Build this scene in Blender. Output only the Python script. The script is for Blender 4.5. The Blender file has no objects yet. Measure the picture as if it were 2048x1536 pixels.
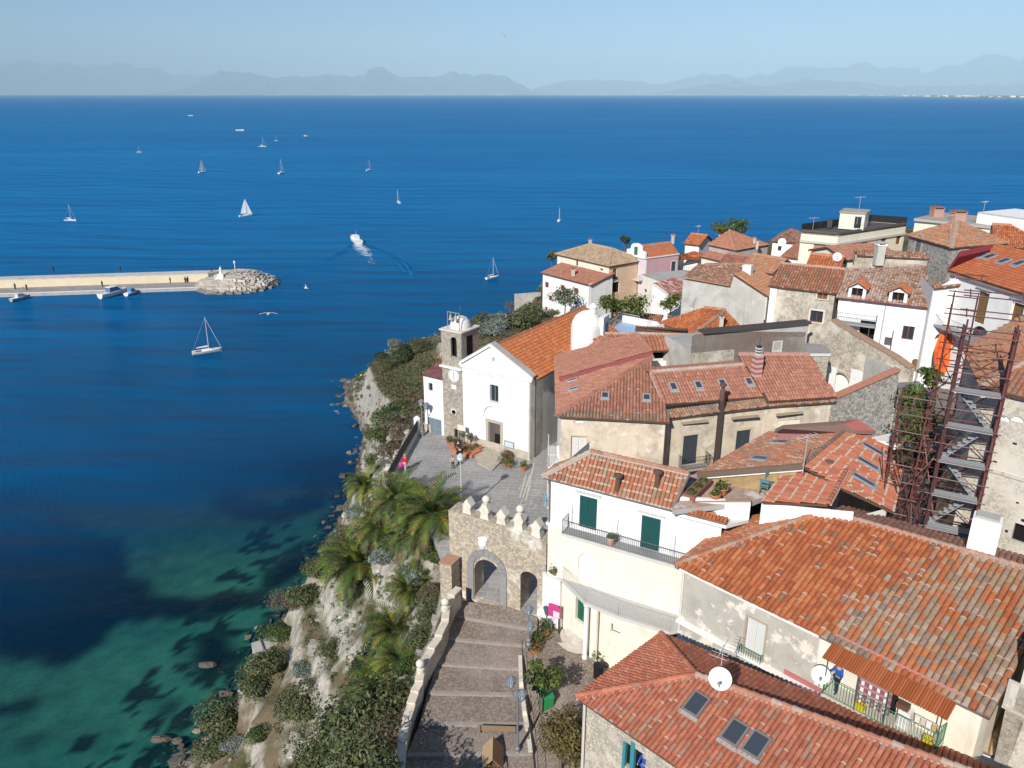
EXPO=0.55; SKY=.07; SUN=3.9; HAZE=2.6e-5
SEA0=(.002,.037,.106); SEA1=(.002,.135,.345); SEA2=(.003,.155,.38); SEA3=(.008,.20,.45)
import bpy, math, random
import numpy as np
from mathutils import Vector, Matrix, noise as mn
from mathutils.geometry import tessellate_polygon
R = random.Random(11)
SC = bpy.context.scene
COL = SC.collection
V = Vector
# ------------------------------------------------------------------ camera geometry
F = 1590.0
PITCH = math.atan(580 / F)
CZ = 60.0
_c, _s = math.cos(PITCH), math.sin(PITCH)
def ray(px, py):
    x = (px - 1024) / F; y = -(py - 768) / F
    return V((x, _c + y * _s, -_s + y * _c))
def P(px, py, z):
    """the point of height z that stands at this place of the photograph"""
    d = ray(px, py); t = (z - CZ) / d.z
    return V((d.x * t, d.y * t, z))
def PYD(px, py, Y):
    d = ray(px, py); t = Y / d.y
    return V((d.x * t, Y, CZ + d.z * t))
def WP(px, py, A, B):
    """the point of the upright wall through A and B seen at this place"""
    d = ray(px, py)
    n = V((B[1] - A[1], A[0] - B[0]))
    t = (A[0] * n.x + A[1] * n.y) / (d.x * n.x + d.y * n.y)
    return V((d.x * t, d.y * t, CZ + d.z * t))
cam = bpy.data.cameras.new('camera')
camo = bpy.data.objects.new('camera', cam); COL.objects.link(camo)
camo.location = (0, 0, CZ); camo.rotation_euler = (math.pi / 2 - PITCH, 0, 0)
cam.sensor_fit = 'HORIZONTAL'; cam.angle = 2 * math.atan(1024 / F)
cam.clip_start = 1; cam.clip_end = 150000
SC.camera = camo
# ------------------------------------------------------------------ objects
BASE = {}
def tag(o, label=None, cat=None, group=None, kind=None):
    if label: o['label'] = label
    if cat: o['category'] = cat
    if group: o['group'] = group
    if kind: o['kind'] = kind
    return o
def empty(name, loc, label=None, cat=None, group=None):
    o = bpy.data.objects.new(name, None); COL.objects.link(o)
    o.location = loc; o.empty_display_size = .3
    BASE[o.name] = V(loc)
    return tag(o, label, cat, group)
def kids(o): return [c for c in list(o.children)]
def dup(root, loc=None, rz=None, sc=None, label=None, parent=None):
    c = root.copy(); COL.objects.link(c)
    if parent: c.parent = parent
    for ch in kids(root): dup(ch, parent=c)
    if loc is not None: c.location = loc
    if rz is not None: c.rotation_euler = (c.rotation_euler[0], c.rotation_euler[1], rz)
    if sc is not None: c.scale = (sc, sc, sc) if isinstance(sc, (int, float)) else sc
    if label: c['label'] = label
    BASE[c.name] = V(c.location)
    return c
class MB:
    """collects faces and builds them as one mesh object"""
    def __init__(s): s.v = []; s.f = []; s.c = []; s.m = []; s.mats = []
    def mi(s, m):
        if m not in s.mats: s.mats.append(m)
        return s.mats.index(m)
    def add(s, vs, fs, m, c=(1, 1, 1)):
        k = len(s.v); i = s.mi(m); s.v.extend([tuple(v) for v in vs])
        for f in fs:
            s.f.append([a + k for a in f]); s.c.append(c); s.m.append(i)
    def quad(s, a, b, c_, d, m, c=(1, 1, 1)): s.add((a, b, c_, d), ((0, 1, 2, 3),), m, c)
    def hexa(s, p, m, c=(1, 1, 1)):
        """p: four bottom corners then four top corners"""
        s.add(p, ((3, 2, 1, 0), (4, 5, 6, 7), (0, 1, 5, 4), (1, 2, 6, 5), (2, 3, 7, 6), (3, 0, 4, 7)), m, c)
    def box(s, x0, x1, y0, y1, z0, z1, m, c=(1, 1, 1), rz=0, o=(0, 0, 0)):
        ca, sa = math.cos(rz), math.sin(rz)
        p = [(x, y, z) for z in (z0, z1) for x, y in ((x0, y0), (x1, y0), (x1, y1), (x0, y1))]
        s.hexa([(o[0] + x * ca - y * sa, o[1] + x * sa + y * ca, o[2] + z) for x, y, z in p], m, c)
    def wbox(s, A, d, n, s0, s1, o0, o1, z0, z1, m, c=(1, 1, 1)):
        """box along a wall: A start, d wall direction, n outward, s along, o outward"""
        q = []
        for z in (z0, z1):
            for a, o in ((s0, o1), (s1, o1), (s1, o0), (s0, o0)):
                q.append((A[0] + d.x * a + n.x * o, A[1] + d.y * a + n.y * o, z))
        s.hexa(q, m, c)
    def beam(s, a, b, w, h, m, c=(1, 1, 1)):
        a, b = V(a), V(b); d = (b - a).normalized()
        up = V((0, 0, 1)) if abs(d.z) < .95 else V((0, 1, 0))
        x = d.cross(up).normalized() * w / 2; y = x.cross(d).normalized() * h / 2
        s.hexa([a - x - y, a + x - y, b + x - y, b - x - y, a - x + y, a + x + y, b + x + y, b - x + y], m, c)
    def bar(s, a, b, r, m, c=(1, 1, 1), n=6, r2=None):
        a, b = V(a), V(b); d = (b - a)
        if d.length < 1e-5: return
        d.normalize(); up = V((0, 0, 1)) if abs(d.z) < .95 else V((0, 1, 0))
        x = d.cross(up).normalized(); y = d.cross(x); r2 = r if r2 is None else r2
        ring = [(math.cos(2 * math.pi * i / n), math.sin(2 * math.pi * i / n)) for i in range(n)]
        vs = [a + x * (u * r) + y * (w * r) for u, w in ring] + [b + x * (u * r2) + y * (w * r2) for u, w in ring]
        s.add(vs, [(i, i + n, (i + 1) % n + n, (i + 1) % n) for i in range(n)] + [tuple(range(n)), tuple(range(2 * n - 1, n - 1, -1))], m, c)
    def tube(s, pts, r, m, c=(1, 1, 1), n=6, taper=1.0):
        pts = [V(p) for p in pts]; k = len(pts) - 1
        for i in range(k): s.bar(pts[i], pts[i + 1], r * (1 + (taper - 1) * i / k), m, c, n, r * (1 + (taper - 1) * (i + 1) / k))
    def lathe(s, prof, o, m, c=(1, 1, 1), n=12, sq=False):
        o = V(o); vs = []; k = len(prof)
        for r, z in prof:
            for i in range(n):
                a = 2 * math.pi * (i + .5) / n; vs.append(o + V((r * math.cos(a), r * math.sin(a), z)))
        fs = [(j * n + i, j * n + (i + 1) % n, (j + 1) * n + (i + 1) % n, (j + 1) * n + i) for j in range(k - 1) for i in range(n)]
        fs += [tuple(range((k - 1) * n, k * n)), tuple(range(n - 1, -1, -1))]
        s.add(vs, fs, m, c)
    def ball(s, o, rx, ry, rz, m, c=(1, 1, 1), n=10, k=6, jit=0, rr=R):
        o = V(o); vs = []
        for j in range(k + 1):
            t = math.pi * j / k
            for i in range(n):
                a = 2 * math.pi * i / n; q = 1 + rr.uniform(-jit, jit)
                vs.append(o + V((rx * math.sin(t) * math.cos(a) * q, ry * math.sin(t) * math.sin(a) * q, -rz * math.cos(t) * q)))
        s.add(vs, [(j * n + i, j * n + (i + 1) % n, (j + 1) * n + (i + 1) % n, (j + 1) * n + i) for j in range(k) for i in range(n)], m, c)
    def slab(s, poly, t, m, c=(1, 1, 1), mt=None, ct=None):
        """plate of thickness t under a plane polygon (counter-clockwise from above)"""
        n = len(poly); lo = [V(p) - V((0, 0, t)) for p in poly]
        s.add(list(poly), [tuple(range(n))], mt or m, ct or c)
        s.add(list(poly) + lo, [tuple(range(2 * n - 1, n - 1, -1))] + [(i, i + n, (i + 1) % n + n, (i + 1) % n) for i in range(n)], m, c)
    def build(s, name, parent=None, base=None, smooth=False):
        me = bpy.data.meshes.new(name)
        vs = np.array(s.v, dtype=np.float64).reshape(-1, 3)
        if parent is not None: b = BASE[parent.name]
        elif base is not None: b = V(base)
        else: b = V(((vs[:, 0].min() + vs[:, 0].max()) / 2, (vs[:, 1].min() + vs[:, 1].max()) / 2, vs[:, 2].min()))
        vs = vs - np.array(b)
        me.from_pydata(vs.tolist(), [], s.f)
        for m in s.mats: me.materials.append(m)
        if len(s.mats) > 1: me.polygons.foreach_set('material_index', s.m)
        at = me.attributes.new('Col', 'FLOAT_COLOR', 'FACE')
        at.data.foreach_set('color', np.array([(c[0], c[1], c[2], 1.0) for c in s.c], dtype=np.float32).ravel())
        if smooth: me.polygons.foreach_set('use_smooth', [True] * len(s.f))
        me.update()
        o = bpy.data.objects.new(name, me); COL.objects.link(o)
        if parent is not None: o.parent = parent
        else: o.location = b
        BASE[o.name] = b
        return o
# ------------------------------------------------------------------ materials
def nt(name):
    m = bpy.data.materials.new(name); m.use_nodes = True
    t = m.node_tree; b = t.nodes['Principled BSDF']
    return m, t, b
def nd(t, k, **kw):
    n = t.nodes.new(k)
    for a, b in kw.items(): setattr(n, a, b)
    return n
def mixc(t, fac, a, b, mode='MIX'):
    n = nd(t, 'ShaderNodeMix', data_type='RGBA', blend_type=mode)
    for i, x in ((0, fac), (6, a), (7, b)):
        if hasattr(x, 'links') or hasattr(x, 'is_linked'): t.links.new(x, n.inputs[i])
        elif i == 0: n.inputs[0].default_value = x
        else: n.inputs[i].default_value = (*x, 1)
    return n.outputs[2]
def noi(t, co, sc, det=5, rough=.6):
    n = nd(t, 'ShaderNodeTexNoise'); n.inputs['Scale'].default_value = sc; n.inputs['Detail'].default_value = det
    n.inputs['Roughness'].default_value = rough; t.links.new(co, n.inputs['Vector']); return n
def mrange(t, x, a, b, c=0., d=1.):
    n = nd(t, 'ShaderNodeMapRange'); t.links.new(x, n.inputs[0])
    for i, q in enumerate((a, b, c, d)): n.inputs[i + 1].default_value = q
    return n.outputs[0]
def objco(t, sc=None, rot=None):
    tc = nd(t, 'ShaderNodeTexCoord'); o = tc.outputs['Object']
    if sc or rot:
        mp = nd(t, 'ShaderNodeMapping'); t.links.new(o, mp.inputs['Vector'])
        if sc: mp.inputs['Scale'].default_value = sc
        if rot: mp.inputs['Rotation'].default_value = rot
        o = mp.outputs[0]
    return o
def bump(t, b, h, strength=.3, dist=.05):
    n = nd(t, 'ShaderNodeBump'); n.inputs['Strength'].default_value = strength; n.inputs['Distance'].default_value = dist
    t.links.new(h, n.inputs['Height']); t.links.new(n.outputs[0], b.inputs['Normal'])
def mat(name, base, var=.15, sc=2., rough=.85, bmp=0., bsc=10., attr=False, spec=.25, metal=0., patches=(), streak=None):
    m, t, b = nt(name); co = objco(t)
    n = noi(t, co, sc)
    lo = tuple(x * (1 - var) for x in base); hi = tuple(min(1, x * (1 + var)) for x in base)
    c = mixc(t, mrange(t, n.outputs[0], .3, .7), lo, hi)
    for (pc, ps, p0, p1) in patches:
        q = noi(t, co, ps, 6, .65); c = mixc(t, mrange(t, q.outputs[0], p0, p1), c, pc)
    if streak:
        sco = objco(t, (1.6, 1.6, .12)); q = noi(t, sco, streak[1], 4); c = mixc(t, mrange(t, q.outputs[0], streak[2], streak[3]), c, streak[0])
    if attr:
        a = nd(t, 'ShaderNodeAttribute', attribute_name='Col'); c = mixc(t, 1.0, c, a.outputs['Color'], 'MULTIPLY')
    t.links.new(c, b.inputs['Base Color']); b.inputs['Roughness'].default_value = rough
    b.inputs['Specular IOR Level'].default_value = spec; b.inputs['Metallic'].default_value = metal
    if bmp:
        q = noi(t, co, bsc, 6); bump(t, b, q.outputs[0], bmp, .04)
    return m
def rubble(name, cols, mortar, sc=2.6, edge=.07, plaster=None, bs=.7):
    m, t, b = nt(name); co = objco(t)
    w = noi(t, co, 1.7, 3); wc = mixc(t, .12, co, w.outputs['Color'])
    vo = nd(t, 'ShaderNodeTexVoronoi'); vo.inputs['Scale'].default_value = sc; t.links.new(wc, vo.inputs['Vector'])
    ve = nd(t, 'ShaderNodeTexVoronoi', feature='DISTANCE_TO_EDGE'); ve.inputs['Scale'].default_value = sc; t.links.new(wc, ve.inputs['Vector'])
    rp = nd(t, 'ShaderNodeValToRGB'); rp.color_ramp.interpolation = 'CONSTANT'
    sep = nd(t, 'ShaderNodeSeparateColor'); t.links.new(vo.outputs['Color'], sep.inputs[0]); t.links.new(sep.outputs[0], rp.inputs[0])
    e = rp.color_ramp.elements
    for i, c in enumerate(cols):
        el = e[i] if i < 2 else e.new(i / len(cols)); el.position = i / len(cols); el.color = (*c, 1)
    f = mrange(t, ve.outputs[0], edge * .4, edge * 1.6)
    c = mixc(t, f, mortar, rp.outputs[0])
    n2 = noi(t, co, .6, 5); c = mixc(t, mrange(t, n2.outputs[0], .35, .75, .0, .35), c, tuple(x * .62 for x in mortar))
    h = f
    if plaster:
        pc, ps, p0, p1 = plaster
        q = noi(t, co, ps, 6, .62); pf = mrange(t, q.outputs[0], p0, p1)
        c = mixc(t, pf, c, pc)
        hh = nd(t, 'ShaderNodeMath', operation='MAXIMUM'); t.links.new(f, hh.inputs[0]); t.links.new(pf, hh.inputs[1]); h = hh.outputs[0]
    t.links.new(c, b.inputs['Base Color']); b.inputs['Roughness'].default_value = .92; b.inputs['Specular IOR Level'].default_value = .15
    bump(t, b, h, bs, .06)
    return m
def paving(name, c1, c2, mortar, w, hgt, rot, msize=.03, bs=.25):
    m, t, b = nt(name); co = objco(t, None, (0, 0, rot))
    br = nd(t, 'ShaderNodeTexBrick'); t.links.new(co, br.inputs['Vector'])
    br.inputs['Color1'].default_value = (*c1, 1); br.inputs['Color2'].default_value = (*c2, 1); br.inputs['Mortar'].default_value = (*mortar, 1)
    br.inputs['Scale'].default_value = 1; br.inputs['Brick Width'].default_value = w; br.inputs['Row Height'].default_value = hgt
    br.inputs['Mortar Size'].default_value = msize; br.inputs['Mortar Smooth'].default_value = .3
    n = noi(t, co, .5, 6); c = mixc(t, mrange(t, n.outputs[0], .35, .7, 0, .55), br.outputs[0], tuple(x * .6 for x in c1))
    n2 = noi(t, co, 6, 3); c = mixc(t, mrange(t, n2.outputs[0], .4, .75, 0, .3), c, tuple(min(1, x * 1.6) for x in c2))
    t.links.new(c, b.inputs['Base Color']); b.inputs['Roughness'].default_value = .75
    bump(t, b, br.outputs['Fac'], -bs, .02)
    return m
def glassy(name, c, rough=.08):
    m, t, b = nt(name); b.inputs['Base Color'].default_value = (*c, 1); b.inputs['Roughness'].default_value = rough; b.inputs['Specular IOR Level'].default_value = .6
    return m
M = {}
M['tile'] = mat('roof_tile', (.95, .95, .95), .22, 5., .82, .35, 25, attr=True)
M['plain'] = mat('painted', (1, 1, 1), .05, 3., .6, attr=True)
M['matte'] = mat('matte', (1, 1, 1), .12, 4., .9, .2, 18, attr=True)
M['metal'] = mat('painted_metal', (1, 1, 1), .06, 3., .45, attr=True, spec=.5)
M['white'] = mat('white_render', (.80, .79, .765), .05, 1.2, .9, .15, 14, attr=True, patches=(((.66, .63, .58), .5, .58, .82),), streak=((.60, .57, .52), 1.1, .60, .85))
M['cream'] = mat('cream_render', (.78, .72, .60), .06, 1.0, .9, .15, 14, patches=(((.62, .54, .42), .6, .56, .8),), streak=((.50, .44, .36), 1.2, .6, .85))
M['peel'] = mat('peeling_render', (.66, .56, .43), .12, .9, .92, .35, 9, patches=(((.42, .36, .29), .55, .48, .64), ((.74, .68, .58), 1.3, .56, .66), ((.24, .21, .18), 2.4, .64, .76)), streak=((.36, .30, .25), 1.0, .58, .8))
M['greypl'] = mat('grey_plaster', (.46, .43, .37), .1, 1.2, .92, .3, 9, patches=(((.37, .35, .31), .8, .5, .66), ((.72, .67, .58), .42, .54, .58), ((.76, .73, .67), 1.1, .61, .66), ((.30, .29, .26), 2.2, .66, .74)))
M['oldpl'] = mat('old_grey_plaster', (.50, .48, .44), .12, .6, .92, .25, 8, attr=True, patches=(((.34, .33, .31), .5, .5, .7), ((.60, .57, .52), 1.2, .58, .7)), streak=((.33, .32, .30), .9, .56, .8))
M['pink'] = mat('pink_render', (.58, .36, .40), .06, 1., .9, .1, 12, streak=((.5, .33, .36), 1., .6, .85))
M['lilac'] = mat('pale_lilac_render', (.62, .54, .58), .06, 1., .9, .1, 12)
M['apricot'] = mat('apricot_render', (.72, .52, .36), .08, 1., .9, .1, 12)
M['rubble'] = rubble('rubble_stone', [(.40, .35, .28), (.52, .47, .39), (.30, .27, .23), (.58, .51, .40), (.45, .41, .36)], (.56, .52, .44), 5.5, .06)
M['rubblepl'] = rubble('rubble_with_render', [(.42, .36, .28), (.52, .46, .37), (.33, .29, .24), (.56, .48, .36)], (.58, .53, .45), 5.5, .06, ((.62, .57, .48), .45, .5, .62))
M['gate'] = rubble('gate_stone', [(.44, .35, .25), (.54, .45, .33), (.36, .29, .22), (.58, .50, .38)], (.56, .49, .39), 6.5, .05, ((.74, .70, .63), .38, .535, .62))
M['tower'] = rubble('tower_stone', [(.36, .31, .25), (.45, .40, .33), (.30, .26, .22), (.50, .44, .35)], (.47, .42, .35), 6.0, .05)
M['darkrub'] = rubble('dark_rubble', [(.27, .25, .23), (.38, .35, .31), (.20, .19, .18), (.44, .41, .36)], (.44, .42, .38), 5.0, .06)
M['stone'] = mat('worn_stone', (.55, .51, .45), .14, 2.5, .9, .4, 12, attr=True, patches=(((.34, .32, .29), 1.6, .56, .72),))
M['basalt'] = mat('grey_trim_stone', (.26, .255, .25), .12, 4., .85, .3, 16, attr=True)
M['concrete'] = mat('concrete', (.42, .40, .37), .12, .8, .9, .25, 10, attr=True, patches=(((.30, .29, .27), .3, .5, .7),))
M['brick'] = rubble('old_brick', [(.40, .20, .13), (.46, .26, .17), (.33, .16, .11), (.50, .32, .22)], (.50, .42, .34), 9.0, .04)
M['cobble'] = rubble('cobbles', [(.26, .205, .165), (.31, .255, .21), (.22, .175, .145), (.34, .29, .24)], (.19, .15, .125), 9, .05, ((.42, .37, .33), .22, .52, .95), .4)
M['step'] = mat('step_stone', (.30, .265, .235), .14, 3., .85, .3, 14)
M['plaza'] = paving('plaza_paving', (.26, .25, .245), (.32, .31, .30), (.46, .44, .42), 1.1, .55, math.radians(8))
M['street'] = paving('street_paving', (.20, .19, .185), (.26, .25, .24), (.34, .32, .30), .8, .5, .4)
M['dark'] = mat('painted_dark_inside', (.012, .011, .011), .1, 2, .9)  # near-black colour that paints the shade of unlit interiors
M['glass'] = glassy('window_glass', (.03, .04, .05))
M['skyglass'] = glassy('skylight_glass', (.05, .06, .075), .05)
M['leaf'] = mat('leaf', (1, 1, 1), .3, 1.2, .6, attr=True, spec=.3)
M['bark'] = mat('bark', (.16, .12, .09), .25, 5, .95, .6, 18)
def lin(r, g, b):
    return tuple(((x / 255) / 12.92 if x <= 10 else ((x / 255 + .055) / 1.055) ** 2.4) for x in (r, g, b))
def pick(p, r=R):
    x = r.random() * sum(w for _, w in p)
    for c, w in p:
        x -= w
        if x <= 0:
            k = r.uniform(.89, 1.11); return tuple(min(1, a * k) for a in c)
    return p[0][0]
# ------------------------------------------------------------------ tiles
ORANGE = [((.50, .155, .06), 5), ((.56, .20, .085), 3), ((.42, .125, .055), 3), ((.34, .17, .10), .5)]
SALMON = [((.46, .21, .14), 6), ((.49, .235, .16), 3), ((.42, .185, .125), 3)]
RUST = [((.50, .17, .095), 5), ((.54, .20, .12), 3), ((.455, .15, .088), 3), ((.42, .20, .13), .8)]
LICHEN = [((.38, .26, .18), 4), ((.45, .33, .24), 3), ((.48, .19, .095), 3.2), ((.52, .19, .075), 2), ((.30, .22, .17), 1.6), ((.46, .26, .15), 3), ((.36, .29, .14), .2)]
OLD = [((.42, .19, .115), 4), ((.34, .19, .13), 3), ((.47, .24, .15), 2.5), ((.27, .19, .145), 2), ((.50, .33, .23), 1)]
PALE = [((.45, .28, .21), 3), ((.50, .36, .28), 3), ((.36, .20, .15), 2), ((.55, .44, .35), 2)]
TAN = [((.46, .33, .21), 4), ((.50, .37, .25), 3), ((.40, .28, .18), 2)]
BROWN = [((.30, .155, .11), 4), ((.35, .19, .135), 3), ((.26, .13, .09), 2)]
MORTAR = (.56, .46, .37)
def tiles(mb, poly, pal, pitch=.25, row=.42, h=.075, mortar=.2, lipb=.035, base=(.13, .075, .05), th=.14, over=.06, e=(0, 1), sat=None):
    poly = [V(p) for p in poly]; m = M['tile']
    e0, e1 = poly[e[0]], poly[e[1]]
    n = V((0, 0, 0))
    for i in range(len(poly)):
        a, b = poly[i], poly[(i + 1) % len(poly)]; n += a.cross(b)
    n.normalize()
    if n.z < 0: n = -n; poly = poly[::-1]
    u = (e1 - e0); u.z = 0 if abs(u.z) < .05 * u.length else u.z
    u = (u - n * u.dot(n)).normalized(); v = n.cross(u).normalized()
    if v.z < 0: u, v = -u, -v
    q = [((p - e0).dot(u), (p - e0).dot(v)) for p in poly]
    wv = [(p - e0).dot(n) for p in poly]; flat = max(abs(x) for x in wv) < .01
    tri = tessellate_polygon([[V((a, b, 0)) for a, b in q]])
    low = [p - n * .03 for p in poly]; dn = [p - V((0, 0, th)) for p in low]; kk = len(poly)
    mb.add(low + dn, [t if (low[t[1]] - low[t[0]]).cross(low[t[2]] - low[t[0]]).z > 0 else t[::-1] for t in tri] + [tuple(x + kk for x in t) for t in tri] + [(i, i + kk, (i + 1) % kk + kk, (i + 1) % kk) for i in range(kk)], m, base)
    def W(a, b):
        if flat: return 0.
        best = None
        for t in tri:
            (x1, y1), (x2, y2), (x3, y3) = q[t[0]], q[t[1]], q[t[2]]
            D = (y2 - y3) * (x1 - x3) + (x3 - x2) * (y1 - y3)
            if abs(D) < 1e-9: continue
            l1 = ((y2 - y3) * (a - x3) + (x3 - x2) * (b - y3)) / D; l2 = ((y3 - y1) * (a - x3) + (x1 - x3) * (b - y3)) / D; l3 = 1 - l1 - l2
            mn_ = min(l1, l2, l3)
            if best is None or mn_ > best[0]: best = (mn_, l1 * wv[t[0]] + l2 * wv[t[1]] + l3 * wv[t[2]])
        return best[1]
    u0, u1 = min(a for a, _ in q), max(a for a, _ in q); k = len(q)
    nc = max(1, int(round((u1 - u0) / pitch))); pw = (u1 - u0) / nc; r = pw * .5
    ang = [math.pi * i / 4 for i in range(5)]; cx = [-math.cos(a) * r * .97 for a in ang]; cz = [math.sin(a) * h for a in ang]
    for i in range(nc):
        uc = u0 + (i + .5) * pw; hit = []
        for j in range(k):
            (a0, b0), (a1, b1) = q[j], q[(j + 1) % k]
            if (a0 - uc) * (a1 - uc) < 0: hit.append(b0 + (b1 - b0) * (uc - a0) / (a1 - a0))
        hit.sort()
        for w in range(0, len(hit) - 1, 2):
            v0, v1 = hit[w] - over, hit[w + 1]; nr = max(1, int(round((v1 - v0) / row))); rl = (v1 - v0) / nr
            for s in range(nr):
                a = v0 + s * rl + R.uniform(-.015, .015); b = min(v1 + .02, a + rl * 1.06); li = .045
                o0 = e0 + u * (uc + R.uniform(-.008, .008)) + v * a + n * (li + W(uc, a)); o1 = e0 + u * uc + v * b + n * (.006 + W(uc, b))
                c = pal(uc, a) if callable(pal) else pick(pal)
                x0 = [o0 + u * cx[t] + n * cz[t] for t in range(5)]; x1 = [o1 + u * cx[t] * .9 + n * cz[t] * .9 for t in range(5)]
                lip = MORTAR if R.random() < mortar else tuple(z * .85 for z in c)
                if lipb and lip is MORTAR and R.random() < .8:
                    f = min(.9, lipb * 1.2 / rl)
                    xm = [x0[t].lerp(x1[t], f) + n * .006 for t in range(5)]
                    mb.add(x0 + xm, [(t, t + 1, t + 6, t + 5) for t in range(4)], m, tuple(z * .9 for z in MORTAR))
                    mb.add(xm + x1, [(t, t + 1, t + 6, t + 5) for t in range(4)], m, c)
                else: mb.add(x0 + x1, [(t, t + 1, t + 6, t + 5) for t in range(4)], m, c)
                lo = [o0 - n * li + u * cx[4], o0 - n * li + u * cx[0]]
                mb.add(x0 + lo, [(6, 5, 4, 3, 2, 1, 0)], m, lip)
def ridge(mb, a, b, pal, r=.15, seg=.42, mortar=.5, lift=.02):
    a, b = V(a), V(b); m = M['tile']; L = (b - a).length; k = max(1, int(L / seg)); d = (b - a).normalized()
    x = d.cross(V((0, 0, 1))).normalized(); z = x.cross(d).normalized()
    ang = [math.pi * (i - .5) / 5 for i in range(7)]
    for i in range(k):
        p = a + d * (L * i / k) + z * (lift + .03); q = a + d * (L * (i + 1.05) / k) + z * lift; c = pick(pal)
        r1 = r; r2 = r * .86
        v0 = [p - x * math.cos(t) * r1 + z * math.sin(t) * r1 for t in ang]; v1 = [q - x * math.cos(t) * r2 + z * math.sin(t) * r2 for t in ang]
        mb.add(v0 + v1, [(t, t + 1, t + 8, t + 7) for t in range(6)] + [(6, 5, 4, 3, 2, 1, 0), tuple(range(7, 14))], m, c)
    if mortar:
        for s in (-1, 1):
            mb.beam(a + x * s * r * .95 - z * .02, b + x * s * r * .95 - z * .02, .09, .09, m, (.52, .45, .38))
# ------------------------------------------------------------------ walls
def archloop(s0, s1, z0, z1, n=10, rise=None):
    w = (s1 - s0) / 2; rise = min(w if rise is None else rise, z1 - z0); c = (s0 + s1) / 2
    return [(s0, z0), (s1, z0)] + [(c + w * math.cos(math.pi * i / n), z1 - rise + rise * math.sin(math.pi * i / n)) for i in range(n + 1)]
def wallface(mb, A, B, prof, holes, m, c=(1, 1, 1), depth=.22, back=0.):
    A2, B2 = V((A[0], A[1])), V((B[0], B[1])); d = (B2 - A2).normalized(); n = V((d.y, -d.x))
    to3 = lambda s, z, o=0.: (A2.x + d.x * s + n.x * o, A2.y + d.y * s + n.y * o, z)
    loops = [prof] + list(holes); flat = [p for l in loops for p in l]
    tris = tessellate_polygon([[V((s, z, 0)) for s, z in l] for l in loops]); fs = []
    for t in tris:
        (ax, ay), (bx, by), (cx, cy) = (flat[i] for i in t)
        fs.append(t if (bx - ax) * (cy - ay) - (by - ay) * (cx - ax) > 0 else t[::-1])
    mb.add([to3(s, z) for s, z in flat], fs, m, c)
    for l in holes:
        k = len(l); mb.add([to3(s, z) for s, z in l] + [to3(s, z, -depth) for s, z in l], [(i, i + k, (i + 1) % k + k, (i + 1) % k) for i in range(k)], m, c)
    if back:
        mb.add([to3(s, z, -back) for s, z in flat], [f[::-1] for f in fs], m, c)
        k = len(prof); mb.add([to3(s, z) for s, z in prof] + [to3(s, z, -back) for s, z in prof], [(i, i + k, (i + 1) % k + k, (i + 1) % k) for i in range(k)], m, c)
    return A2, d, n
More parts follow.
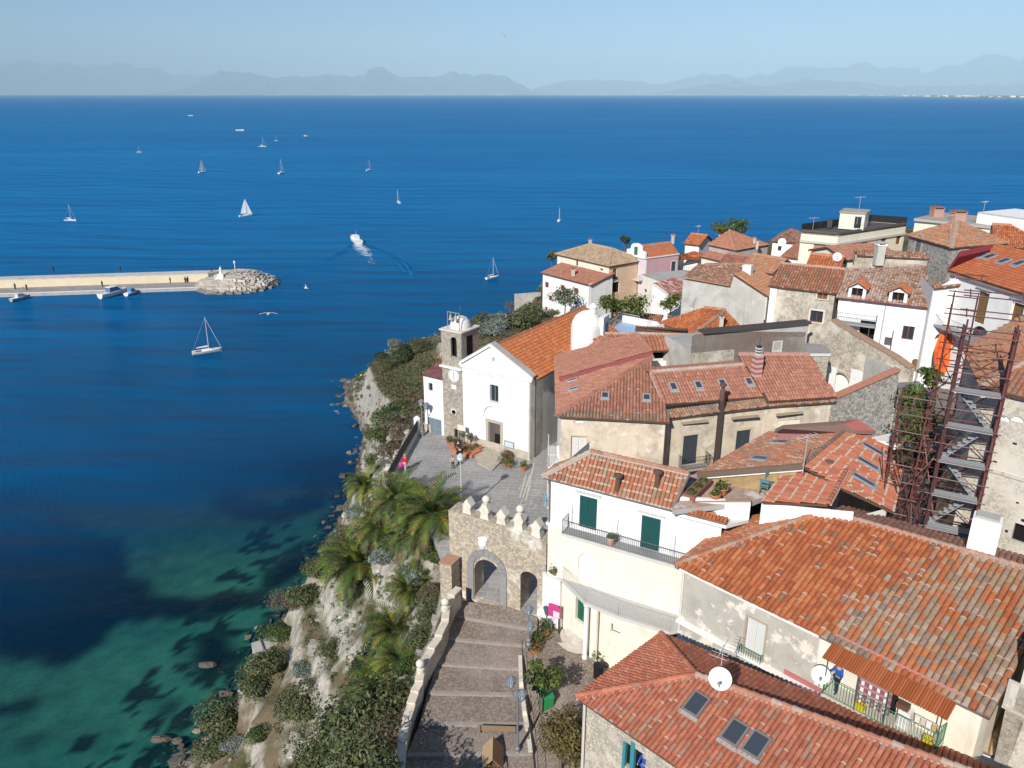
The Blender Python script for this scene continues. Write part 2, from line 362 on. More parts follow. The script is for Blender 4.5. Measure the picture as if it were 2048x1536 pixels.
class House:
    def __init__(s, name, label, base, cat='house', group=None):
        s.root = empty(name, base, label, cat, group); s.w = MB(); s.parts = {}
    def pt(s, name):
        return s.parts.setdefault(name, MB())
    def part(s, name, mb, parent=None, label=None, smooth=False):
        o = mb.build(name, parent or s.root, smooth=smooth)
        if label: o['label'] = label
        return o
    def wall(s, A, B, z0, z1, m, ops=(), prof=None, c=(1, 1, 1), depth=.22, back=0.):
        """A left and B right as seen from outside; ops: (kind, px0, py0, px1, py1, options)"""
        L = math.hypot(B[0] - A[0], B[1] - A[1]); d = V(((B[0] - A[0]) / L, (B[1] - A[1]) / L)); n = V((d.y, -d.x))
        if prof is None: prof = [(0, z0), (L, z0), (L, z1), (0, z1)]
        holes = []
        for op in ops:
            k, x0, y0, x1, y1 = op[:5]; o = op[5] if len(op) > 5 else {}
            a, b = WP(x0, y0, A, B), WP(x1, y1, A, B)
            s0 = (a.x - A[0]) * d.x + (a.y - A[1]) * d.y; s1 = (b.x - A[0]) * d.x + (b.y - A[1]) * d.y
            za, zb = sorted((a.z, b.z)); s0, s1 = sorted((s0, s1))
            s0 = max(s0, .05); s1 = min(s1, L - .05)
            if 'z0' in o: za = o['z0']
            if 'h' in o: zb = za + o['h']
            if 'w' in o: mid = (s0 + s1) / 2; s0, s1 = mid - o['w'] / 2, mid + o['w'] / 2
            loop = archloop(s0, s1, za, zb, rise=o.get('rise')) if o.get('arch') else [(s0, za), (s1, za), (s1, zb), (s0, zb)]
            dp = o.get('depth', depth); holes.append(loop)
            if k != 'hole': s.fill(k, A, d, n, s0, s1, za, zb, loop, dp, o)
        wallface(s.w, A, B, prof, holes, m, c, depth, back)
        return d, n
    def fill(s, k, A, d, n, s0, s1, z0, z1, loop, dp, o):
        col = o.get('c', (.05, .05, .05)); to3 = lambda a, z, q: (A[0] + d.x * a + n.x * q, A[1] + d.y * a + n.y * q, z)
        sur = o.get('sur')
        if sur:
            w = o.get('sw', .13); f = MB(); e = .03
            f.wbox(A, d, n, s0 - w, s0, .0, e, z0, z1, M['matte'], sur); f.wbox(A, d, n, s1, s1 + w, .0, e, z0, z1, M['matte'], sur)
            f.wbox(A, d, n, s0 - w, s1 + w, .0, e + .01, z1, z1 + w, M['matte'], sur)
            if o.get('sill', True): f.wbox(A, d, n, s0 - w, s1 + w, .0, .1, z0 - .1, z0, M['matte'], sur)
            s.part('door_frame' if k in ('door', 'void') else 'window_frame', f)
        if o.get('hood'):
            f = MB(); f.wbox(A, d, n, s0 - .25, s1 + .25, .0, .16, z1 + .22, z1 + .29, M['matte'], o['hood']); s.part('hood_mould', f)
        if k == 'void':
            f = MB(); f.add([to3(a, z, -dp) for a, z in loop], [tuple(range(len(loop)))], M['dark']); s.part(o.get('name', 'doorway'), f); return  # flat near-black panel paints the darkness inside the opening
        if k == 'blind':
            f = MB(); f.add([to3(a, z, -dp) for a, z in loop], [tuple(range(len(loop)))], o['m']); s.part(o.get('name', 'niche'), f); return
        if k == 'win':
            f = MB(); fw = .06; q = (-dp, -dp + .05)
            for a0, a1, b0, b1 in ((s0, s0 + fw, z0, z1), (s1 - fw, s1, z0, z1), (s0 + fw, s1 - fw, z0, z0 + fw), (s0 + fw, s1 - fw, z1 - fw, z1)):
                f.wbox(A, d, n, a0, a1, q[0], q[1], b0, b1, M['plain'], col)
            if s1 - s0 > .6: f.wbox(A, d, n, (s0 + s1) / 2 - .03, (s0 + s1) / 2 + .03, q[0], q[1], z0 + fw, z1 - fw, M['plain'], col)
            wo = s.part('window', f); g = MB(); g.wbox(A, d, n, s0 + .01, s1 - .01, -dp - .02, -dp + .02, z0 + .01, z1 - .01, M['glass']); s.part('pane', g, wo); return
        if k == 'shut':
            mid = (s0 + s1) / 2
            for a0, a1 in ((s0 + .01, mid - .01), (mid + .01, s1 - .01)):
                f = MB(); q0, q1 = -dp + .02, -dp + .07; f.wbox(A, d, n, a0, a1, q0, q1, z0 + .01, z1 - .01, M['plain'], col)
                nn = max(3, int((z1 - z0) / .12))
                for i in range(nn):
                    zz = z0 + .08 + (z1 - z0 - .16) * i / nn; f.wbox(A, d, n, a0 + .07, a1 - .07, q1, q1 + .018, zz, zz + .05, M['plain'], tuple(x * .85 for x in col))
                s.part('shutter', f)
            return
        f = MB(); q0, q1 = -dp + .02, -dp + .08; f.wbox(A, d, n, s0 + .01, s1 - .01, q0, q1, z0 + .01, z1 - .01, M['plain'], col)
        for i in range(2):
            a0 = s0 + .08 + (s1 - s0) / 2 * i; a1 = a0 + (s1 - s0) / 2 - .16
            for b0, b1 in ((.06, .45), (.52, .94)): f.wbox(A, d, n, a0, a1, q1, q1 + .02, z0 + (z1 - z0) * b0, z0 + (z1 - z0) * b1, M['plain'], tuple(x * .8 for x in col))
        s.part(o.get('name', 'door'), f)
    def done(s):
        if s.w.f: s.part('wall', s.w)
        for k, mb in s.parts.items():
            if mb.f: s.part(k, mb)
        return s.root
def perp(A, B):
    d = V((B[0] - A[0], B[1] - A[1])).normalized(); return V((-d.y, d.x))   # inward, left of A->B
def v3(p, z): return V((p[0], p[1], z))
def inset(A, B, k):
    """A, B moved inward by k (away from the viewer's side) and towards each other"""
    n = perp(A, B); d = V((n.y, -n.x)); return V((A[0], A[1])) + n * k + d * k, V((B[0], B[1])) + n * k - d * k
def railing(mb, pts, h, m, c, gap=.12, r=.012, rt=.02):
    """bars between a top and bottom rail along a path of floor points"""
    for a, b in zip(pts, pts[1:]):
        a, b = V(a), V(b); L = (b - a).length; k = max(1, int(L / gap)); up = V((0, 0, h))
        mb.bar(a + up, b + up, rt, m, c, 5); mb.bar(a + V((0, 0, .08)), b + V((0, 0, .08)), rt * .8, m, c, 5)
        for i in range(k + 1):
            p = a.lerp(b, i / k); mb.bar(p + V((0, 0, .0 if i in (0, k) else .08)), p + up, r * (1.6 if i in (0, k) else 1), m, c, 4)
def balcony(h, A, d, n, s0, s1, z, w=.9, rh=.95, slabc=(.6, .57, .52), railc=(.06, .07, .07), gap=.12, slabm='matte'):
    b = MB(); b.wbox(A, d, n, s0, s1, .0, w, z - .14, z, M[slabm], slabc); bo = h.part('balcony', b)
    f = MB(); q = lambda s, o: (A[0] + d.x * s + n.x * o, A[1] + d.y * s + n.y * o, z)
    railing(f, [q(s0 + .04, .02), q(s0 + .04, w - .05), q(s1 - .04, w - .05), q(s1 - .04, .02)], rh, M['metal'], railc, gap)
    h.part('railing', f, bo); return bo
def skylight(h, facet, px, py, w=.75, l=1.0, frame=(.22, .20, .19), glass='skyglass', lift=.18):
    """a roof window on the plane of a facet (its first two points are the eave)"""
    p0, p1 = V(facet[0]), V(facet[1]); d = ray(px, py); o = V((0, 0, CZ)); best = None
    q = [V((p.x, p.y, 0)) for p in facet]
    for t3 in tessellate_polygon([q]):
        a_, b_, c_ = (V(facet[i]) for i in t3); nn = (b_ - a_).cross(c_ - a_)
        if nn.length < 1e-6: continue
        nn.normalize(); nn = -nn if nn.z < 0 else nn; hit_ = o + d * ((a_ - o).dot(nn) / d.dot(nn))
        s_ = [((b2 - a2).cross(hit_ - a2)).dot(nn) for a2, b2 in ((a_, b_), (b_, c_), (c_, a_))]; m_ = min(s_) if (b_ - a_).cross(c_ - a_).dot(nn) > 0 else min(-x for x in s_)
        if best is None or m_ > best[0]: best = (m_, nn, hit_)
    n, c = best[1], best[2]
    u = (p1 - p0); u = (u - n * u.dot(n)).normalized(); v = n.cross(u)
    if v.z < 0: u, v = -u, -v
    def B(mb, a0, a1, b0, b1, z0, z1, m, cc=(1, 1, 1)):
        q = []
        for z in (z0, z1):
            for a, b in ((a0, b0), (a1, b0), (a1, b1), (a0, b1)): q.append(c + u * a + v * b + n * z)
        mb.hexa(q, m, cc)
    f = MB(); fw = .09; a, b = w / 2, l / 2
    B(f, -a, -a + fw, -b, b, 0, lift, M['metal'], frame); B(f, a - fw, a, -b, b, 0, lift, M['metal'], frame)
    B(f, -a + fw, a - fw, -b, -b + fw, 0, lift, M['metal'], frame); B(f, -a + fw, a - fw, b - fw, b, 0, lift, M['metal'], frame)
    B(f, -a - .06, a + .06, -b - .18, -b, 0, .105, M['metal'], (.36, .35, .34))
    fo = h.part('skylight', f); g = MB(); B(g, -a + fw * .8, a - fw * .8, -b + fw * .8, b - fw * .8, .02, lift - .02, M[glass]); h.part('pane', g, fo)

def onpl(px, py, pl):
    """the point of the plane of three points seen at this place"""
    a, b, c = (V(p) for p in pl[:3]); n = (b - a).cross(c - a); d = ray(px, py); o = V((0, 0, CZ))
    return o + d * ((a - o).dot(n) / d.dot(n))
def two(pal_low, pal_hi, lim): return lambda u, v: pick(pal_low if v < lim else pal_hi)
def block(h, L, Rr, depth, z0, m, pal, kind='gable', rh=1.5, fr=.5, ov=.3, ops=(), sops=(), lops=(), m2=None, hl=0, hr=0, tk=None, back=True, caps=True):
    """four walls under a tiled roof; L and Rr are the ends of the front eave"""
    tk = tk or {}; n = perp(L, Rr); d = V((n.y, -n.x)); n3 = V((n.x, n.y, 0)); d3 = V((d.x, d.y, 0)); ze = L.z; ln = (V((Rr.x, Rr.y)) - V((L.x, L.y))).length
    L2, R2 = L + n3 * depth, Rr + n3 * depth; m2 = m2 or m; up = V((0, 0, rh))
    a, b = L + n3 * ov + d3 * ov, Rr + n3 * ov - d3 * ov; c, e = R2 - n3 * ov - d3 * ov, L2 - n3 * ov + d3 * ov
    zt = ze - .12; W = depth - 2 * ov; roof = MB(); facets = {}
    h.wall(a, b, z0, zt, m, ops)
    if kind == 'gable':
        k = depth * fr; s = (fr * depth - ov); zp = ze + rh - .2
        h.wall(b, c, z0, zt, m2, sops, prof=[(0, z0), (W, z0), (W, zt), (s, zp), (0, zt)])
        h.wall(e, a, z0, zt, m2, lops, prof=[(0, z0), (W, z0), (W, zt), (W - s, zp), (0, zt)])
        rl, rr_ = L + n3 * k + up, Rr + n3 * k + up
        facets['front'] = [L, Rr, rr_, rl]; facets['back'] = [R2, L2, rl, rr_]
    elif kind == 'shed':
        zp = ze + rh - .2
        h.wall(b, c, z0, zt, m2, sops, prof=[(0, z0), (W, z0), (W, zp), (0, zt)]); h.wall(e, a, z0, zt, m2, lops, prof=[(0, z0), (W, z0), (W, zt), (0, zp)])
        facets['front'] = [L, Rr, R2 + up, L2 + up]; zt = zp
    elif kind == 'hip':
        h.wall(b, c, z0, zt, m2, sops); h.wall(e, a, z0, zt, m2, lops); k = depth * fr
        rl, rr_ = L + n3 * k + d3 * (hl or k) + up, Rr + n3 * k - d3 * (hr or k) + up
        if (rr_ - rl).dot(d3) < .05: q = (rl + rr_) / 2; rl = rr_ = q
        pt = lambda *q: [p for i, p in enumerate(q) if i == 0 or (p - q[i - 1]).length > .01]
        facets['front'] = pt(L, Rr, rr_, rl); facets['right'] = [Rr, R2, rr_]; facets['back'] = pt(R2, L2, rl, rr_); facets['left'] = [L2, L, rl]
    h.wall(c, e, z0, zt, m2)
    for f, p in facets.items():
        if f != 'back' or back: tiles(roof, p, pal, **tk)
    if kind == 'gable' and caps: ridge(roof, rl, rr_, pal)
    if kind == 'hip' and caps:
        for p, q in ((L, rl), (L2, rl), (Rr, rr_), (R2, rr_)): ridge(roof, p, q, pal)
        if (rr_ - rl).length > .3: ridge(roof, rl, rr_, pal)
    h.part('roof', roof); return facets
def chimney(h, p, w=.5, hh=1.1, m=None, c=(.6, .56, .5), cap=(.35, .15, .09), rz=0):
    b = MB(); m = m or M['matte']; b.box(-w / 2, w / 2, -w / 2, w / 2, -.5, hh, m, c, rz, p); b.box(-w / 2 - .06, w / 2 + .06, -w / 2 - .06, w / 2 + .06, hh, hh + .08, M['matte'], c, rz, p)
    for x in (-1, 1): b.box(x * w / 2 - .08, x * w / 2 + .08, -w / 2, w / 2, hh + .08, hh + .25, M['matte'], c, rz, p)
    b.box(-w / 2 - .1, w / 2 + .1, -w / 2 - .1, w / 2 + .1, hh + .25, hh + .33, M['matte'], cap, rz, p); h.part('chimney', b)
def pipe(h, pts, r=.05, c=(.16, .13, .12)):
    b = MB(); b.tube(pts, r, M['metal'], c); h.part('drainpipe', b)
def F_(h, polys, caps=()):
    r = MB()
    for poly, pal, kw in polys: tiles(r, poly, pal, **kw)
    for a, b, pal in caps: ridge(r, a, b, pal)
    return h.part('roof', r)
# ================================================================== light, sky, air
SUN_EL = math.radians(34); SUN_DIR = V((-.442, -.897))       # towards the sun, in plan
SC.view_settings.view_transform = 'Standard'; SC.view_settings.look = 'None'; SC.view_settings.exposure = EXPO; SC.view_settings.gamma = 1
w = bpy.data.worlds.new('World'); SC.world = w; w.use_nodes = True
sky = w.node_tree.nodes.new('ShaderNodeTexSky'); sky.sky_type = 'NISHITA'; sky.sun_disc = False
sky.sun_elevation = SUN_EL; sky.sun_rotation = math.atan2(SUN_DIR.x, SUN_DIR.y); sky.altitude = 2600
sky.air_density = 1.2; sky.dust_density = .05; sky.ozone_density = 6.
bg = w.node_tree.nodes['Background']; w.node_tree.links.new(sky.outputs[0], bg.inputs[0]); bg.inputs[1].default_value = SKY
sl = bpy.data.lights.new('sun', 'SUN'); so = bpy.data.objects.new('sun', sl); COL.objects.link(so)
sl.energy = SUN; sl.angle = math.radians(.53); sl.color = (1, .955, .88)
so.rotation_euler = V((SUN_DIR.x * math.cos(SUN_EL), SUN_DIR.y * math.cos(SUN_EL), math.sin(SUN_EL))).to_track_quat('Z', 'Y').to_euler()
so.location = (-40, -80, 120)
SC.cycles.max_bounces = 6; SC.cycles.transparent_max_bounces = 8; SC.cycles.use_denoising = True
SC.cycles.sample_clamp_indirect = 4; SC.cycles.caustics_reflective = False; SC.cycles.caustics_refractive = False
if HAZE:
    hz = MB(); hz.box(-120000, 120000, -3000, 118000, -12, 3600, M['matte']); ho = hz.build('haze', base=(0, 0, -12)); tag(ho, kind='stuff')
    m, t, b = nt('haze_air'); t.nodes.remove(b); pv = nd(t, 'ShaderNodeVolumePrincipled')
    pv.inputs['Color'].default_value = (.58, .83, 1, 1); pv.inputs['Density'].default_value = HAZE; pv.inputs['Anisotropy'].default_value = -.25
    t.links.new(pv.outputs[0], t.nodes['Material Output'].inputs['Volume']); ho.data.materials.clear(); ho.data.materials.append(m)
# ================================================================== coast lines (plan)
EDGE = [(V((-4, 8, 23.5))), P(790, 1560, 24.6), P(822, 1440, 25.3), P(838, 1370, 26), P(868, 1290, 26.8), P(893, 1200, 27.4), P(897, 1080, 28.3), P(830, 1030, 28.2), P(770, 985, 28.2), P(800, 915, 28.3), P(834, 862, 28.3),
        V((-10.5, 76, 27)), V((-12, 85, 24)), V((-15, 100, 20)), V((-20, 118, 15.5)), V((-24.5, 134, 12)), V((-28, 148, 10)), V((-25, 158, 10.5)), V((-14, 160, 13)), V((-5, 150, 18)), V((0, 141, 22)), V((4, 143, 23.5)), V((6, 158, 24)), V((20, 172, 25)), V((50, 185, 27)), V((90, 190, 30)), V((150, 200, 32)), V((150, 8, 30))]
SHORE = [V((-26, 8)), P(300, 1600, 0), P(345, 1536, 0), P(405, 1480, 0), P(470, 1400, 0), P(530, 1300, 0), P(600, 1185, 0), P(642, 1110, 0), P(690, 1015, 0), P(718, 925, 0), P(728, 870, 0), P(712, 830, 0), P(690, 803, 0), V((-37, 166)), V((-26, 176)), V((-10, 176)), V((-3, 172)), V((0, 178)), V((14, 190)), V((50, 206)), V((90, 212)), V((170, 222)), V((170, 8))]
def inpoly(X, Y, poly):
    r = np.zeros(X.shape, bool); n = len(poly)
    for i in range(n):
        x0, y0 = poly[i][0], poly[i][1]; x1, y1 = poly[(i + 1) % n][0], poly[(i + 1) % n][1]
        c = ((y0 > Y) != (y1 > Y)); 
        with np.errstate(divide='ignore', invalid='ignore'): r ^= c & (X < (x1 - x0) * (Y - y0) / (y1 - y0 + 1e-12) + x0)
    return r
def dline(X, Y, line, closed=True):
    best = np.full(X.shape, 1e9); zz = np.zeros(X.shape); n = len(line)
    for i in range(n if closed else n - 1):
        a, b = line[i], line[(i + 1) % n]; dx, dy = b[0] - a[0], b[1] - a[1]
        t = np.clip(((X - a[0]) * dx + (Y - a[1]) * dy) / (dx * dx + dy * dy + 1e-9), 0, 1)
        d = np.hypot(X - a[0] - dx * t, Y - a[1] - dy * t); k = d < best
        best = np.where(k, d, best)
        if len(a) > 2 and len(b) > 2: zz = np.where(k, a[2] + (b[2] - a[2]) * t, zz)
    return best, zz
def fbm(X, Y, sc, seed=0, oct=4):
    """cheap lattice noise, -1..1"""
    out = np.zeros(X.shape); amp = 1.; tot = 0
    for o in range(oct):
        x, y = X * sc + seed * 17.3 + o * 5.1, Y * sc + seed * 9.7 + o * 3.3
        xi, yi = np.floor(x).astype(np.int64), np.floor(y).astype(np.int64); fx, fy = x - xi, y - yi
        fx = fx * fx * (3 - 2 * fx); fy = fy * fy * (3 - 2 * fy)
        h = lambda a, b: (((a * 374761393 + b * 668265263 + seed * 144665) ^ ((a * 374761393 + b * 668265263) >> 13)) * 1274126177 & 0xffff) / 32767.5 - 1
        out += amp * ((h(xi, yi) * (1 - fx) + h(xi + 1, yi) * fx) * (1 - fy) + (h(xi, yi + 1) * (1 - fx) + h(xi + 1, yi + 1) * fx) * fy)
        tot += amp; amp *= .5; sc *= 2.03
    return out / tot
CTRL = [P(960, 1200, 27.3), P(930, 1420, 25.6), P(925, 1536, 24.8), V((3, 20, 24)), P(1180, 1310, 26.6), P(1130, 1400, 26), V((8, 45, 28)), V((14, 47, 30)), V((14, 30, 28)), V((25, 25, 29)), V((23, 37, 34)), V((30, 40, 34.5)), V((36, 60, 34.5)), V((30, 66, 33.5)), V((42, 66, 34.5)),
        P(900, 960, 28), V((2, 58, 28)), V((6, 66, 28.3)), V((12, 52, 28.5)), V((20, 58, 30)), V((0, 75, 28)), V((5, 88, 27)), V((-6, 82, 26.5)), V((14, 85, 28)), V((10, 105, 25)), V((14, 120, 24.5)), V((-6, 105, 22.5)), V((-14, 130, 15.5)), V((8, 140, 23)), V((24, 110, 27)), V((40, 90, 32)), V((40, 120, 30)), V((60, 110, 31)), V((60, 150, 29)), V((100, 120, 32)), V((70, 80, 34)), V((-16, 148, 14)), V((60, 50, 35)), V((30, 150, 25)), V((110, 170, 31))]
PLAZA = [P(772, 985, 28.5), P(800, 925, 28.5), P(836, 860, 28.5), V((-8.5, 78)), V((6, 76)), V((10, 70)), V((4.2, 56)), V((2.6, 43)), V((.2, 44.6)), V((-4.6, 47)), V((-6.5, 52))]
ROADP = [P(945, 1180, 27.4), P(1045, 1230, 27.4), P(1200, 1290, 26.8), P(1330, 1300, 26.5), V((6, 20)), V((-4.0, 20)), P(828, 1500, 25), P(838, 1380, 25.8), P(897, 1200, 27.3)]
def groundz(X, Y):
    ins = inpoly(X, Y, EDGE); land = inpoly(X, Y, SHORE)
    de, ze = dline(X, Y, EDGE); ds, _ = dline(X, Y, SHORE)
    num = np.zeros(X.shape); den = np.zeros(X.shape)
    for p in CTRL:
        q = 1 / ((X - p.x) ** 2 + (Y - p.y) ** 2 + 4) ** 1.5; num += q * p.z; den += q
    q = 3 / (de ** 2 + 1.5) ** 1.5; num += q * ze; den += q
    zi = num / den
    t = np.clip(de / (de + ds + 1e-6), 0, 1); nn = fbm(X, Y, .11, 3); t2 = np.clip(t + nn * .13 * np.sin(np.pi * t), 0, 1)
    near = (Y < 62)
    prof = np.where(near, 1 - t2 ** .82, 1 - t2 ** .95)
    prof = np.where(t2 > .8, prof * .8, prof); 
    ter = np.floor(prof * 7) / 7 + np.clip((prof * 7 - np.floor(prof * 7)) * 1.8 - .8, 0, 1) / 7       # ledges
    zc = ze * (.5 * prof + .5 * ter) + fbm(X, Y, .45, 5) * 1.2 * np.sin(np.pi * t) + fbm(X, Y, 1.6, 8, 3) * .35 * np.clip(t * 8, 0, 1)
    zc = np.maximum(zc, .15 + .5 * (fbm(X, Y, .9, 2) > .1))
    zs = -np.clip(ds * .11, .15, 5.5) - .2 + fbm(X, Y, .3, 7) * .25
    z = np.where(ins, zi, np.where(land, zc, zs))
    rk = fbm(X, Y, .55, 12); z = np.where(~land & (ds < 9) & (rk > .22), z + (rk - .22) * 4.2 * (1 - ds / 9) * .55, z)   # rocks off the shore
    pl = inpoly(X, Y, PLAZA); rd = inpoly(X, Y, ROADP)
    z = np.where(pl, np.minimum(z, np.where(Y < 54, 27.3, 28.15)), z); z = np.where(rd, np.minimum(z, 24.9 + (Y - 30) * .1), z)
    return z, ins, land, de, ds
def grid_mesh(name, xs, ys, Z, keep=None):
    nx, ny = len(xs), len(ys); X, Y = np.meshgrid(xs, ys)
    v = np.stack([X.ravel(), Y.ravel(), Z.ravel()], 1)
    i = np.arange(ny - 1)[:, None] * nx + np.arange(nx - 1)[None, :]
    f = np.stack([i, i + 1, i + nx + 1, i + nx], -1)
    if keep is not None:
        k = keep[:-1, :-1] | keep[1:, :-1] | keep[:-1, 1:] | keep[1:, 1:]; f = f[k]
    f = f.reshape(-1, 4); used = np.unique(f); mp = np.zeros(len(v), np.int64); mp[used] = np.arange(len(used))
    me = bpy.data.meshes.new(name); me.from_pydata(v[used].tolist(), [], mp[f].tolist())
    me.polygons.foreach_set('use_smooth', [True] * len(f)); me.update()
    o = bpy.data.objects.new(name, me); COL.objects.link(o); BASE[o.name] = V((0, 0, 0)); return o, used
def vcol(o, name, arr):
    a = o.data.attributes.new(name, 'FLOAT_COLOR', 'POINT'); a.data.foreach_set('color', np.asarray(arr, np.float32).ravel())
# ------------------------------------------------------------------ terrain
xs = np.concatenate([np.arange(-46, 12, .55), np.arange(12, 172, 1.6)]); ys = np.concatenate([np.arange(10, 92, .6), np.arange(92, 226, 1.1)])
X, Y = np.meshgrid(xs, ys); Z, ins, land, de, ds = groundz(X, Y)
ter, used = grid_mesh('terrain', xs, ys, Z, land | (ds < 1.6)); tag(ter, kind='structure')
m, t, b = nt('cliff_ground'); co = objco(t)
geo = nd(t, 'ShaderNodeNewGeometry'); sp = nd(t, 'ShaderNodeSeparateXYZ'); t.links.new(geo.outputs['Normal'], sp.inputs[0])
n1 = noi(t, co, .55, 8, .7); n2 = noi(t, co, .16, 6); n3 = noi(t, objco(t, (1.3, 1.3, .25)), 1.1, 7, .7)
rock = mixc(t, mrange(t, n3.outputs[0], .36, .66), (.30, .27, .22), (.60, .56, .49))
rock = mixc(t, mrange(t, n1.outputs[0], .58, .74), rock, (.30, .21, .13))
veg = mixc(t, mrange(t, n1.outputs[0], .35, .65), (.045, .055, .022), (.15, .13, .065))
veg = mixc(t, mrange(t, n2.outputs[0], .45, .62), veg, (.20, .15, .10))
a1 = nd(t, 'ShaderNodeMath', operation='MULTIPLY_ADD'); t.links.new(n1.outputs[0], a1.inputs[0]); a1.inputs[1].default_value = .75; t.links.new(sp.outputs[2], a1.inputs[2])
a2 = nd(t, 'ShaderNodeMath', operation='MULTIPLY_ADD'); t.links.new(n2.outputs[0], a2.inputs[0]); a2.inputs[1].default_value = .9; t.links.new(a1.outputs[0], a2.inputs[2])
c = mixc(t, mrange(t, a2.outputs[0], 1.34, 1.56), rock, veg)
at = nd(t, 'ShaderNodeAttribute', attribute_name='town'); sc_ = nd(t, 'ShaderNodeSeparateColor'); t.links.new(at.outputs['Color'], sc_.inputs[0])
c = mixc(t, sc_.outputs[0], c, (.23, .215, .20)); c = mixc(t, sc_.outputs[1], c, mixc(t, mrange(t, n1.outputs[0], .4, .6), (.10, .09, .075), (.24, .20, .16)))
t.links.new(c, b.inputs['Base Color']); b.inputs['Roughness'].default_value = .95; b.inputs['Specular IOR Level'].default_value = .1
bump(t, b, n3.outputs[0], .9, .5); ter.data.materials.append(m)
town = np.clip((de - 1.5) / 2, 0, 1) * ins * np.where(Y < 88, 1, 0); wet = np.clip(1.9 - Z, 0, 1)
tc = np.stack([town.ravel()[used], wet.ravel()[used], np.zeros(len(used)), np.ones(len(used))], 1); vcol(ter, 'town', tc)
f = MB(); rr = random.Random(31); N = 5200                                # loose rock on the cliff and dark stones along the waterline
rx_ = np.array([rr.uniform(-42, 2) for _ in range(N)]); ry_ = np.array([rr.uniform(14, 168) for _ in range(N)]); rz_, ri_, rl_, rde, rds = groundz(rx_, ry_)
for i in range(N):
    if ri_[i]: continue
    if rl_[i] and rds[i] > 2.2:
        if rr.random() < .62: continue
        s = rr.uniform(.12, .5); c = pick([((.42, .38, .33), 3), ((.34, .30, .25), 2), ((.50, .47, .41), 2)], rr)
    elif rds[i] < 3.2: s = rr.uniform(.12, .5); c = pick([((.10, .085, .07), 3), ((.16, .14, .115), 2), ((.26, .235, .20), 1)], rr)
    else: continue
    p = V((rx_[i], ry_[i], max(rz_[i], -.25))); vs = [p + V((x * s * rr.uniform(.5, 1.2), y * s * rr.uniform(.5, 1.2), zz * s * rr.uniform(.3, .7))) for zz in (-1, 1) for x, y in ((-1, -1), (1, -1), (1, 1), (-1, 1))]; f.hexa(vs, M['matte'], c)
o = f.build('loose_rocks'); tag(o, 'loose grey rocks scattered down the cliff and along its waterline', 'rocks', kind='stuff')
# ------------------------------------------------------------------ sea bed with its sand and sea-grass meadows
xs = np.concatenate([np.arange(-150, -60, 1.5), np.arange(-60, 12, .7), np.arange(12, 200, 6)]); ys = np.concatenate([np.arange(10, 130, .8), np.arange(130, 320, 2.5)])
X, Y = np.meshgrid(xs, ys); Z, ins, land, de, ds = groundz(X, Y); Z = np.where(land, np.minimum(Z, -.1), Z)
bed, used = grid_mesh('seabed', xs, ys, Z, (~land) | (ds < 3)); tag(bed, kind='structure')
def PL(*q): return [P(x, y, 0) for x, y in q]
jx = X + fbm(X, Y, .16, 21) * 2.2 + fbm(X, Y, .7, 22) * .6; jy = Y + fbm(X, Y, .16, 23) * 2.6 + fbm(X, Y, .7, 24) * .6
GRASS = [PL((-200, 940), (120, 985), (225, 1030), (245, 1090), (300, 1150), (370, 1185), (430, 1180), (480, 1168), (540, 1185), (640, 1130), (700, 1060), (720, 1010), (700, 985), (640, 1070), (560, 1095), (505, 1150), (520, 1200), (470, 1222), (400, 1222), (330, 1212), (250, 1208), (200, 1250), (120, 1290), (-200, 1180)),
         PL((365, 1290), (372, 1262), (410, 1250), (440, 1262), (450, 1282), (480, 1300), (470, 1330), (440, 1336), (400, 1326)), PL((275, 1372), (290, 1362), (315, 1368), (300, 1380)), PL((303, 1410), (315, 1378), (345, 1370), (348, 1385), (330, 1420)),
         PL((340, 1365), (372, 1370), (350, 1390)), PL((400, 1368), (418, 1368), (408, 1380)), PL((-60, 1360), (90, 1355), (60, 1385), (-60, 1400)), PL((40, 1425), (80, 1420), (60, 1445)), PL((560, 1000), (640, 960), (720, 930), (640, 1010), (560, 1040), (420, 975), (440, 940)), PL((310, 1480), (340, 1462), (335, 1490)), PL((500, 1240), (560, 1225), (600, 1190), (590, 1230), (520, 1275))]
gm = np.zeros(X.shape, bool)
for g in GRASS: gm |= inpoly(jx, jy, g)
gf = gm * 1.0
for _ in range(2): gf = (gf + np.roll(gf, 1, 0) + np.roll(gf, -1, 0) + np.roll(gf, 1, 1) + np.roll(gf, -1, 1)) / 5
rocks = ((fbm(X, Y, .55, 12) > .10) & (ds < 13)) * 1.0
vcol(bed, 'town', np.stack([gf.ravel()[used], rocks.ravel()[used], np.zeros(len(used)), np.ones(len(used))], 1))
m, t, b = nt('sand_and_sea_grass'); co = objco(t); n1 = noi(t, co, .35, 7, .65); n2 = noi(t, co, 3.2, 3)
sand = mixc(t, mrange(t, n1.outputs[0], .35, .68), (.20, .27, .21), (.40, .47, .36)); sand = mixc(t, mrange(t, n2.outputs[0], .35, .7, 0, .35), sand, (.24, .27, .20))
at = nd(t, 'ShaderNodeAttribute', attribute_name='town'); sc_ = nd(t, 'ShaderNodeSeparateColor'); t.links.new(at.outputs['Color'], sc_.inputs[0])
c = mixc(t, sc_.outputs[0], sand, (.012, .022, .02)); c = mixc(t, sc_.outputs[1], c, (.06, .055, .045))
t.links.new(c, b.inputs['Base Color']); b.inputs['Roughness'].default_value = 1; b.inputs['Specular IOR Level'].default_value = 0; bed.data.materials.append(m)
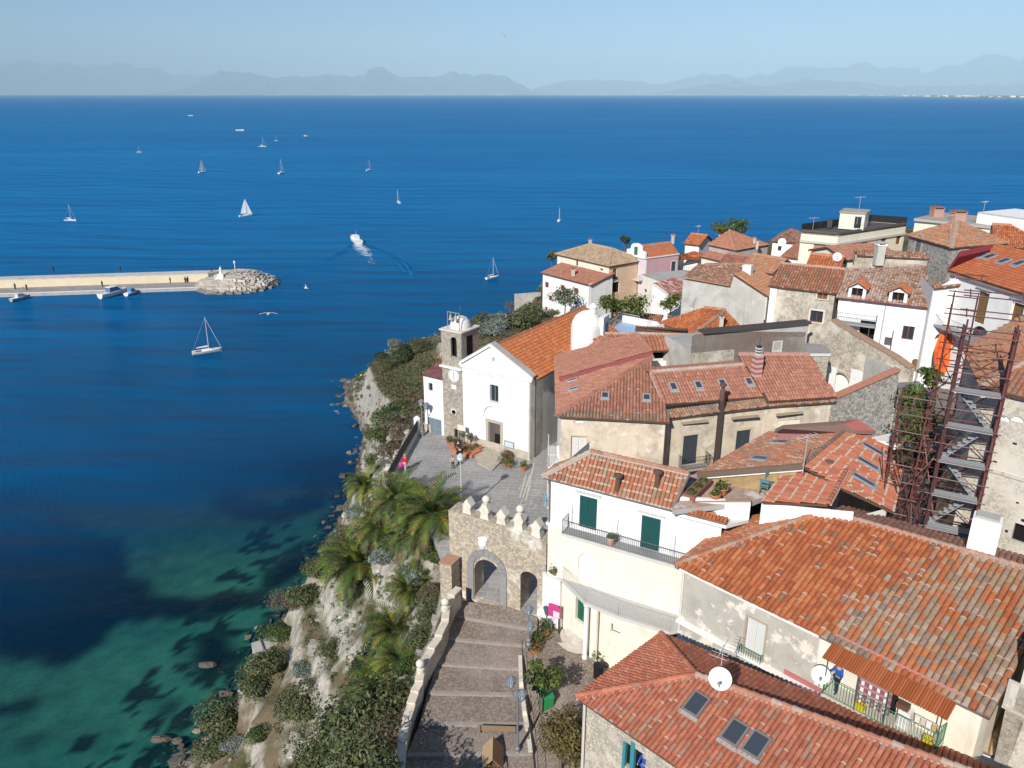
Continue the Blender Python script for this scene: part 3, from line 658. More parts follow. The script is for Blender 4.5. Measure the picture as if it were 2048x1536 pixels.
# ------------------------------------------------------------------ sea
def spread(lo, hi, far_lo, far_hi, step):
    a = list(np.arange(lo, hi, step)); k = step
    while a[-1] < far_hi: k *= 1.35; a.append(a[-1] + k)
    k = step; q = [a[0]]
    while q[-1] > far_lo: k *= 1.35; q.append(q[-1] - k)
    return np.array(q[:0:-1] + a)
xs = spread(-190, 60, -115000, 115000, 3.); ys = spread(14, 300, -2000, 112000, 3.)
X, Y = np.meshgrid(xs, ys); _, ins, land, de, ds = groundz(X, Y)
sea, used = grid_mesh('sea', xs, ys, np.zeros(X.shape)); tag(sea, kind='structure')
sd = np.where(land, 0, ds); Pn = fbm(X, Y, .035, 31)
clear = np.clip(1 - (sd + Pn * 16) / 95, 0, 1) ** .8; offs = np.clip((np.hypot(X + 20, Y - 70) - 45 + Pn * 25) / 330, 0, 1) ** .55
clear = np.where((Y > 300) | (X < -190) | (X > 60), 0, clear) * np.clip((125 - Y) / 35, .12, 1)
vcol(sea, 'clear', np.stack([clear.ravel()[used], offs.ravel()[used], 0 * clear.ravel()[used], np.ones(len(used))], 1))
m = bpy.data.materials.new('sea_water'); m.use_nodes = True; t = m.node_tree; t.nodes.clear(); out = nd(t, 'ShaderNodeOutputMaterial'); co = objco(t)
sw = noi(t, objco(t, (.020, .075, 1), (0, 0, math.radians(-8))), 1., 2, .45); ch = noi(t, objco(t, (.28, .55, 1), (0, 0, math.radians(14))), 1., 4, .6); rp = noi(t, objco(t, (1., 1.7, 1), (0, 0, .3)), 1.6, 3, .6)
hs = nd(t, 'ShaderNodeMath', operation='MULTIPLY_ADD'); t.links.new(sw.outputs[0], hs.inputs[0]); hs.inputs[1].default_value = 5.2
h2 = nd(t, 'ShaderNodeMath', operation='MULTIPLY_ADD'); t.links.new(ch.outputs[0], h2.inputs[0]); h2.inputs[1].default_value = .55; t.links.new(rp.outputs[0], h2.inputs[2]); 
h3 = nd(t, 'ShaderNodeMath', operation='MULTIPLY_ADD'); t.links.new(h2.outputs[0], h3.inputs[0]); h3.inputs[1].default_value = .30; t.links.new(hs.outputs[0], h3.inputs[2]); hs.inputs[2].default_value = 0
bp = nd(t, 'ShaderNodeBump'); bp.inputs['Strength'].default_value = .75; bp.inputs['Distance'].default_value = 1.25; t.links.new(h3.outputs[0], bp.inputs['Height'])
gl = nd(t, 'ShaderNodeBsdfGlossy'); gl.inputs['Roughness'].default_value = .16; t.links.new(bp.outputs[0], gl.inputs['Normal'])
df = nd(t, 'ShaderNodeBsdfDiffuse'); t.links.new(bp.outputs[0], df.inputs['Normal'])
n1 = noi(t, co, .004, 4); n2 = noi(t, objco(t, (.0012, .009, 1), (0, 0, math.radians(-6))), 1., 5)
body = mixc(t, mrange(t, n1.outputs[0], .35, .65), SEA1, SEA2); body = mixc(t, mrange(t, n2.outputs[0], .46, .72, 0, .6), body, SEA3)
at = nd(t, 'ShaderNodeAttribute', attribute_name='clear'); sps = nd(t, 'ShaderNodeSeparateColor'); t.links.new(at.outputs['Color'], sps.inputs[0])
body = mixc(t, sps.outputs[1], SEA0, body); t.links.new(body, df.inputs['Color'])  # body painted brighter offshore, standing in for reflected sky
tr = nd(t, 'ShaderNodeBsdfTransparent'); tr.inputs[0].default_value = (.30, .66, .62, 1)
mx = nd(t, 'ShaderNodeMixShader'); cf = nd(t, 'ShaderNodeMath', operation='MULTIPLY'); t.links.new(sps.outputs[0], cf.inputs[0]); cf.inputs[1].default_value = .93
t.links.new(cf.outputs[0], mx.inputs[0]); t.links.new(df.outputs[0], mx.inputs[1]); t.links.new(tr.outputs[0], mx.inputs[2])
fr = nd(t, 'ShaderNodeFresnel'); fr.inputs[0].default_value = 1.333; t.links.new(bp.outputs[0], fr.inputs['Normal'])
fm = nd(t, 'ShaderNodeMath', operation='MULTIPLY'); t.links.new(fr.outputs[0], fm.inputs[0]); fm.inputs[1].default_value = .17
mf = nd(t, 'ShaderNodeMixShader'); t.links.new(fm.outputs[0], mf.inputs[0]); t.links.new(mx.outputs[0], mf.inputs[1]); t.links.new(gl.outputs[0], mf.inputs[2]); t.links.new(mf.outputs[0], out.inputs[0])
sea.data.materials.append(m)
# ------------------------------------------------------------------ far shores
M['mount'] = mat('mountain', (.10, .12, .11), .3, .0006, .95, attr=False, patches=(((.30, .28, .25), .0011, .58, .7),)); M['plainland'] = mat('coastal_plain', (.13, .13, .09), .35, .004, .95, patches=(((.30, .27, .2), .002, .55, .65),))
def range_(prof, dist, deep, seed):
    """a mountain range whose skyline is seen at these places"""
    xs = np.arange(prof[0][0], prof[-1][0] + 1, 3.5); top = np.interp(xs, [p[0] for p in prof], [p[1] for p in prof]); top = top - (188 - top) * .30 * fbm(xs, 0 * xs + seed, .028, seed, 5); ys = np.linspace(-1, 1, 22)
    v = []; rows = len(ys)
    for j, q in enumerate(ys):
        for i, x in enumerate(xs):
            d = ray(x, 188); k = (dist + q * deep) / d.y; X_, Y_ = d.x * dist / d.y * (1 + q * deep / dist * .3), dist + q * deep
            h = max(0, (188 - top[i]) / F * dist / d.y)
            e = max(0, 1 - abs(q)) ** .9; rough = float(fbm(np.array([x * .045 + seed]), np.array([q * 3.1 + seed]), 1., seed, 4)[0]) * .5 * (1 - abs(q)) * min(1, abs(q) * 4)
            v.append((X_, Y_, -30 + max(0, h * (e + rough) + 30)))
    n = len(xs); f = [(j * n + i, j * n + i + 1, (j + 1) * n + i + 1, (j + 1) * n + i) for j in range(rows - 1) for i in range(n - 1)]
    b = MB(); b.add(v, f, M['mount']); o = b.build('mountains', smooth=False); tag(o, kind='structure')
range_([(-60, 128), (0, 126), (120, 127), (200, 131), (290, 131), (340, 142), (420, 152), (520, 172), (600, 186)], 98000, 9000, 3)
range_([(330, 186), (400, 168), (430, 152), (470, 140), (500, 146), (545, 158), (600, 153), (650, 150), (700, 148), (735, 143), (770, 141), (800, 152), (840, 156), (880, 150), (925, 146), (945, 151), (985, 149), (1015, 154), (1045, 168), (1062, 180), (1110, 186)], 74000, 8000, 5)
range_([(1040, 186), (1075, 172), (1130, 163), (1180, 160), (1230, 157), (1270, 163), (1320, 170), (1370, 158), (1400, 148), (1440, 151), (1475, 158), (1540, 140), (1600, 132), (1650, 129), (1720, 130), (1780, 141), (1830, 143), (1860, 137), (1910, 128), (1960, 121), (2010, 123), (2110, 130)], 88000, 9000, 7)
range_([(1300, 186), (1370, 174), (1420, 165), (1480, 163), (1530, 170), (1600, 160), (1700, 163), (1800, 172), (1950, 170), (2100, 160)], 62000, 5000, 9)
b = MB(); sh = [(1380, 188.6), (1480, 189), (1600, 190), (1700, 191.2), (1800, 192.6), (1900, 194.4), (1990, 196), (2120, 198)]
lo = [P(x, y, 0) for x, y in sh]; 
for i in range(len(lo) - 1):
    a, c = lo[i], lo[i + 1]; ar, cr = a * 1.006, c * 1.006; ar.z = cr.z = 4; a.z = c.z = .3
    b.quad(a, c, cr, ar, M['matte'], (.62, .57, .47))
    af, cf_ = V((a.x * 1.9, a.y * 1.9, 9)), V((c.x * 1.9, c.y * 1.9, 9)); b.quad(ar, cr, cf_, af, M['plainland'])
    for s in range(60):                         # belts of pines and roofs behind the beach
        k = R.random(); q = a.lerp(c, k) * R.uniform(1.008, 1.55); W = R.uniform(60, 260); hh = R.uniform(8, 22)
        b.box(q.x - W, q.x + W, q.y, q.y + 120, 3, hh, M['plainland'])
o = b.build('coastal_plain_land'); tag(o, kind='structure')
b = MB()
for s in range(150):
    i = R.randrange(2, len(lo) - 1); q = lo[i].lerp(lo[i + 1], R.random()) * R.uniform(1.006, 1.25); W = R.uniform(12, 45); b.box(q.x - W, q.x + W, q.y, q.y + 30, 4, R.uniform(14, 34), M['white'])
for s in range(160):
    px = R.choice((R.uniform(480, 560), R.uniform(700, 900), R.uniform(990, 1060), R.uniform(1150, 1400))); q = ray(px, 188); k = 45000 / q.y; b.box(q.x * k - R.uniform(20, 90), q.x * k + 80, 45000, 45060, 0, R.uniform(15, 70), M['white'], (.6, .6, .6))
o = b.build('distant_town'); tag(o, 'far white seaside towns scattered along the hazy shore', 'town', kind='stuff')
# ------------------------------------------------------------------ paved square and stepped ramp
b = MB(); _z = lambda p: 27.75 + min(1, max(0, (p[1] - 45) / 9)) * .75
pts = [V((p[0], p[1], 28.5)) for p in PLAZA if p[1] >= 54]; lowp = [p for p in PLAZA if p[1] < 54]
A_, B_ = V((-6.4, 54, 28.5)), V((3.9, 54, 28.5))
b.slab([B_, V((4.2, 56, 28.5)), V((10, 70, 28.5)), V((6, 76, 28.5)), V((-8.5, 78, 28.5)), v3(PLAZA[2], 28.5), v3(PLAZA[1], 28.5), v3(PLAZA[0], 28.5), A_], .4, M['plaza'])
b.slab([A_, P(905, 1176, 27.46), P(1075, 1228, 27.46), V((2.6, 43.2, 27.46)), B_], .4, M['plaza'])
tag(b.build('square_paving'), kind='structure')
b = MB()                                         # pale stone strips set into the square
for x0, y0, x1, y1 in ((1040, 995, 1052, 950), (1046, 995, 1060, 950), (1052, 1000, 1068, 925)):
    p, q = P(x0, y0, 28.506), P(x1, y1, 28.506); d = (q - p).normalized(); x = V((-d.y, d.x, 0)) * .05; b.quad(p + x, p - x, q - x, q + x, M['stone'])
for x0, y0 in ((1052, 1005), (1060, 1012), (1066, 985), (1050, 975)):
    p = P(x0, y0, 28.507)
    for i in range(4):
        a_, c_ = math.pi / 2 * i + .5, math.pi / 2 * (i + 1) + .5; q = p + V((math.cos(a_), math.sin(a_), 0)) * .6; r_ = p + V((math.cos(c_), math.sin(c_), 0)) * .6; d = (r_ - q).normalized(); x = V((-d.y, d.x, 0)) * .03; b.quad(q + x, q - x, r_ - x, r_ + x, M['stone'])
tag(b.build('paving_inlay'), kind='structure')
LINES = [((880, 1196), (1075, 1222)), ((905, 1232), (1075, 1262)), ((890, 1278.5), (1050, 1292)), ((874, 1329), (1045, 1339)), ((855, 1387), (1045, 1391)), ((838, 1450), (1055, 1450)), ((812, 1512), (1065, 1508)), ((780, 1600), (1075, 1590)), ((740, 1760), (1090, 1740))]
b = MB(); zs_ = [27.45 - .27 * i for i in range(len(LINES))]
for i in range(len(LINES) - 1):
    (l0, r0), (l1, r1) = LINES[i], LINES[i + 1]; za, zb = zs_[i] - (.13 if i else 0), zs_[i + 1]
    a, c, d, e = P(*l0, za), P(*r0, za), P(*r1, zb), P(*l1, zb)
    f_, g = e.lerp(a, .10), d.lerp(c, .10)
    b.quad(a, f_, g, c, M['cobble']); f2, g2 = f_ + V((0, 0, .006)), g + V((0, 0, .006)); e2, d2 = e + V((0, 0, .006)), d + V((0, 0, .006)); b.quad(f2, e2, d2, g2, M['step'])
    e3, d3 = e - V((0, 0, .14)), d - V((0, 0, .14)); b.quad(e2, e3, d3, d2, M['step'])
tag(b.build('road'), kind='structure')
b = MB(); p = [P(1040, 1224, 27.2), P(1150, 1255, 27.1), P(1330, 1330, 26.7), V((7, 30, 26)), V((6.6, 18, 25)), V((.9, 18, 25)), P(1048, 1500, 25.4), P(1041, 1400, 25.9), P(1040, 1300, 26.7)]
c_ = sum(p, V((0, 0, 0))) / len(p)
for i in range(len(p)): b.add((c_, p[i], p[i - 1]), ((0, 1, 2),), M['cobble'])
tag(b.build('forecourt_paving'), kind='structure')
# ================================================================== the old gate
gq0, gq1 = P(925, 1183, 27.5), P(1062, 1226, 27.5); gdd = (gq1 - gq0).normalized(); gA, gB = V((gq0 - gdd * .95)[:2]), V((gq1 + gdd * 1.05)[:2]); print('gate', gA, gB); gd = (gB - gA).normalized(); gn = V((gd.y, -gd.x)); gL = (gB - gA).length
def gs(px, py): q = WP(px, py, gA, gB); return (V(q[:2]) - gA).dot(gd), q.z
h = House('town_gate', 'old stone town gate with round arch, small side arch and five merlons on top', (-1.3, 45.5, 27), 'gate')
tops = [gs(903, 1022), gs(935, 1030), gs(968, 1040), gs(1001, 1050), gs(1035, 1062), gs(1072, 1078), gs(1090, 1088)]
s0_, z0_ = gs(947, 1195); s1_, z1_ = gs(1002, 1195); za = gs(970, 1112)[1]; sA, sB = gs(948, 1150)[0], gs(1001, 1150)[0]
p0, p1 = gs(1041, 1200), gs(1073, 1200); pz = gs(1056, 1139)[1]
prof = [(0, 26.5), (gL, 26.5)] + [(min(gL, max(0, s)), z + R.uniform(-.06, .06)) for s, z in tops[::-1]]
prof[2] = (gL, tops[-1][1]); prof[-1] = (0, tops[0][1])
h.wall(gA, gB, 26.5, 33, M['gate'], [('hole', 948, 1113, 1001, 1195, dict(arch=True, depth=1.3, z0=27.3)), ('hole', 1041, 1139, 1074, 1212, dict(arch=True, depth=1.3, rise=.5, z0=27.4))], prof=prof, depth=1.3, back=1.3)
ztop = sum(z for _, z in tops) / len(tops)
f = MB(); n_ = 14; c_ = (sA + sB) / 2; w_ = (sB - sA) / 2; ri, ro = w_, w_ + .48; zs = za - w_
to3 = lambda s, z, o: (gA.x + gd.x * s + gn.x * o, gA.y + gd.y * s + gn.y * o, z)
for i in range(9):
    t0, t1 = math.pi * i / 9 + .01, math.pi * (i + 1) / 9 - .01; k = 3; vs = []
    for o in (.0, .09):
        for rr in (ri, ro):
            for j in range(k + 1):
                t = t0 + (t1 - t0) * j / k; vs.append(to3(c_ + rr * math.cos(t), zs + rr * math.sin(t), o))
    n4 = k + 1; fs = []
    for j in range(k):
        fs += [(2 * n4 + j, 2 * n4 + j + 1, 3 * n4 + j + 1, 3 * n4 + j)[::-1], (n4 + j, n4 + j + 1, 3 * n4 + j + 1, 3 * n4 + j), (j, j + 1, 2 * n4 + j + 1, 2 * n4 + j)[::-1]]
    fs += [(0, n4, 3 * n4, 2 * n4), (k, n4 + k, 3 * n4 + k, 2 * n4 + k)]
    f.add(vs, fs, M['basalt'], pick([((1, 1, 1), 1)]))
for sx, sy in ((sA - .48, sA), (sB, sB + .48)):
    for z0, z1 in ((27.2, 28.5), (28.52, zs)): f.wbox(gA, gd, gn, sx, sy, 0, .09, z0, z1, M['basalt'])
h.part('arch_surround', f)
f = MB()
s, z = gs(967, 1086); f.wbox(gA, gd, gn, s - .3, s + .3, 0, .1, z - .35, z + .38, M['white'])
f.lathe([(.0, -.42), (.22, -.3), (.33, 0), (.30, .3), (.1, .4)], to3(s, z, .08), M['white'], n=10); f.ball(to3(s, z + .42, .1), .36, .16, .12, M['white']); h.part('coat_of_arms', f)
for i, (px, py, ball) in enumerate(((931, 1027, 0), (966, 1038, 1), (999.5, 1047, 0), (1034, 1058, 1), (1069, 1070, 0))):
    s, z = gs(px, py); f = MB(); rz = math.atan2(gd.y, gd.x); o = to3(s, z - .25, -.45); c = (.92, .9, .86)
    pr = [(-.36, 0), (.36, 0), (.26, .55), (.36, .75), (.16 if ball else .0, 1.25)] + ([(-.16, 1.25)] if ball else []) + [(-.36, .75), (-.26, .55)]
    vs = []
    for yy in (-.3, .3):
        for x, zz in pr: vs.append((o[0] + math.cos(rz) * x - math.sin(rz) * yy, o[1] + math.sin(rz) * x + math.cos(rz) * yy, o[2] + zz))
    k = len(pr); f.add(vs, [tuple(range(k)), tuple(range(2 * k - 1, k - 1, -1))] + [(j, j + k, (j + 1) % k + k, (j + 1) % k) for j in range(k)], M['stone'], (1.25, 1.22, 1.15))
    if ball: f.lathe([(.12, 1.2), (.12, 1.3)], o, M['stone'], (1.2, 1.2, 1.15)); f.ball(V(o) + V((0, 0, 1.5)), .27, .27, .27, M['stone'], (1.25, 1.22, 1.15), 12, 8)
    h.part('merlon', f)
h.done()
# parapet along the ramp
def gr(px, py, z): return P(px, py, z)
PAR = [(a_, b_, c_ + .4) for a_, b_, c_ in [(917, 1172, 28.6), (903, 1192, 28.35), (892, 1216, 28.2), (890, 1240, 28.0), (877, 1272, 27.8), (862, 1298, 27.6), (849, 1324, 27.35), (841, 1340, 27.3), (838, 1365, 27.0), (829, 1383, 26.9), (822, 1408, 26.7), (813, 1440, 26.5), (805, 1480, 26.3), (800, 1540, 26.0), (790, 1640, 25.6)]]
w = House('parapet_wall', 'stepped stone parapet with ball finials along the cliff side of the ramp', P(850, 1320, 26), 'wall')
f = MB(); f2 = MB(); pts = [P(*q) for q in PAR]
for i in range(len(pts) - 1):
    a, b = pts[i], pts[i + 1]; zt = (a.z + b.z) / 2; d = V(((b - a).x, (b - a).y)).normalized(); n = V((d.y, -d.x))
    f.wbox(a, d, n, -.02, (V(b[:2]) - V(a[:2])).length, -.18, .18, zt - 2.2, zt - .12, M['rubblepl'])
    f2.wbox(a, d, n, -.04, (V(b[:2]) - V(a[:2])).length + .02, -.25, .25, zt - .12, zt + .02, M['stone'], (1.15, 1.1, 1.02))
w.part('wall', f); w.part('coping', f2)
for px, py, zz in ((891, 1217, 28.6), (841, 1341, 27.7)):
    f = MB(); o = P(px, py, zz); f.lathe([(.24, -.1), (.24, .15), (.12, .2), (.12, .3)], o, M['stone'], (1.2, 1.17, 1.1)); f.ball(o + V((0, 0, .5)), .26, .26, .27, M['stone'], (1.25, 1.22, 1.15), 12, 8); w.part('finial', f)
w.done()
w = House('gate_buttress', 'short stone pier capped with worn tiles at the cliff end of the gate', P(900, 1190, 27), 'pier')
o = P(899, 1122, 30.3); f = MB(); f.box(-.45, .45, -.55, .55, -4, 0, M['gate'], (1, 1, 1), -.45, o); f.box(-.5, .5, -.6, .6, 0, .12, M['tile'], (.48, .27, .18), -.45, o); w.part('pier', f); w.done()
f = MB(); pts = [P(1041, 1300, 27.2), P(1043, 1360, 26.9), P(1050, 1420, 26.5), P(1056, 1452, 26.3), P(1062, 1500, 26.0), P(1072, 1600, 25.7)]
w = House('kerb_wall', 'low whitewashed wall with black railing dividing the ramp from the forecourt', P(1048, 1400, 26), 'wall')
g = MB()
for a, b in zip(pts, pts[1:]):
    d = V(((b - a).x, (b - a).y)).normalized(); n = V((d.y, -d.x)); f.wbox(a, d, n, 0, (V(b[:2]) - V(a[:2])).length, -.14, .14, (a.z + b.z) / 2 - 1.2, (a.z + b.z) / 2 - .25, M['stone'], (1.2, 1.18, 1.12))
railing(g, [p + V((.1, 0, -.1)) for p in pts], .85, M['metal'], (.03, .03, .035), .3, .012, .022)
w.part('wall', f); w.part('railing', g); w.done()
# ================================================================== church, bell tower, annex
cR = V((1.66, 65.95)); ca = math.radians(-33.5); cd = V((math.cos(ca), math.sin(ca))); cL = cR - cd * 7.55; cn = V((cd.y, -cd.x)); ci = -cn
def cs(px, py): q = WP(px, py, cL, cR); return (V(q[:2]) - cL).dot(cd), q.z
CW = 7.55; ze = 36.4; zp = cs(982, 692)[1]; print('church peak', zp, cs(982, 692), cs(919, 728), cs(1060, 757), cs(933, 891))
h = House('church', 'white gabled church front with dark open door and orange tiled nave roof', (-1, 70, 28.5), 'church')
sp = cs(982, 692)[0]
h.wall(cL, cR, 28.4, ze, M['white'], [('void', 976.5, 843, 1001, 903, dict(sur=(.46, .40, .33), sw=.3, depth=.35, sill=False, name='doorway')), ('win', 980, 768, 997, 806, dict(c=(.20, .26, .29), sur=(.70, .68, .64), sw=.12, depth=.2, arch=True, rise=.1)), ('blind', 984, 714, 991, 725, dict(arch=True, rise=.3, m=M['concrete'], depth=.15, name='oculus'))],
       prof=[(0, 28.4), (CW, 28.4), (CW, ze), (sp, zp), (0, ze)])
f = MB(); s, z = cs(976.5, 902); s2, _ = cs(1001, 902); s2b = s + 1.25; A3 = lambda s, z, o: (cL.x + cd.x * s + cn.x * o, cL.y + cd.y * s + cn.y * o, z)
f.wbox(cL, cd, cn, s, s + .62, -.3, -.22, z, z + 3.0, M['plain'], (.10, .085, .075)); f.wbox(cL, cd, cn, s + .62, s2, -.3, -.22, z + 1.9, z + 3.0, M['plain'], (.12, .10, .09)); h.part('door', f)
f = MB(); f.wbox(cL, cd, cn, 0, CW, 0, .05, 28.4, 29.3, M['stone'], (.85, .8, .75)); h.part('plinth', f)
f = MB(); zc = cs(1000, 742)[1]
f.wbox(cL, cd, cn, -.15, CW + .15, 0, .16, ze - .25, ze - .05, M['white']); f.wbox(cL, cd, cn, -.25, CW + .25, 0, .26, ze - .05, ze + .04, M['white'])
for sa, zA, sb, zB in ((-.2, ze + .1, sp, zp + .12), (sp, zp + .12, CW + .2, ze + .1)):
    f.beam(A3(sa, zA, .06), A3(sb, zB, .06), .3, .2, M['white']); 
h.part('pediment_mould', f)
f = MB()
for sa, zA, sb, zB in ((-.2, ze + .22, sp, zp + .26), (sp, zp + .26, CW + .2, ze + .22)): f.beam(A3(sa, zA, -.25), A3(sb, zB, -.25), .75, .12, M['concrete'])
h.part('gable_coping', f)
f = MB(); s, z = cs(987, 842); k = 16                     # round hood over the door
for i in range(k):
    t0, t1 = math.pi * i / k, math.pi * (i + 1) / k
    f.beam(A3(s + .1 + 1.25 * math.cos(t0), z + .35 + 1.25 * math.sin(t0), .08), A3(s + .1 + 1.25 * math.cos(t1), z + .35 + 1.25 * math.sin(t1), .08), .16, .14, M['white'])
h.part('arch_relief', f)
f = MB(); s, z = cs(1019, 889); f.wbox(cL, cd, cn, s - .55, s + .55, 0, .08, z - .33, z + .33, M['plain'], (.20, .27, .30)); f.wbox(cL, cd, cn, s - .45, s + .45, .08, .09, z - .25, z + .25, M['plain'], (.55, .60, .62)); h.part('notice_board', f)
NL = 17.5; b = cR - cd * .15; e = b + ci * NL; a = cL + cd * .15
h.wall(b, e, 28, ze - .1, M['oldpl']); h.wall(a + ci * NL, a, 28, ze - .1, M['oldpl']); h.wall(e, a + ci * NL, 28, ze, M['oldpl'], prof=[(0, 28), (CW - .3, 28), (CW - .3, ze - .1), (CW - .3 - sp, zp - .2), (0, ze - .1)])
f = MB(); f.wbox(b, ci, cd, -.1, .75, 0, .14, 28, ze + .05, M['oldpl'], (1, 1, 1)); f.beam(v3(b + cd * .12 + ci * .9, 28.2), v3(b + cd * .12 + ci * .9, ze - .1), .09, .09, M['metal'], (.06, .06, .06)); h.part('corner_pilaster', f)
rg0 = v3(cL + cd * sp + ci * .55, zp - .15); rg1 = rg0 + v3(ci * (NL - .5), 0); er0 = v3(cR + cd * .25 + ci * .55, ze - .15); er1 = er0 + v3(ci * (NL - .5), 0); el0 = v3(cL - cd * .25 + ci * .55, ze - .15); el1 = el0 + v3(ci * (NL - .5), 0)
CH = [((.52, .165, .06), 6), ((.56, .20, .08), 3), ((.46, .145, .06), 2)]
F_(h, [([er0, er1, rg1, rg0], CH, dict(pitch=.26, row=.36, mortar=.02)), ([el1, el0, rg0, rg1], CH, dict(pitch=.26, row=.42, mortar=.02))], [(rg0, rg1, CH)])
f = MB(); f.beam(er0 + V((.05, 0, -.08)), er1 + V((.05, 0, -.08)), .1, .1, M['metal'], (.12, .07, .06)); h.part('gutter', f)
def text(hh, s, o, d, n, size, c, name='lettering'):
    cu = bpy.data.curves.new('txt', 'FONT'); cu.body = s; cu.size = size; cu.extrude = .006; cu.align_x = 'CENTER'; cu.align_y = 'CENTER'
    ob = bpy.data.objects.new('txt', cu); COL.objects.link(ob); bpy.context.view_layer.update()
    me = bpy.data.meshes.new_from_object(ob.evaluated_get(bpy.context.evaluated_depsgraph_get())); COL.objects.unlink(ob); bpy.data.objects.remove(ob)
    f = MB(); up = V((0, 0, 1)); d3, n3 = V((d.x, d.y, 0)), V((n.x, n.y, 0)); f.add([V(o) + d3 * v.co.x + up * v.co.y + n3 * v.co.z for v in me.vertices], [tuple(p.vertices) for p in me.polygons], M['plain'], c)
    bpy.data.meshes.remove(me); return hh.part(name, f)
s, z = cs(992, 752); text(h, 'AVE  MARIS  STELLA', A3(CW / 2, ze - .62, .012), cd, cn, .46, (.52, .50, .47))
h.done(); CHS = (cL, cR, cd, cn)
tw = 2.35; tR = cL + cn * .06; tL = tR - cd * tw
h = House('bell_tower', 'square stone bell tower with clock, arched belfry and small whitewashed dome', v3(tL, 28.5), 'bell tower')
zt = WP(905, 664, tL, tR).z; zc = WP(905, 737, tL, tR).z; print('tower', zt, zc); dp = 2.7
op = [('hole', 901, 673, 914, 715, dict(arch=True, depth=.5)), ('void', 909, 857, 916, 876, dict(depth=.15, sur=(.35, .31, .26), sw=.05, sill=False, name='grille')), ('hole', 902, 819, 914, 830, dict(arch=True, rise=.25, depth=.2))]
h.wall(tL, tR, 28.3, zt, M['tower'], op, back=.0)
q = WP(908, 830, tL, tR); q1 = WP(908, 673, tL, tR)
f = MB(); ti = -cn
mid = tL + cd * tw / 2; f.wbox(tL, cd, cn, .2, tw - .2, -2.2, -.6, q1.z - 2.6, q1.z + .2, M['dark']); h.part('belfry_painted_dark', f)  # black box paints the gloom behind the belfry arch
bR = tR + ti * dp; bL = tL + ti * dp
s_ = dp; m0 = dp / 2
h.wall(tR, bR, 28.3, zt, M['tower'], (), prof=[(0, 28.3), (dp, 28.3), (dp, zt), (0, zt)]); h.wall(bR, bL, 28.3, zt, M['tower']); h.wall(bL, tL, 28.3, zt, M['tower'])
f = MB(); f.wbox(tR, ti, cd, .8, 1.7, .0, .02, zt - 2.3, zt - .5, M['dark']); h.part('belfry_dark_patch', f)  # nothing is cut here: a dark sheet paints a shaded opening
f = MB(); f.wbox(tL, cd, cn, -.18, tw + .02, -.1, .22, zc, zc + .16, M['white']); h.part('cornice', f)
f = MB(); f.wbox(tL, cd, cn, -.13, tw + .13, -dp - .13, .13, zt, zt + .12, M['stone'], (1.25, 1.22, 1.18)); h.part('tower_roof', f)
c_ = tL + cd * tw / 2 + ti * (dp / 2 + .1)
f = MB(); f.lathe([(1.0, .12), (.98, .4), (.86, .75), (.62, 1.02), (.3, 1.17), (0.01, 1.2)], v3(c_, zt), M['white'], (.85, .84, .82), n=20); f.lathe([(.03, 1.2), (.03, 2.2)], v3(c_, zt), M['metal'], (.1, .1, .1), 6); h.part('dome', f, smooth=False)
f = MB(); o = tL + cd * .55 - cn * .35; fr = lambda s, z: v3(o + cd * s, zt + z)
f.tube([fr(0, .1), fr(0, 1.75), fr(1.35, 1.75), fr(1.35, .1)], .035, M['metal'], (.35, .27, .22)); h.part('bell_frame', f)
for s in (.35, .95):
    f = MB(); f.lathe([(.2, 1.05), (.17, 1.12), (.11, 1.3), (.1, 1.45), (.04, 1.52), (.03, 1.72)], v3(o + cd * s, zt), M['metal'], (.42, .38, .24), 12); h.part('bell', f)
tc = lambda px, py: WP(px, py, tL, tR)
q = tc(908, 751); s = (V(q[:2]) - tL).dot(cd); T3 = lambda s, z, o: (tL.x + cd.x * s + cn.x * o, tL.y + cd.y * s + cn.y * o, z)
f = MB(); k = 28; rr = .56
for r0_, r1_, o_, c in ((0, rr, .05, (.80, .79, .76)), (rr, rr + .09, .06, (.62, .59, .54))):
    for i in range(k):
        t0, t1 = 2 * math.pi * i / k, 2 * math.pi * (i + 1) / k; pp = [(r0_, t0), (r1_, t0), (r1_, t1), (r0_, t1)]
        f.add([T3(s + r * math.cos(t), q.z + r * math.sin(t), o_) for r, t in pp], ((0, 1, 2, 3),), M['plain'], c)
        if r0_: f.add([T3(s + r1_ * math.cos(t), q.z + r1_ * math.sin(t), o) for t, o in ((t0, 0), (t1, 0), (t1, o_), (t0, o_))], ((0, 1, 2, 3),), M['plain'], c)
ck = h.part('clock', f); f = MB()
for i in range(12):
    t = math.pi / 6 * i; f.beam(T3(s + .42 * math.cos(t), q.z + .42 * math.sin(t), .06), T3(s + .52 * math.cos(t), q.z + .52 * math.sin(t), .06), .05, .015, M['plain'], (.08, .08, .08))
h.part('hour_marks', f, ck); f = MB()
f.beam(T3(s, q.z, .07), T3(s + .04, q.z + .42, .07), .04, .015, M['plain'], (.06, .06, .06)); f.beam(T3(s, q.z, .07), T3(s + .06, q.z - .3, .07), .05, .015, M['plain'], (.06, .06, .06)); h.part('clock_hands', f, ck)
f = MB(); q = tc(908, 774); s = (V(q[:2]) - tL).dot(cd); f.wbox(tL, cd, cn, s - .28, s + .28, 0, .04, q.z - .2, q.z + .2, M['white']); h.part('plaque', f)
q = tc(908, 824); s = (V(q[:2]) - tL).dot(cd); f = MB()
for i in range(18):
    t0, t1 = 2 * math.pi * i / 18, 2 * math.pi * (i + 1) / 18; f.add([T3(s + r * math.cos(t), q.z + r * math.sin(t), .05) for r, t in ((.24, t0), (.36, t0), (.36, t1), (.24, t1))], ((0, 1, 2, 3),), M['plain'], (.72, .69, .63))
h.part('oculus_ring', f)
h.done()
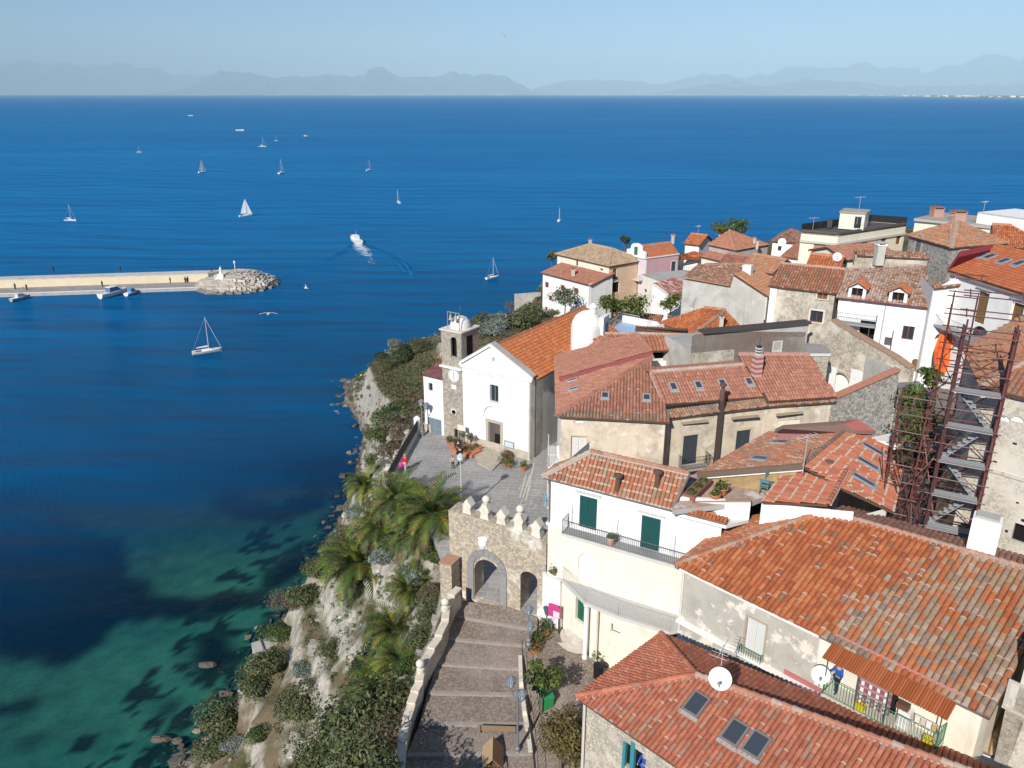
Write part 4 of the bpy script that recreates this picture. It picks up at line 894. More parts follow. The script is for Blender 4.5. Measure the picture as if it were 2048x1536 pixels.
aR = tL - cn * .1; aw = 2.45; aL = aR - cd * aw
h = House('church_annex', 'plain white annex with a big slate grey door on the cliff side of the tower', v3(aL, 28.5), 'annex')
za = WP(850, 748, aL, aR).z; print('annex', za)
h.wall(aL, aR, 28.3, za, M['white'], [('door', 855, 833, 884, 879, dict(c=(.20, .255, .30), depth=.12)), ('win', 856.5, 765, 865.5, 783, dict(c=(.3, .3, .3), depth=.15))])
h.wall(aL - cn * 3.4, aL, 28, za, M['cream']); h.wall(aR, aR - cn * 3.4, 28, za, M['cream']); h.wall(aR - cn * 3.4, aL - cn * 3.4, 28, za, M['cream'])
f = MB(); f.wbox(aL, cd, cn, -.08, .75, 0, .05, 28.3, 29.3, M['stone'], (.85, .8, .75)); h.part('plinth', f)
F_(h, [([v3(aL, za) + v3(cn, 0) * .15, v3(aR, za) + v3(cn, 0) * .15, v3(aR - cn * 3.5, za + .7), v3(aL - cn * 3.5, za + .7)], [((.26, .11, .115), 2), ((.31, .15, .14), 1)], dict(pitch=.2, mortar=0))])
f = MB(); railing(f, [v3(aL - cn * 3.4, za + .7), v3(aL - cn * 1.6, za + .4), v3(aR - cn * 1.6, za + .4)], .85, M['metal'], (.35, .19, .11), .4, .015, .025); h.part('railing', f)
h.done()
# ---- white dome behind the church
h = House('domed_chapel', 'whitewashed chapel dome with lantern rising beside the church roof', (7.5, 81, 30), 'chapel')
dc = PYD(1172, 720, 73.6); dc = V((dc.x, dc.y, 30)); zt = PYD(1168, 640, 73.6).z; rr = 1.55
f = MB(); k = 26; pr = [(rr, 30), (rr, zt - .8)] + [(rr * math.cos(t), zt - .8 + 1.75 * math.sin(t)) for t in [math.pi / 2 * i / 8 for i in range(1, 8)]] + [(.03, zt + .96)]
f.lathe(pr, (dc.x, dc.y, 0), M['white'], n=k); h.part('dome', f, smooth=True)
f = MB(); o = (dc.x + .5, dc.y - .1, zt + .75); f.lathe([(.34, 0), (.34, .5), (.42, .52), (.42, .6), (.3, .75), (.12, .9), (.02, .95)], o, M['white'], n=10); f.lathe([(.025, .95), (.025, 1.5)], o, M['metal'], (.5, .5, .5), 5); h.part('lantern', f)
f = MB(); d_ = V((.9, -.43)); f.wbox((dc.x + 1.0, dc.y - .6), V((.43, .9)), d_, -.3, 1.3, .2, .62, 33, zt + .5, M['white']); f.wbox((dc.x + 1.0, dc.y - .6), V((.43, .9)), d_, .0, 1.0, .62, .66, 33.5, zt - .1, M['plain'], (.16, .26, .40)); h.part('flat_side_blue_shade', f)  # blue panel paints the shadow on the dome's flat side
f = MB(); f.box(-2.4, 1.6, -1.6, 1.2, 30, zt - 2.9, M['white'], (1, 1, 1), ca, (dc.x - .1, dc.y - 1, 0)); h.part('base_block', f)
h.done()
# ================================================================== near houses
# ---- the hipped stone house at the bottom edge
z = 34.0; zr = 35.35
e1, e2 = P(1152, 1393, z), P(1322, 1268, z); fd = (P(1360, 1536, z) - e1).normalized(); e3 = e1 + fd * 15
A_, B_ = P(1392, 1350, zr), P(1840, 1536, zr); rd = (B_ - A_).normalized(); B_ = A_ + rd * 15
e4 = e2 + (P(1965, 1530, z) - e2).normalized() * 19
_n = (e3 - e1).cross(A_ - e1); B_.z = e1.z - (_n.x * (B_.x - e1.x) + _n.y * (B_.y - e1.y)) / _n.z
h = House('stone_house', 'rubble stone house with hipped orange roof, three roof windows and turquoise window frame', (9, 27, 25))
front = [e1, e3, B_, A_]
F_(h, [([e2, e1, A_], RUST, dict(pitch=.22, row=.40, mortar=.06)), (front, [(c, w) for c, w in RUST] + [((.45, .24, .17), 1.2)], dict(pitch=.22, row=.40, mortar=.12)), ([e4, e2, A_, B_], RUST, dict(pitch=.23, row=.36, mortar=.05))],
   [(e1, A_, RUST), (e2, A_, RUST), (A_, B_, [((.46, .34, .27), 1), ((.44, .2, .13), 1)])])
a, b = inset(e1, e3, .35); b2, c2 = b, v3(e4, 0); l = V((e2.x, e2.y)) + V((-.1, -.4))
wm = rubble('pale_rubble', [(.44, .38, .29), (.55, .49, .39), (.38, .33, .27), (.60, .53, .42), (.50, .44, .35)], (.60, .54, .45), 7.5, .06, ((.64, .58, .48), .6, .54, .66))
h.wall(a, b, 24.5, z - .1, wm, [('void', 1249, 1482, 1289, 1560, dict(depth=1.3, name='window_opening'))]); B1W = (a, b)
for px0, px1, lab in ((1247, 1253, 0), (1263, 1271, 0)):
    q0, q1 = WP(px0, 1482, a, b), WP(px1, 1482, a, b); dd = (b - a).normalized(); s0 = (V(q0[:2]) - a).dot(dd); s1 = (V(q1[:2]) - a).dot(dd); f = MB(); f.wbox(a, dd, V((dd.y, -dd.x)), s0, s1, -.12, .04, q0.z - 2.2, q0.z, M['plain'], (.05, .24, .27)); h.part('window_frame', f)
h.wall(l, a, 24.5, z - .1, wm)
for px, py in ((1393, 1411), (1470, 1468), (1513, 1492)): skylight(h, front, px, py, .82, 1.12, (.20, .18, .165))
w_ = V((a.x, a.y)); pipe(h, [v3(w_ + V((-.1, -.12)), z - .2), v3(w_ + V((-.1, -.12)), 24.6)], .07, (.62, .58, .5))
h.done()
# ---- the long house with the big orange roof
z = 36.5; e0, e1, e2 = P(1350, 1130, z), P(1640, 1262, z), P(1980, 1435, z); ed = (e2 - e0).normalized(); e1 = e0 + ed * (e1 - e0).length
r0 = P(1650, 1022, 39); r1 = P(1920, 1095, 39); rd = (r1 - r0).normalized(); nn = perp(e0, e2); n3 = V((nn.x, nn.y, 0))
r1 = e2 + n3 * 8.6 + V((0, 0, 2.5)); l1 = P(1440, 1058, z); l2 = e0 + (l1 - e0) * 1.35
h = House('plaster_house', 'long grey plastered house under a big orange and lichen grey tiled roof', (14, 31, 27))
def bigpal(u, v):
    lim = 8.1 + .33 * v + R.uniform(-.5, .5); k = mn.noise(V((u * .55, v * .5, 3.3)))
    if u < lim: return pick(ORANGE if k < .38 or R.random() < .5 else OLD)
    return pick(ORANGE if k > .28 and R.random() < .75 else LICHEN)
front = [e0, e2, r1, r0]
r1b, r0b = r1 + n3 * 2.6 - V((0, 0, .75)), r0 + n3 * 2.6 - V((0, 0, .75))
F_(h, [(front, bigpal, dict(pitch=.27, row=.44, mortar=.14, h=.085)), ([l2, e0, r0], [((.47, .175, .085), 5), ((.50, .25, .15), 2), ((.40, .15, .08), 2)], dict(pitch=.26, row=.42, mortar=.15)), ([r1b, r0b, r0, r1], BROWN, dict(pitch=.26))],  # back slope in BROWN: its shade is painted into the tiles
   [(e0, r0, [((.42, .30, .22), 2), ((.45, .2, .12), 1)]), (r0, r1, [((.44, .25, .19), 1), ((.40, .27, .22), 1)])])
a, b = inset(e0, e2, .3); wd = (b - a).normalized(); wn = V((wd.y, -wd.x)); mid = a + wd * ((e1 - e0).length - .2)
d, n = h.wall(a, mid, 27, z - .08, M['greypl'], [('shut', 1491, 1237, 1527, 1321, dict(c=(.66, .66, .63), w=1.05, h=2.05, depth=.2, sur=(.42, .36, .29), sw=.1))])
h.wall(mid, b, 27, z - .08, M['cream'])
h.wall(b, V((b.x, b.y)) + nn * 8, 27, z - .08, M['cream'], prof=[(0, 27), (8, 27), (8, z + 2), (0, z - .08)])
h.wall(V((a.x, a.y)) + nn * 5, a, 27, z - .08, M['greypl'])
f = MB(); f.beam(v3(a - nn * .26, z - .1), v3(mid - nn * .26, z - .1), .14, .14, M['plain'], (.78, .76, .72)); h.part('gutter', f)
f = MB(); f.beam(v3(mid - nn * .28, z - .1), v3(b - nn * .28, z - .1), .06, .06, M['plain'], (.16, .15, .14)); h.part('cable', f)
q = WP(1368, 1160, a, mid); o2 = V((q.x, q.y)) - nn * .08; pipe(h, [v3(o2, z - .2), v3(o2, 32.5)], .05, (.74, .72, .68))
q = mid - nn * .08; pipe(h, [v3(q, z - .2), v3(q, 34.9)], .05, (.74, .72, .68))
q0, q1 = WP(1500, 1350, a, b), WP(1950, 1530, a, b); f = MB(); f.wbox(a, wd, wn, 0, (b - a).length, 0, .28, 33.05, 33.2, M['white']); f.wbox(a, wd, wn, 6.2, 8.5, 0, .02, 33.2, 33.5, M['matte'], (.45, .16, .16)); h.part('ledge', f)
# green railing of the shuttered window
q = WP(1506, 1290, a, mid); s = (V((q.x, q.y)) - a).dot(wd); f = MB(); zb = WP(1502, 1321, a, mid).z
railing(f, [v3(a + wd * (s - .6) + wn * .05, zb), v3(a + wd * (s - .6) + wn * .25, zb), v3(a + wd * (s + .6) + wn * .25, zb), v3(a + wd * (s + .6) + wn * .05, zb)], .75, M['metal'], (.04, .22, .15), .13); h.part('railing', f)
# balcony under the rust red awning
s0 = (e1 - e0).length + .1; zf = 34.15; c0 = WP(1640, 1398, a - nn * 1.1, b - nn * 1.1); s0 = (V((c0.x, c0.y)) - a).dot(wd); s1 = (V(WP(1872, 1497, a - nn * 1.1, b - nn * 1.1)[:2]) - a).dot(wd); zf = (c0.z + WP(1872, 1497, a - nn * 1.1, b - nn * 1.1).z) / 2
print('balcony z', zf, s0, s1)
bo = balcony(h, a, wd, wn, s0, s1, zf, 1.1, .95, (.58, .54, .47), (.03, .20, .10), .13)
f = MB(); zt = zf + 2.0; zw = zt + .42; k = 46
for i in range(k):                                   # corrugated sheet
    a0, a1 = s0 - .15 + (s1 - s0 + .35) * i / k, s0 - .15 + (s1 - s0 + .35) * (i + 1) / k; am = (a0 + a1) / 2
    P3 = lambda s_, o_, z_: v3(a + wd * s_ + wn * o_, z_); cc = pick([((.34, .10, .035), 3), ((.38, .125, .05), 2)])
    f.quad(P3(a0, 1.3, zt), P3(am, 1.3, zt + .05), P3(am, .02, zw + .05), P3(a0, .02, zw), M['plain'], cc); f.quad(P3(am, 1.3, zt + .05), P3(a1, 1.3, zt), P3(a1, .02, zw), P3(am, .02, zw + .05), M['plain'], cc)
h.part('awning', f)
f = MB(); f.wbox(a, wd, wn, s0 - .2, s1 + .3, .0, .015, zw - .02, zw + .22, M['matte'], (.45, .22, .21)); h.part('awning_flashing', f)
for s in (s0 + .05, s0 + 1.5, (s0 + s1) / 2 + .3, s1 - .05):
    f = MB(); f.bar(v3(a + wd * s + wn * 1.05, zf), v3(a + wd * s + wn * 1.05, zt + .05), .03, M['metal'], (.04, .12, .09)); h.part('awning_post', f)
f = MB(); f.wbox(a, wd, wn, s0 + .5, s0 + 1.35, 0, .03, zf, zf + 1.9, M['plain'], (.70, .66, .58)); f.wbox(a, wd, wn, s0 + 1.9, s0 + 2.9, 0, .025, zf, zf + 1.95, M['dark']); h.part('door', f)
BAL = (a, wd, wn, s0, s1, zf)
chimney_p = P(1962, 1098, 38.9); f = MB(); f.box(-.62, .62, -.45, .45, -1, 1.75, M['white'], (1, 1, 1), -.6, chimney_p); f.box(-.5, .5, -.35, .35, 1.75, 1.9, M['concrete'], (1, 1, 1), -.6, chimney_p); h.part('chimney', f)
h.done()
# ---- white house with the green shutters
z = 38.0; L, Rm, Rr = P(1084.5, 953, z), P(1345, 1019, z), P(1444, 1056, z)
nn = perp(L, Rm); n3 = V((nn.x, nn.y, 0)); Rr = Rm + (Rm - L).normalized() * (Rr - Rm).length
zr = 39.7; T = P(1182, 903, zr); RR = P(1378, 947, zr); k = (T - L).dot(n3); print('B3 depth', k, (RR - Rm).dot(n3))
T = L + n3 * 4.6 + (Rm - L).normalized() * 3.0 + V((0, 0, 1.75)); T2 = P(1182, 903, T.z); RR2 = P(1378, 947, T.z); print(T, T2, RR2)
T, RR = T2, RR2; bl = L + n3 * ((T - L).dot(n3) * 1.5); br = Rm + n3 * ((RR - Rm).dot(n3) * 1.6)
h = House('white_house', 'white house beside the old gate with green shutters and a long iron balcony', (5, 42, 27))
P3PAL = [((.44, .16, .085), 4), ((.40, .21, .13), 3), ((.36, .17, .10), 2), ((.48, .20, .11), 2), ((.38, .27, .17), 1.2)]
F_(h, [([L, Rm, RR, T], P3PAL, dict(pitch=.25, row=.44, mortar=.95, lipb=.075)), ([bl, L, T], OLD, dict(pitch=.25)), ([br, bl, T, RR], OLD, dict(pitch=.27)),
       ([Rm, Rr, Rr + n3 * .34 + V((0, 0, .14)), Rm + n3 * .34 + V((0, 0, .14))], ORANGE, dict(pitch=.2, row=.5, mortar=.05))], [(L, T, [((.46, .36, .28), 1)]), (T, RR, OLD)])
f = MB(); f.beam(Rm + V((0, 0, .05)), RR + V((0, 0, .02)), .22, .16, M['matte'], (.20, .15, .12)); h.part('verge_board', f)
a, b = inset(L, Rr, .3); wd = (b - a).normalized(); wn = V((wd.y, -wd.x)); zc = 34.75
SH = (.015, .085, .082)
d, n = h.wall(a, b, zc, z - .06, M['white'], [('shut', 1159, 998, 1193, 1062, dict(c=SH, w=1.15, h=2.15, depth=.1, hood=(.62, .61, .58))), ('shut', 1281, 1036, 1320, 1105, dict(c=SH, w=1.15, h=2.15, depth=.1, hood=(.62, .61, .58)))])
h.wall(a, b, 30.9, zc, M['cream'], [('blind', 1157, 1103, 1190, 1172, dict(arch=True, m=M['white'], depth=.12))])
back = a + nn * 6; h.wall(back, a, 27, z - .06, M['white'])
f = MB(); f.wbox(a, wd, wn, -.05, (b - a).length, 0, .14, zc - .12, zc + .08, M['white']); f.wbox(a, wd, wn, -.05, (b - a).length, .14, .2, zc - .03, zc + .08, M['white']); h.part('cornice', f)
f = MB(); f.beam(L + V((0, 0, -.03)) + n3 * .02, Rr + V((0, 0, -.03)) + n3 * .02, .12, .12, M['metal'], (.20, .19, .18)); h.part('gutter', f)
pipe(h, [v3(a - nn * .2 + wd * .1, z - .1), v3(a - nn * .1 + wd * .12, z - .5), v3(a - nn * .1 + wd * .12, zc + .1)], .05, (.14, .14, .14))
q0 = WP(1136, 1062, a, b); q1 = WP(1345, 1125, a, b); s0 = (V((q0.x, q0.y)) - a).dot(wd); s1 = (b - a).length - .1
balcony(h, a, wd, wn, s0, s1, zc + .1, .95, .95, (.62, .60, .57), (.10, .11, .11), .115)
f = MB(); gr = (.30, .30, .30)
for i in range(14): f.wbox(a, wd, wn, s0 + .05, s1 - .05, .06 + i * .06, .10 + i * .06, zc + .104, zc + .115, M['metal'], gr)
h.part('balcony_grating', f)
for px in (1146, 1237, 1352):                      # drying frames over the balcony
    q = WP(px, 1010 if px < 1200 else (1040 if px < 1300 else 1072), a, b); s = (V((q.x, q.y)) - a).dot(wd); f = MB(); zz = q.z
    p = lambda o, zq: v3(a + wd * s + wn * o, zq)
    f.tube([p(.02, zz), p(.9, zz - .05), p(.9, zc + .9)], .014, M['metal'], (.42, .42, .42), 4); f.bar(p(.02, zz), p(.02, zz - 1.3), .014, M['metal'], (.42, .42, .42), 4); h.part('clothes_frame', f)
# terrace over the ground floor
zt = 31.0; TT = [P(1080, 1140, zt), P(1121, 1156, zt), P(1170, 1205, zt), P(1235, 1232, zt), P(1338, 1264, zt)]
f = MB(); f.slab(TT + [v3(b, zt) + n3 * .2, v3(a, zt) + n3 * .2], .22, M['matte'], (.60, .58, .55), None, (.50, .49, .48)); to = h.part('terrace', f)
f = MB(); railing(f, [p + V((.05, .08, 0)) for p in TT], .92, M['metal'], (.36, .35, .34), .13, .008, .014); h.part('railing', f, to)
h.wall(TT[0], TT[1], 26.5, zt - .22, M['white']); pdoor0, pdoor1 = TT[1] + V((.15, .25, 0)), TT[2] + V((.55, .75, 0))
h.wall(TT[1], pdoor0, 26.5, zt - .22, M['white'])
h.wall(pdoor0, pdoor1, 26.5, zt - .22, M['cream'], [('door', 1152, 1215, 1170, 1252, dict(c=(.02, .13, .075), w=.95, h=2.0, depth=.3))])
h.wall(pdoor1, TT[3] + V((-1.0, .9, 0)), 26.5, zt - .22, M['cream'])
h.wall(TT[2] + V((.4, .2, 0)), TT[4], 26.5, zt - .22, M['cream'], [('blind', 1222, 1246, 1240, 1272, dict(m=M['cream'], depth=.3))])
f = MB(); f.lathe([(.17, 26.4), (.17, 27.0), (.15, 27.05), (.14, zt - .4), (.19, zt - .3), (.19, zt - .22)], (TT[2].x + .12, TT[2].y + .12, 0), M['white'], n=16); h.part('column', f)
f = MB(); dc = (V(pdoor0[:2]) + V(pdoor1[:2])) / 2; dd = (V(pdoor1[:2]) - V(pdoor0[:2])).normalized(); nn2 = V((dd.y, -dd.x))
for i in range(4):
    k = 14; rad = 1.75 - i * .33; zz = 26.75 + i * .19; arc = [v3(dc + dd * (rad * math.cos(math.pi * j / k)) + nn2 * (rad * .85 * math.sin(math.pi * j / k)), zz) for j in range(k + 1)]
    f.slab(arc[::-1], .3, M['stone'], (.9, .9, .9), M['stone'], (1.1, 1.08, 1.05))
h.part('steps', f)
# roof terrace wall with the oval opening
zf = 38.35; TA, TB = Rm + n3 * .42 + V((0, 0, .3)), P(1502, 1003, zf + .3); fl = [P(1345, 1020, zf), P(1505, 1003, zf), P(1575, 975, zf), P(1612, 932, zf), P(1392, 946, zf), P(1375, 955, zf)]
f = MB(); f.slab(fl, .3, M['concrete'], (1, 1, 1), mat('terrace_tiles', (.42, .30, .24), .2, 2, .9, .2, 20, patches=(((.62, .56, .52), 1.1, .52, .6),))); h.part('roof_terrace', f)
h.wall(TA, TB, 36.3, zf + .25, M['white'], [('blind', 1404, 1020, 1432, 1036, dict(arch=True, rise=.16, m=M['brick'], depth=.12))], back=.2)
f = MB(); f.beam(TA + V((0, .08, .03)), TB + V((0, .08, .03)), .3, .07, M['matte'], (.40, .26, .20)); h.part('coping', f)
f = MB(); f.slab([v3(Rm, 37.85), v3(Rr, 37.85), v3(TB, 37.5), v3(TA, 37.85)], .2, M['white']); h.part('flat_roof', f)
h.done(); WH = (a, b, wd, wn, nn, zc, TT, fl)
# ---- gabled tile roof house behind the roof terrace
z = 38.8; zr = 40.0
la, lb = P(1539, 865, z), P(1394, 948, z); rA, rB = P(1605, 931, zr), P(1699, 854, zr); ra, rb = P(1786, 1022, 38.6), P(1810, 911, 38.6)
h = House('tiled_house', 'low house with crossed red tile roofs and slim roof windows above the roof terrace', (18, 43, 34))
lf = [la, lb, rA, rB]; rf = [ra, rb, rB, rA, onpl(1690, 978, (ra, rb, rB))]
sm = [P(1525, 1003, 39.15), P(1572, 943, 39.15), P(1692, 941, 39.75), P(1656, 1008, 39.75)]; sm = sm[1::-1] + sm[:1:-1]; sm = [P(1572, 943, 39.15), P(1525, 1003, 39.15), P(1656, 1008, 39.75), P(1692, 941, 39.75)]
OLDRED = [((.42, .16, .09), 4), ((.36, .19, .12), 3), ((.46, .22, .13), 2), ((.30, .20, .13), 1.6), ((.52, .34, .24), .8)]
F_(h, [(lf, OLDRED, dict(pitch=.19, row=.36, mortar=.3)), (rf, RUST, dict(pitch=.2, row=.62, mortar=1, lipb=.09)), (sm, RUST, dict(pitch=.2, row=.62, mortar=1, lipb=.09))], [(rA, rB, [((.25, .18, .14), 2), ((.4, .2, .13), 1)]), (sm[2], sm[3], RUST)])
for px, py in ((1521, 920), (1561, 887)): skylight(h, lf, px, py, .7, 1.05, (.30, .31, .33))
for px, py in ((1743, 901), (1733, 930), (1725, 963)): skylight(h, [ra, rb, rB], px, py, .55, 1.35, (.25, .29, .33))
f = MB(); f.beam(lb + V((0, 0, -.05)), rA + V((0, 0, -.05)), .12, .34, M['matte'], (.17, .12, .09)); h.part('barge_board', f)
f = MB(); f.beam(lb + V((.1, .1, -.3)), rA + V((.1, .1, -.3)), .1, .16, M['white']); h.part('fascia', f)
w0 = V((lb.x + .35, lb.y + .25)); w1 = V((la.x + .2, la.y - .2)); w2 = V((rB.x, rB.y)); w3 = V((rb.x - .3, rb.y - .1)); w4 = V((ra.x - .2, ra.y + .3)); w5 = V((sm[2].x + .3, sm[2].y)); w6 = V((rA.x, rA.y + .6))
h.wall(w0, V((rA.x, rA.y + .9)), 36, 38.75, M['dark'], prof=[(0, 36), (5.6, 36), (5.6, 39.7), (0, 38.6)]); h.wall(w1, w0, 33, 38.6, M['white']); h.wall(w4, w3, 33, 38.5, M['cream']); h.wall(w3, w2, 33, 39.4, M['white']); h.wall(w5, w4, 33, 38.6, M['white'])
h.wall(V((sm[1].x, sm[1].y + .1)), V((sm[2].x, sm[2].y + .1)), 36, 39.1, M['white'], prof=[(0, 36), (4.6, 36), (4.6, 39.55), (0, 39.0)])
f = MB(); f.slab([lb + V((.5, .4, -.42)), rA + V((-.2, .2, -.5)), P(1640, 960, 38.42), P(1560, 985, 38.42), P(1480, 975, 38.42)], .05, mat('wood_deck', (.34, .23, .11), .2, 3, .8)); h.part('wooden_floor', f)
f = MB(); q = P(1657, 938, 39.5); f.lathe([(.16, -.4), (.16, .35), (.24, .38), (.24, .5), (.1, .56)], q, M['matte'], (.17, .09, .07), 10); h.part('flue', f)
h.done()
h = House('tiled_shed', 'shed with a wine red monopitch roof behind the crossed tile roofs', (22, 48, 36), 'shed')
p = [P(1549, 852, 40.2), P(1718, 845, 40.2), P(1752, 860, 40.0), P(1716, 838, 40.6), P(1640, 838, 40.6)]
f = MB(); f.slab([P(1550, 858, 40.1), P(1752, 862, 40.1), P(1716, 839, 40.7), P(1566, 850, 40.6)], .25, M['matte'], (.20, .13, .11), M['tile'], (.36, .12, .10)); h.part('roof', f)
h.wall(P(1556, 862, 39.9), P(1745, 866, 39.9), 36, 39.9, M['matte'], c=(.40, .16, .17)); h.wall(P(1745, 866, 39.9), P(1790, 856, 39.9), 36, 39.6, M['white']); h.done()
for px, py, lab in ((1235, 955, 'brown metal flue with a cap on the white house roof, nearer the hip'), (1314, 948, 'brown metal flue with a cap on the white house roof, nearer the verge')):
    t = onpl(px, py + 26, (L, Rm, RR)); f = MB(); f.lathe([(.15, -.3), (.15, .85), (.17, .86), (.27, .9), (.27, 1.02), (.06, 1.1)], t, M['matte'], (.15, .075, .055), 12); tag(f.build('flue'), lab, 'flue', 'flues on the white house roof')
# ---- cream house of many roofs
z = 38.0; A1, A2 = P(1113, 832, z), P(1340, 844, z); A3, A4, A5 = P(1338, 836, z), P(1533, 812, z), P(1673, 803, z)
h = House('cream_house', 'peeling cream house with slate blue shutters under three joined salmon tile roofs', (13, 57, 28))
rp, rq = P(1304, 714, 40.2), P(1274, 675, 40.2); BL = P(1110, 716, z)
f1 = [A1, A2, onpl(1308, 737, (A1, A2, rp)), rp]; fl_ = [BL, A1, rp, rq]
r2 = [P(1330, 808, 38.5), P(1536, 792, 38.5), P(1501, 728, 40), P(1303, 744, 40)]; r3 = [P(1536, 802, 38.4), P(1674, 793, 38.4), P(1619, 708, 40.6), P(1476, 708, 40.6)]
n2 = perp(A3, A5); m3 = V((n2.x, n2.y, 0)); st2 = [A3, A4, A4 + m3 * .75 + V((0, 0, .3)), A3 + m3 * .75 + V((0, 0, .3))]; st3 = [A4, A5, A5 + m3 * .7 + V((0, 0, .28)), A4 + m3 * .7 + V((0, 0, .28))]
bk = [r2[2] + m3 * 3 - V((0, 0, .8)), r2[3] + m3 * 3 - V((0, 0, .8)), r2[3], r2[2]]
STRIP = [((.40, .19, .11), 3), ((.34, .24, .17), 3), ((.46, .27, .18), 2), ((.28, .21, .16), 2)]
kw = dict(pitch=.24, row=.42, mortar=.05)
F_(h, [(f1, two(STRIP, SALMON, .75), kw), (fl_, SALMON, kw), (r2, SALMON, kw), (r3, SALMON, kw), (st2, STRIP, dict(pitch=.23, row=.4, mortar=.4)), (st3, STRIP, dict(pitch=.23, row=.4, mortar=.4)), (bk, SALMON, kw)],
   [(A1, rp, SALMON), (rp, rq, SALMON), (r2[3], r2[2], [((.55, .44, .36), 1)]), (r3[3], r3[2], [((.50, .25, .22), 1)]), (r2[0], r2[3], SALMON)])
up = V((0, 0, .5)); q = [onpl(1119, 766, fl_), onpl(1305, 713, fl_), onpl(1274, 676, fl_), onpl(1112, 721, fl_)]; f = MB(); q2 = [p + up for p in q]
tiles(f, [q2[3], q2[0], q2[1], q2[2]], SALMON, pitch=.16, row=.35, h=.03, mortar=0, base=(.34, .10, .10), th=.5); h.part('raised_roof', f)
a1, b1 = inset(A1, A2, .3); a3, a5 = inset(A3, A5, .25); a4 = V((A4.x, A4.y)) + n2 * .3
BLU = (.055, .07, .09); SUR = (.62, .54, .42)
h.wall(a1, b1, 28, z - .05, M['peel'], [('shut', 1142, 868, 1171, 930, dict(c=(.70, .68, .64), w=1.1, h=2.3, sur=SUR, sill=False)), ('blind', 1147, 840, 1168, 847, dict(arch=True, rise=.25, m=M['white'], depth=.12))])
d2, _ = h.wall(a3, a4, 28, z - .05, M['peel'], [('shut', 1365, 866, 1395, 926, dict(c=BLU, w=1.25, h=2.4, sur=SUR, sw=.22, sill=False, depth=.15)), ('shut', 1471, 858, 1499, 915, dict(c=BLU, w=1.25, h=2.4, sur=SUR, sw=.22, sill=False, depth=.15))])
h.wall(b1, a3, 28, z - .05, M['peel'])
h.wall(a4, a5, 28, z - .05, M['peel'], [('blind', 1556, 841, 1598, 860, dict(m=M['cream'], depth=.08))])
h.wall(V((BL.x + .35, BL.y)), a1, 28, z - .05, M['cream'], [('shut', 1098, 850, 1108, 900, dict(c=(.10, .11, .12), w=1.0, h=2.2))]); h.wall(a5, a5 + n2 * 5, 28, z, M['rubblepl'])
for px0, py0, px1 in ((1363, 846, 1413), (1463, 836, 1516), (1552, 829, 1604)):
    q0, q1 = WP(px0, py0, a3, a5), WP(px1, py0 - 6, a3, a5); f = MB(); f.beam(v3(V(q0[:2]) - n2 * .08, q0.z), v3(V(q1[:2]) - n2 * .08, q0.z), .22, .12, M['tile'], (.45, .36, .27)); h.part('hood_mould', f)
q0 = WP(1356, 933, a3, a4); s0 = (V(q0[:2]) - a3).dot(d2); balcony(h, a3, d2, V((d2.y, -d2.x)), s0, s0 + 2.3, q0.z, .8, .95, (.38, .35, .32), (.03, .035, .04), .12)
q = WP(1338, 850, a3, a4); pipe(h, [v3(b1 + V((.1, -.12)), z - .1), v3(b1 + V((.1, -.12)), 28)], .11, (.055, .035, .03))
q = WP(1436, 850, a3, a4); o = V(q[:2]) - n2 * .22; f = MB(); f.beam(v3(o, 29), v3(o, 38.9), .34, .3, M['matte'], (.07, .05, .045)); f.lathe([(.2, 38.9), (.2, 39.6), (.13, 39.65), (.13, 39.9), (.25, 40), (.25, 40.15)], v3(o, 0), M['matte'], (.16, .08, .06), 10); h.part('chimney_flue', f)
for px, py in ((1210, 793), (1293, 797)): skylight(h, f1, px, py, .6, .8, (.38, .36, .35))
for px, py in ((1346, 775), (1396, 772), (1444, 768), (1497, 765)): skylight(h, r2, px, py, .6, .8, (.38, .36, .35))
for px, py in ((1146, 762), (1148, 780)): skylight(h, fl_, px, py, .5, .8, (.40, .38, .37))
q = onpl(1513, 745, r3); f = MB()
for i in range(9): f.box(-.3, .3, -.3, .3, -.3 + i * .2, -.1 + i * .2, M['matte'], (.42, .13, .13) if i % 2 else (.55, .40, .36), .3, q)
for i in range(3): f.lathe([(.3, 1.5 + i * .22), (.3, 1.58 + i * .22)], q, M['matte'], (.60, .58, .55), 10); f.lathe([(.2, 1.58 + i * .22), (.2, 1.72 + i * .22)], q, M['matte'], (.04, .04, .04), 8)
f.bar(q + V((0, 0, 2.1)), q + V((0, 0, 2.9)), .03, M['metal'], (.1, .1, .1)); h.part('chimney', f)
f = MB(); wl = V((BL.x + .35, BL.y)); dl = (a1 - wl).normalized(); nl = V((dl.y, -dl.x)); ln = (a1 - wl).length
for zz in (30.2, 33.6):
    f = MB(); f.wbox(wl, dl, nl, ln - 4.2, ln - .3, 0, .9, zz - .12, zz, M['white']); bo = h.part('balcony', f); g = MB(); qq = lambda s, o: v3(wl + dl * s + nl * o, zz); railing(g, [qq(ln - 4.2, .85), qq(ln - .3, .85), qq(ln - .3, .02)], 1.0, M['plain'], (.72, .70, .66), .16, .02, .03); h.part('railing', g, bo)
h.done()
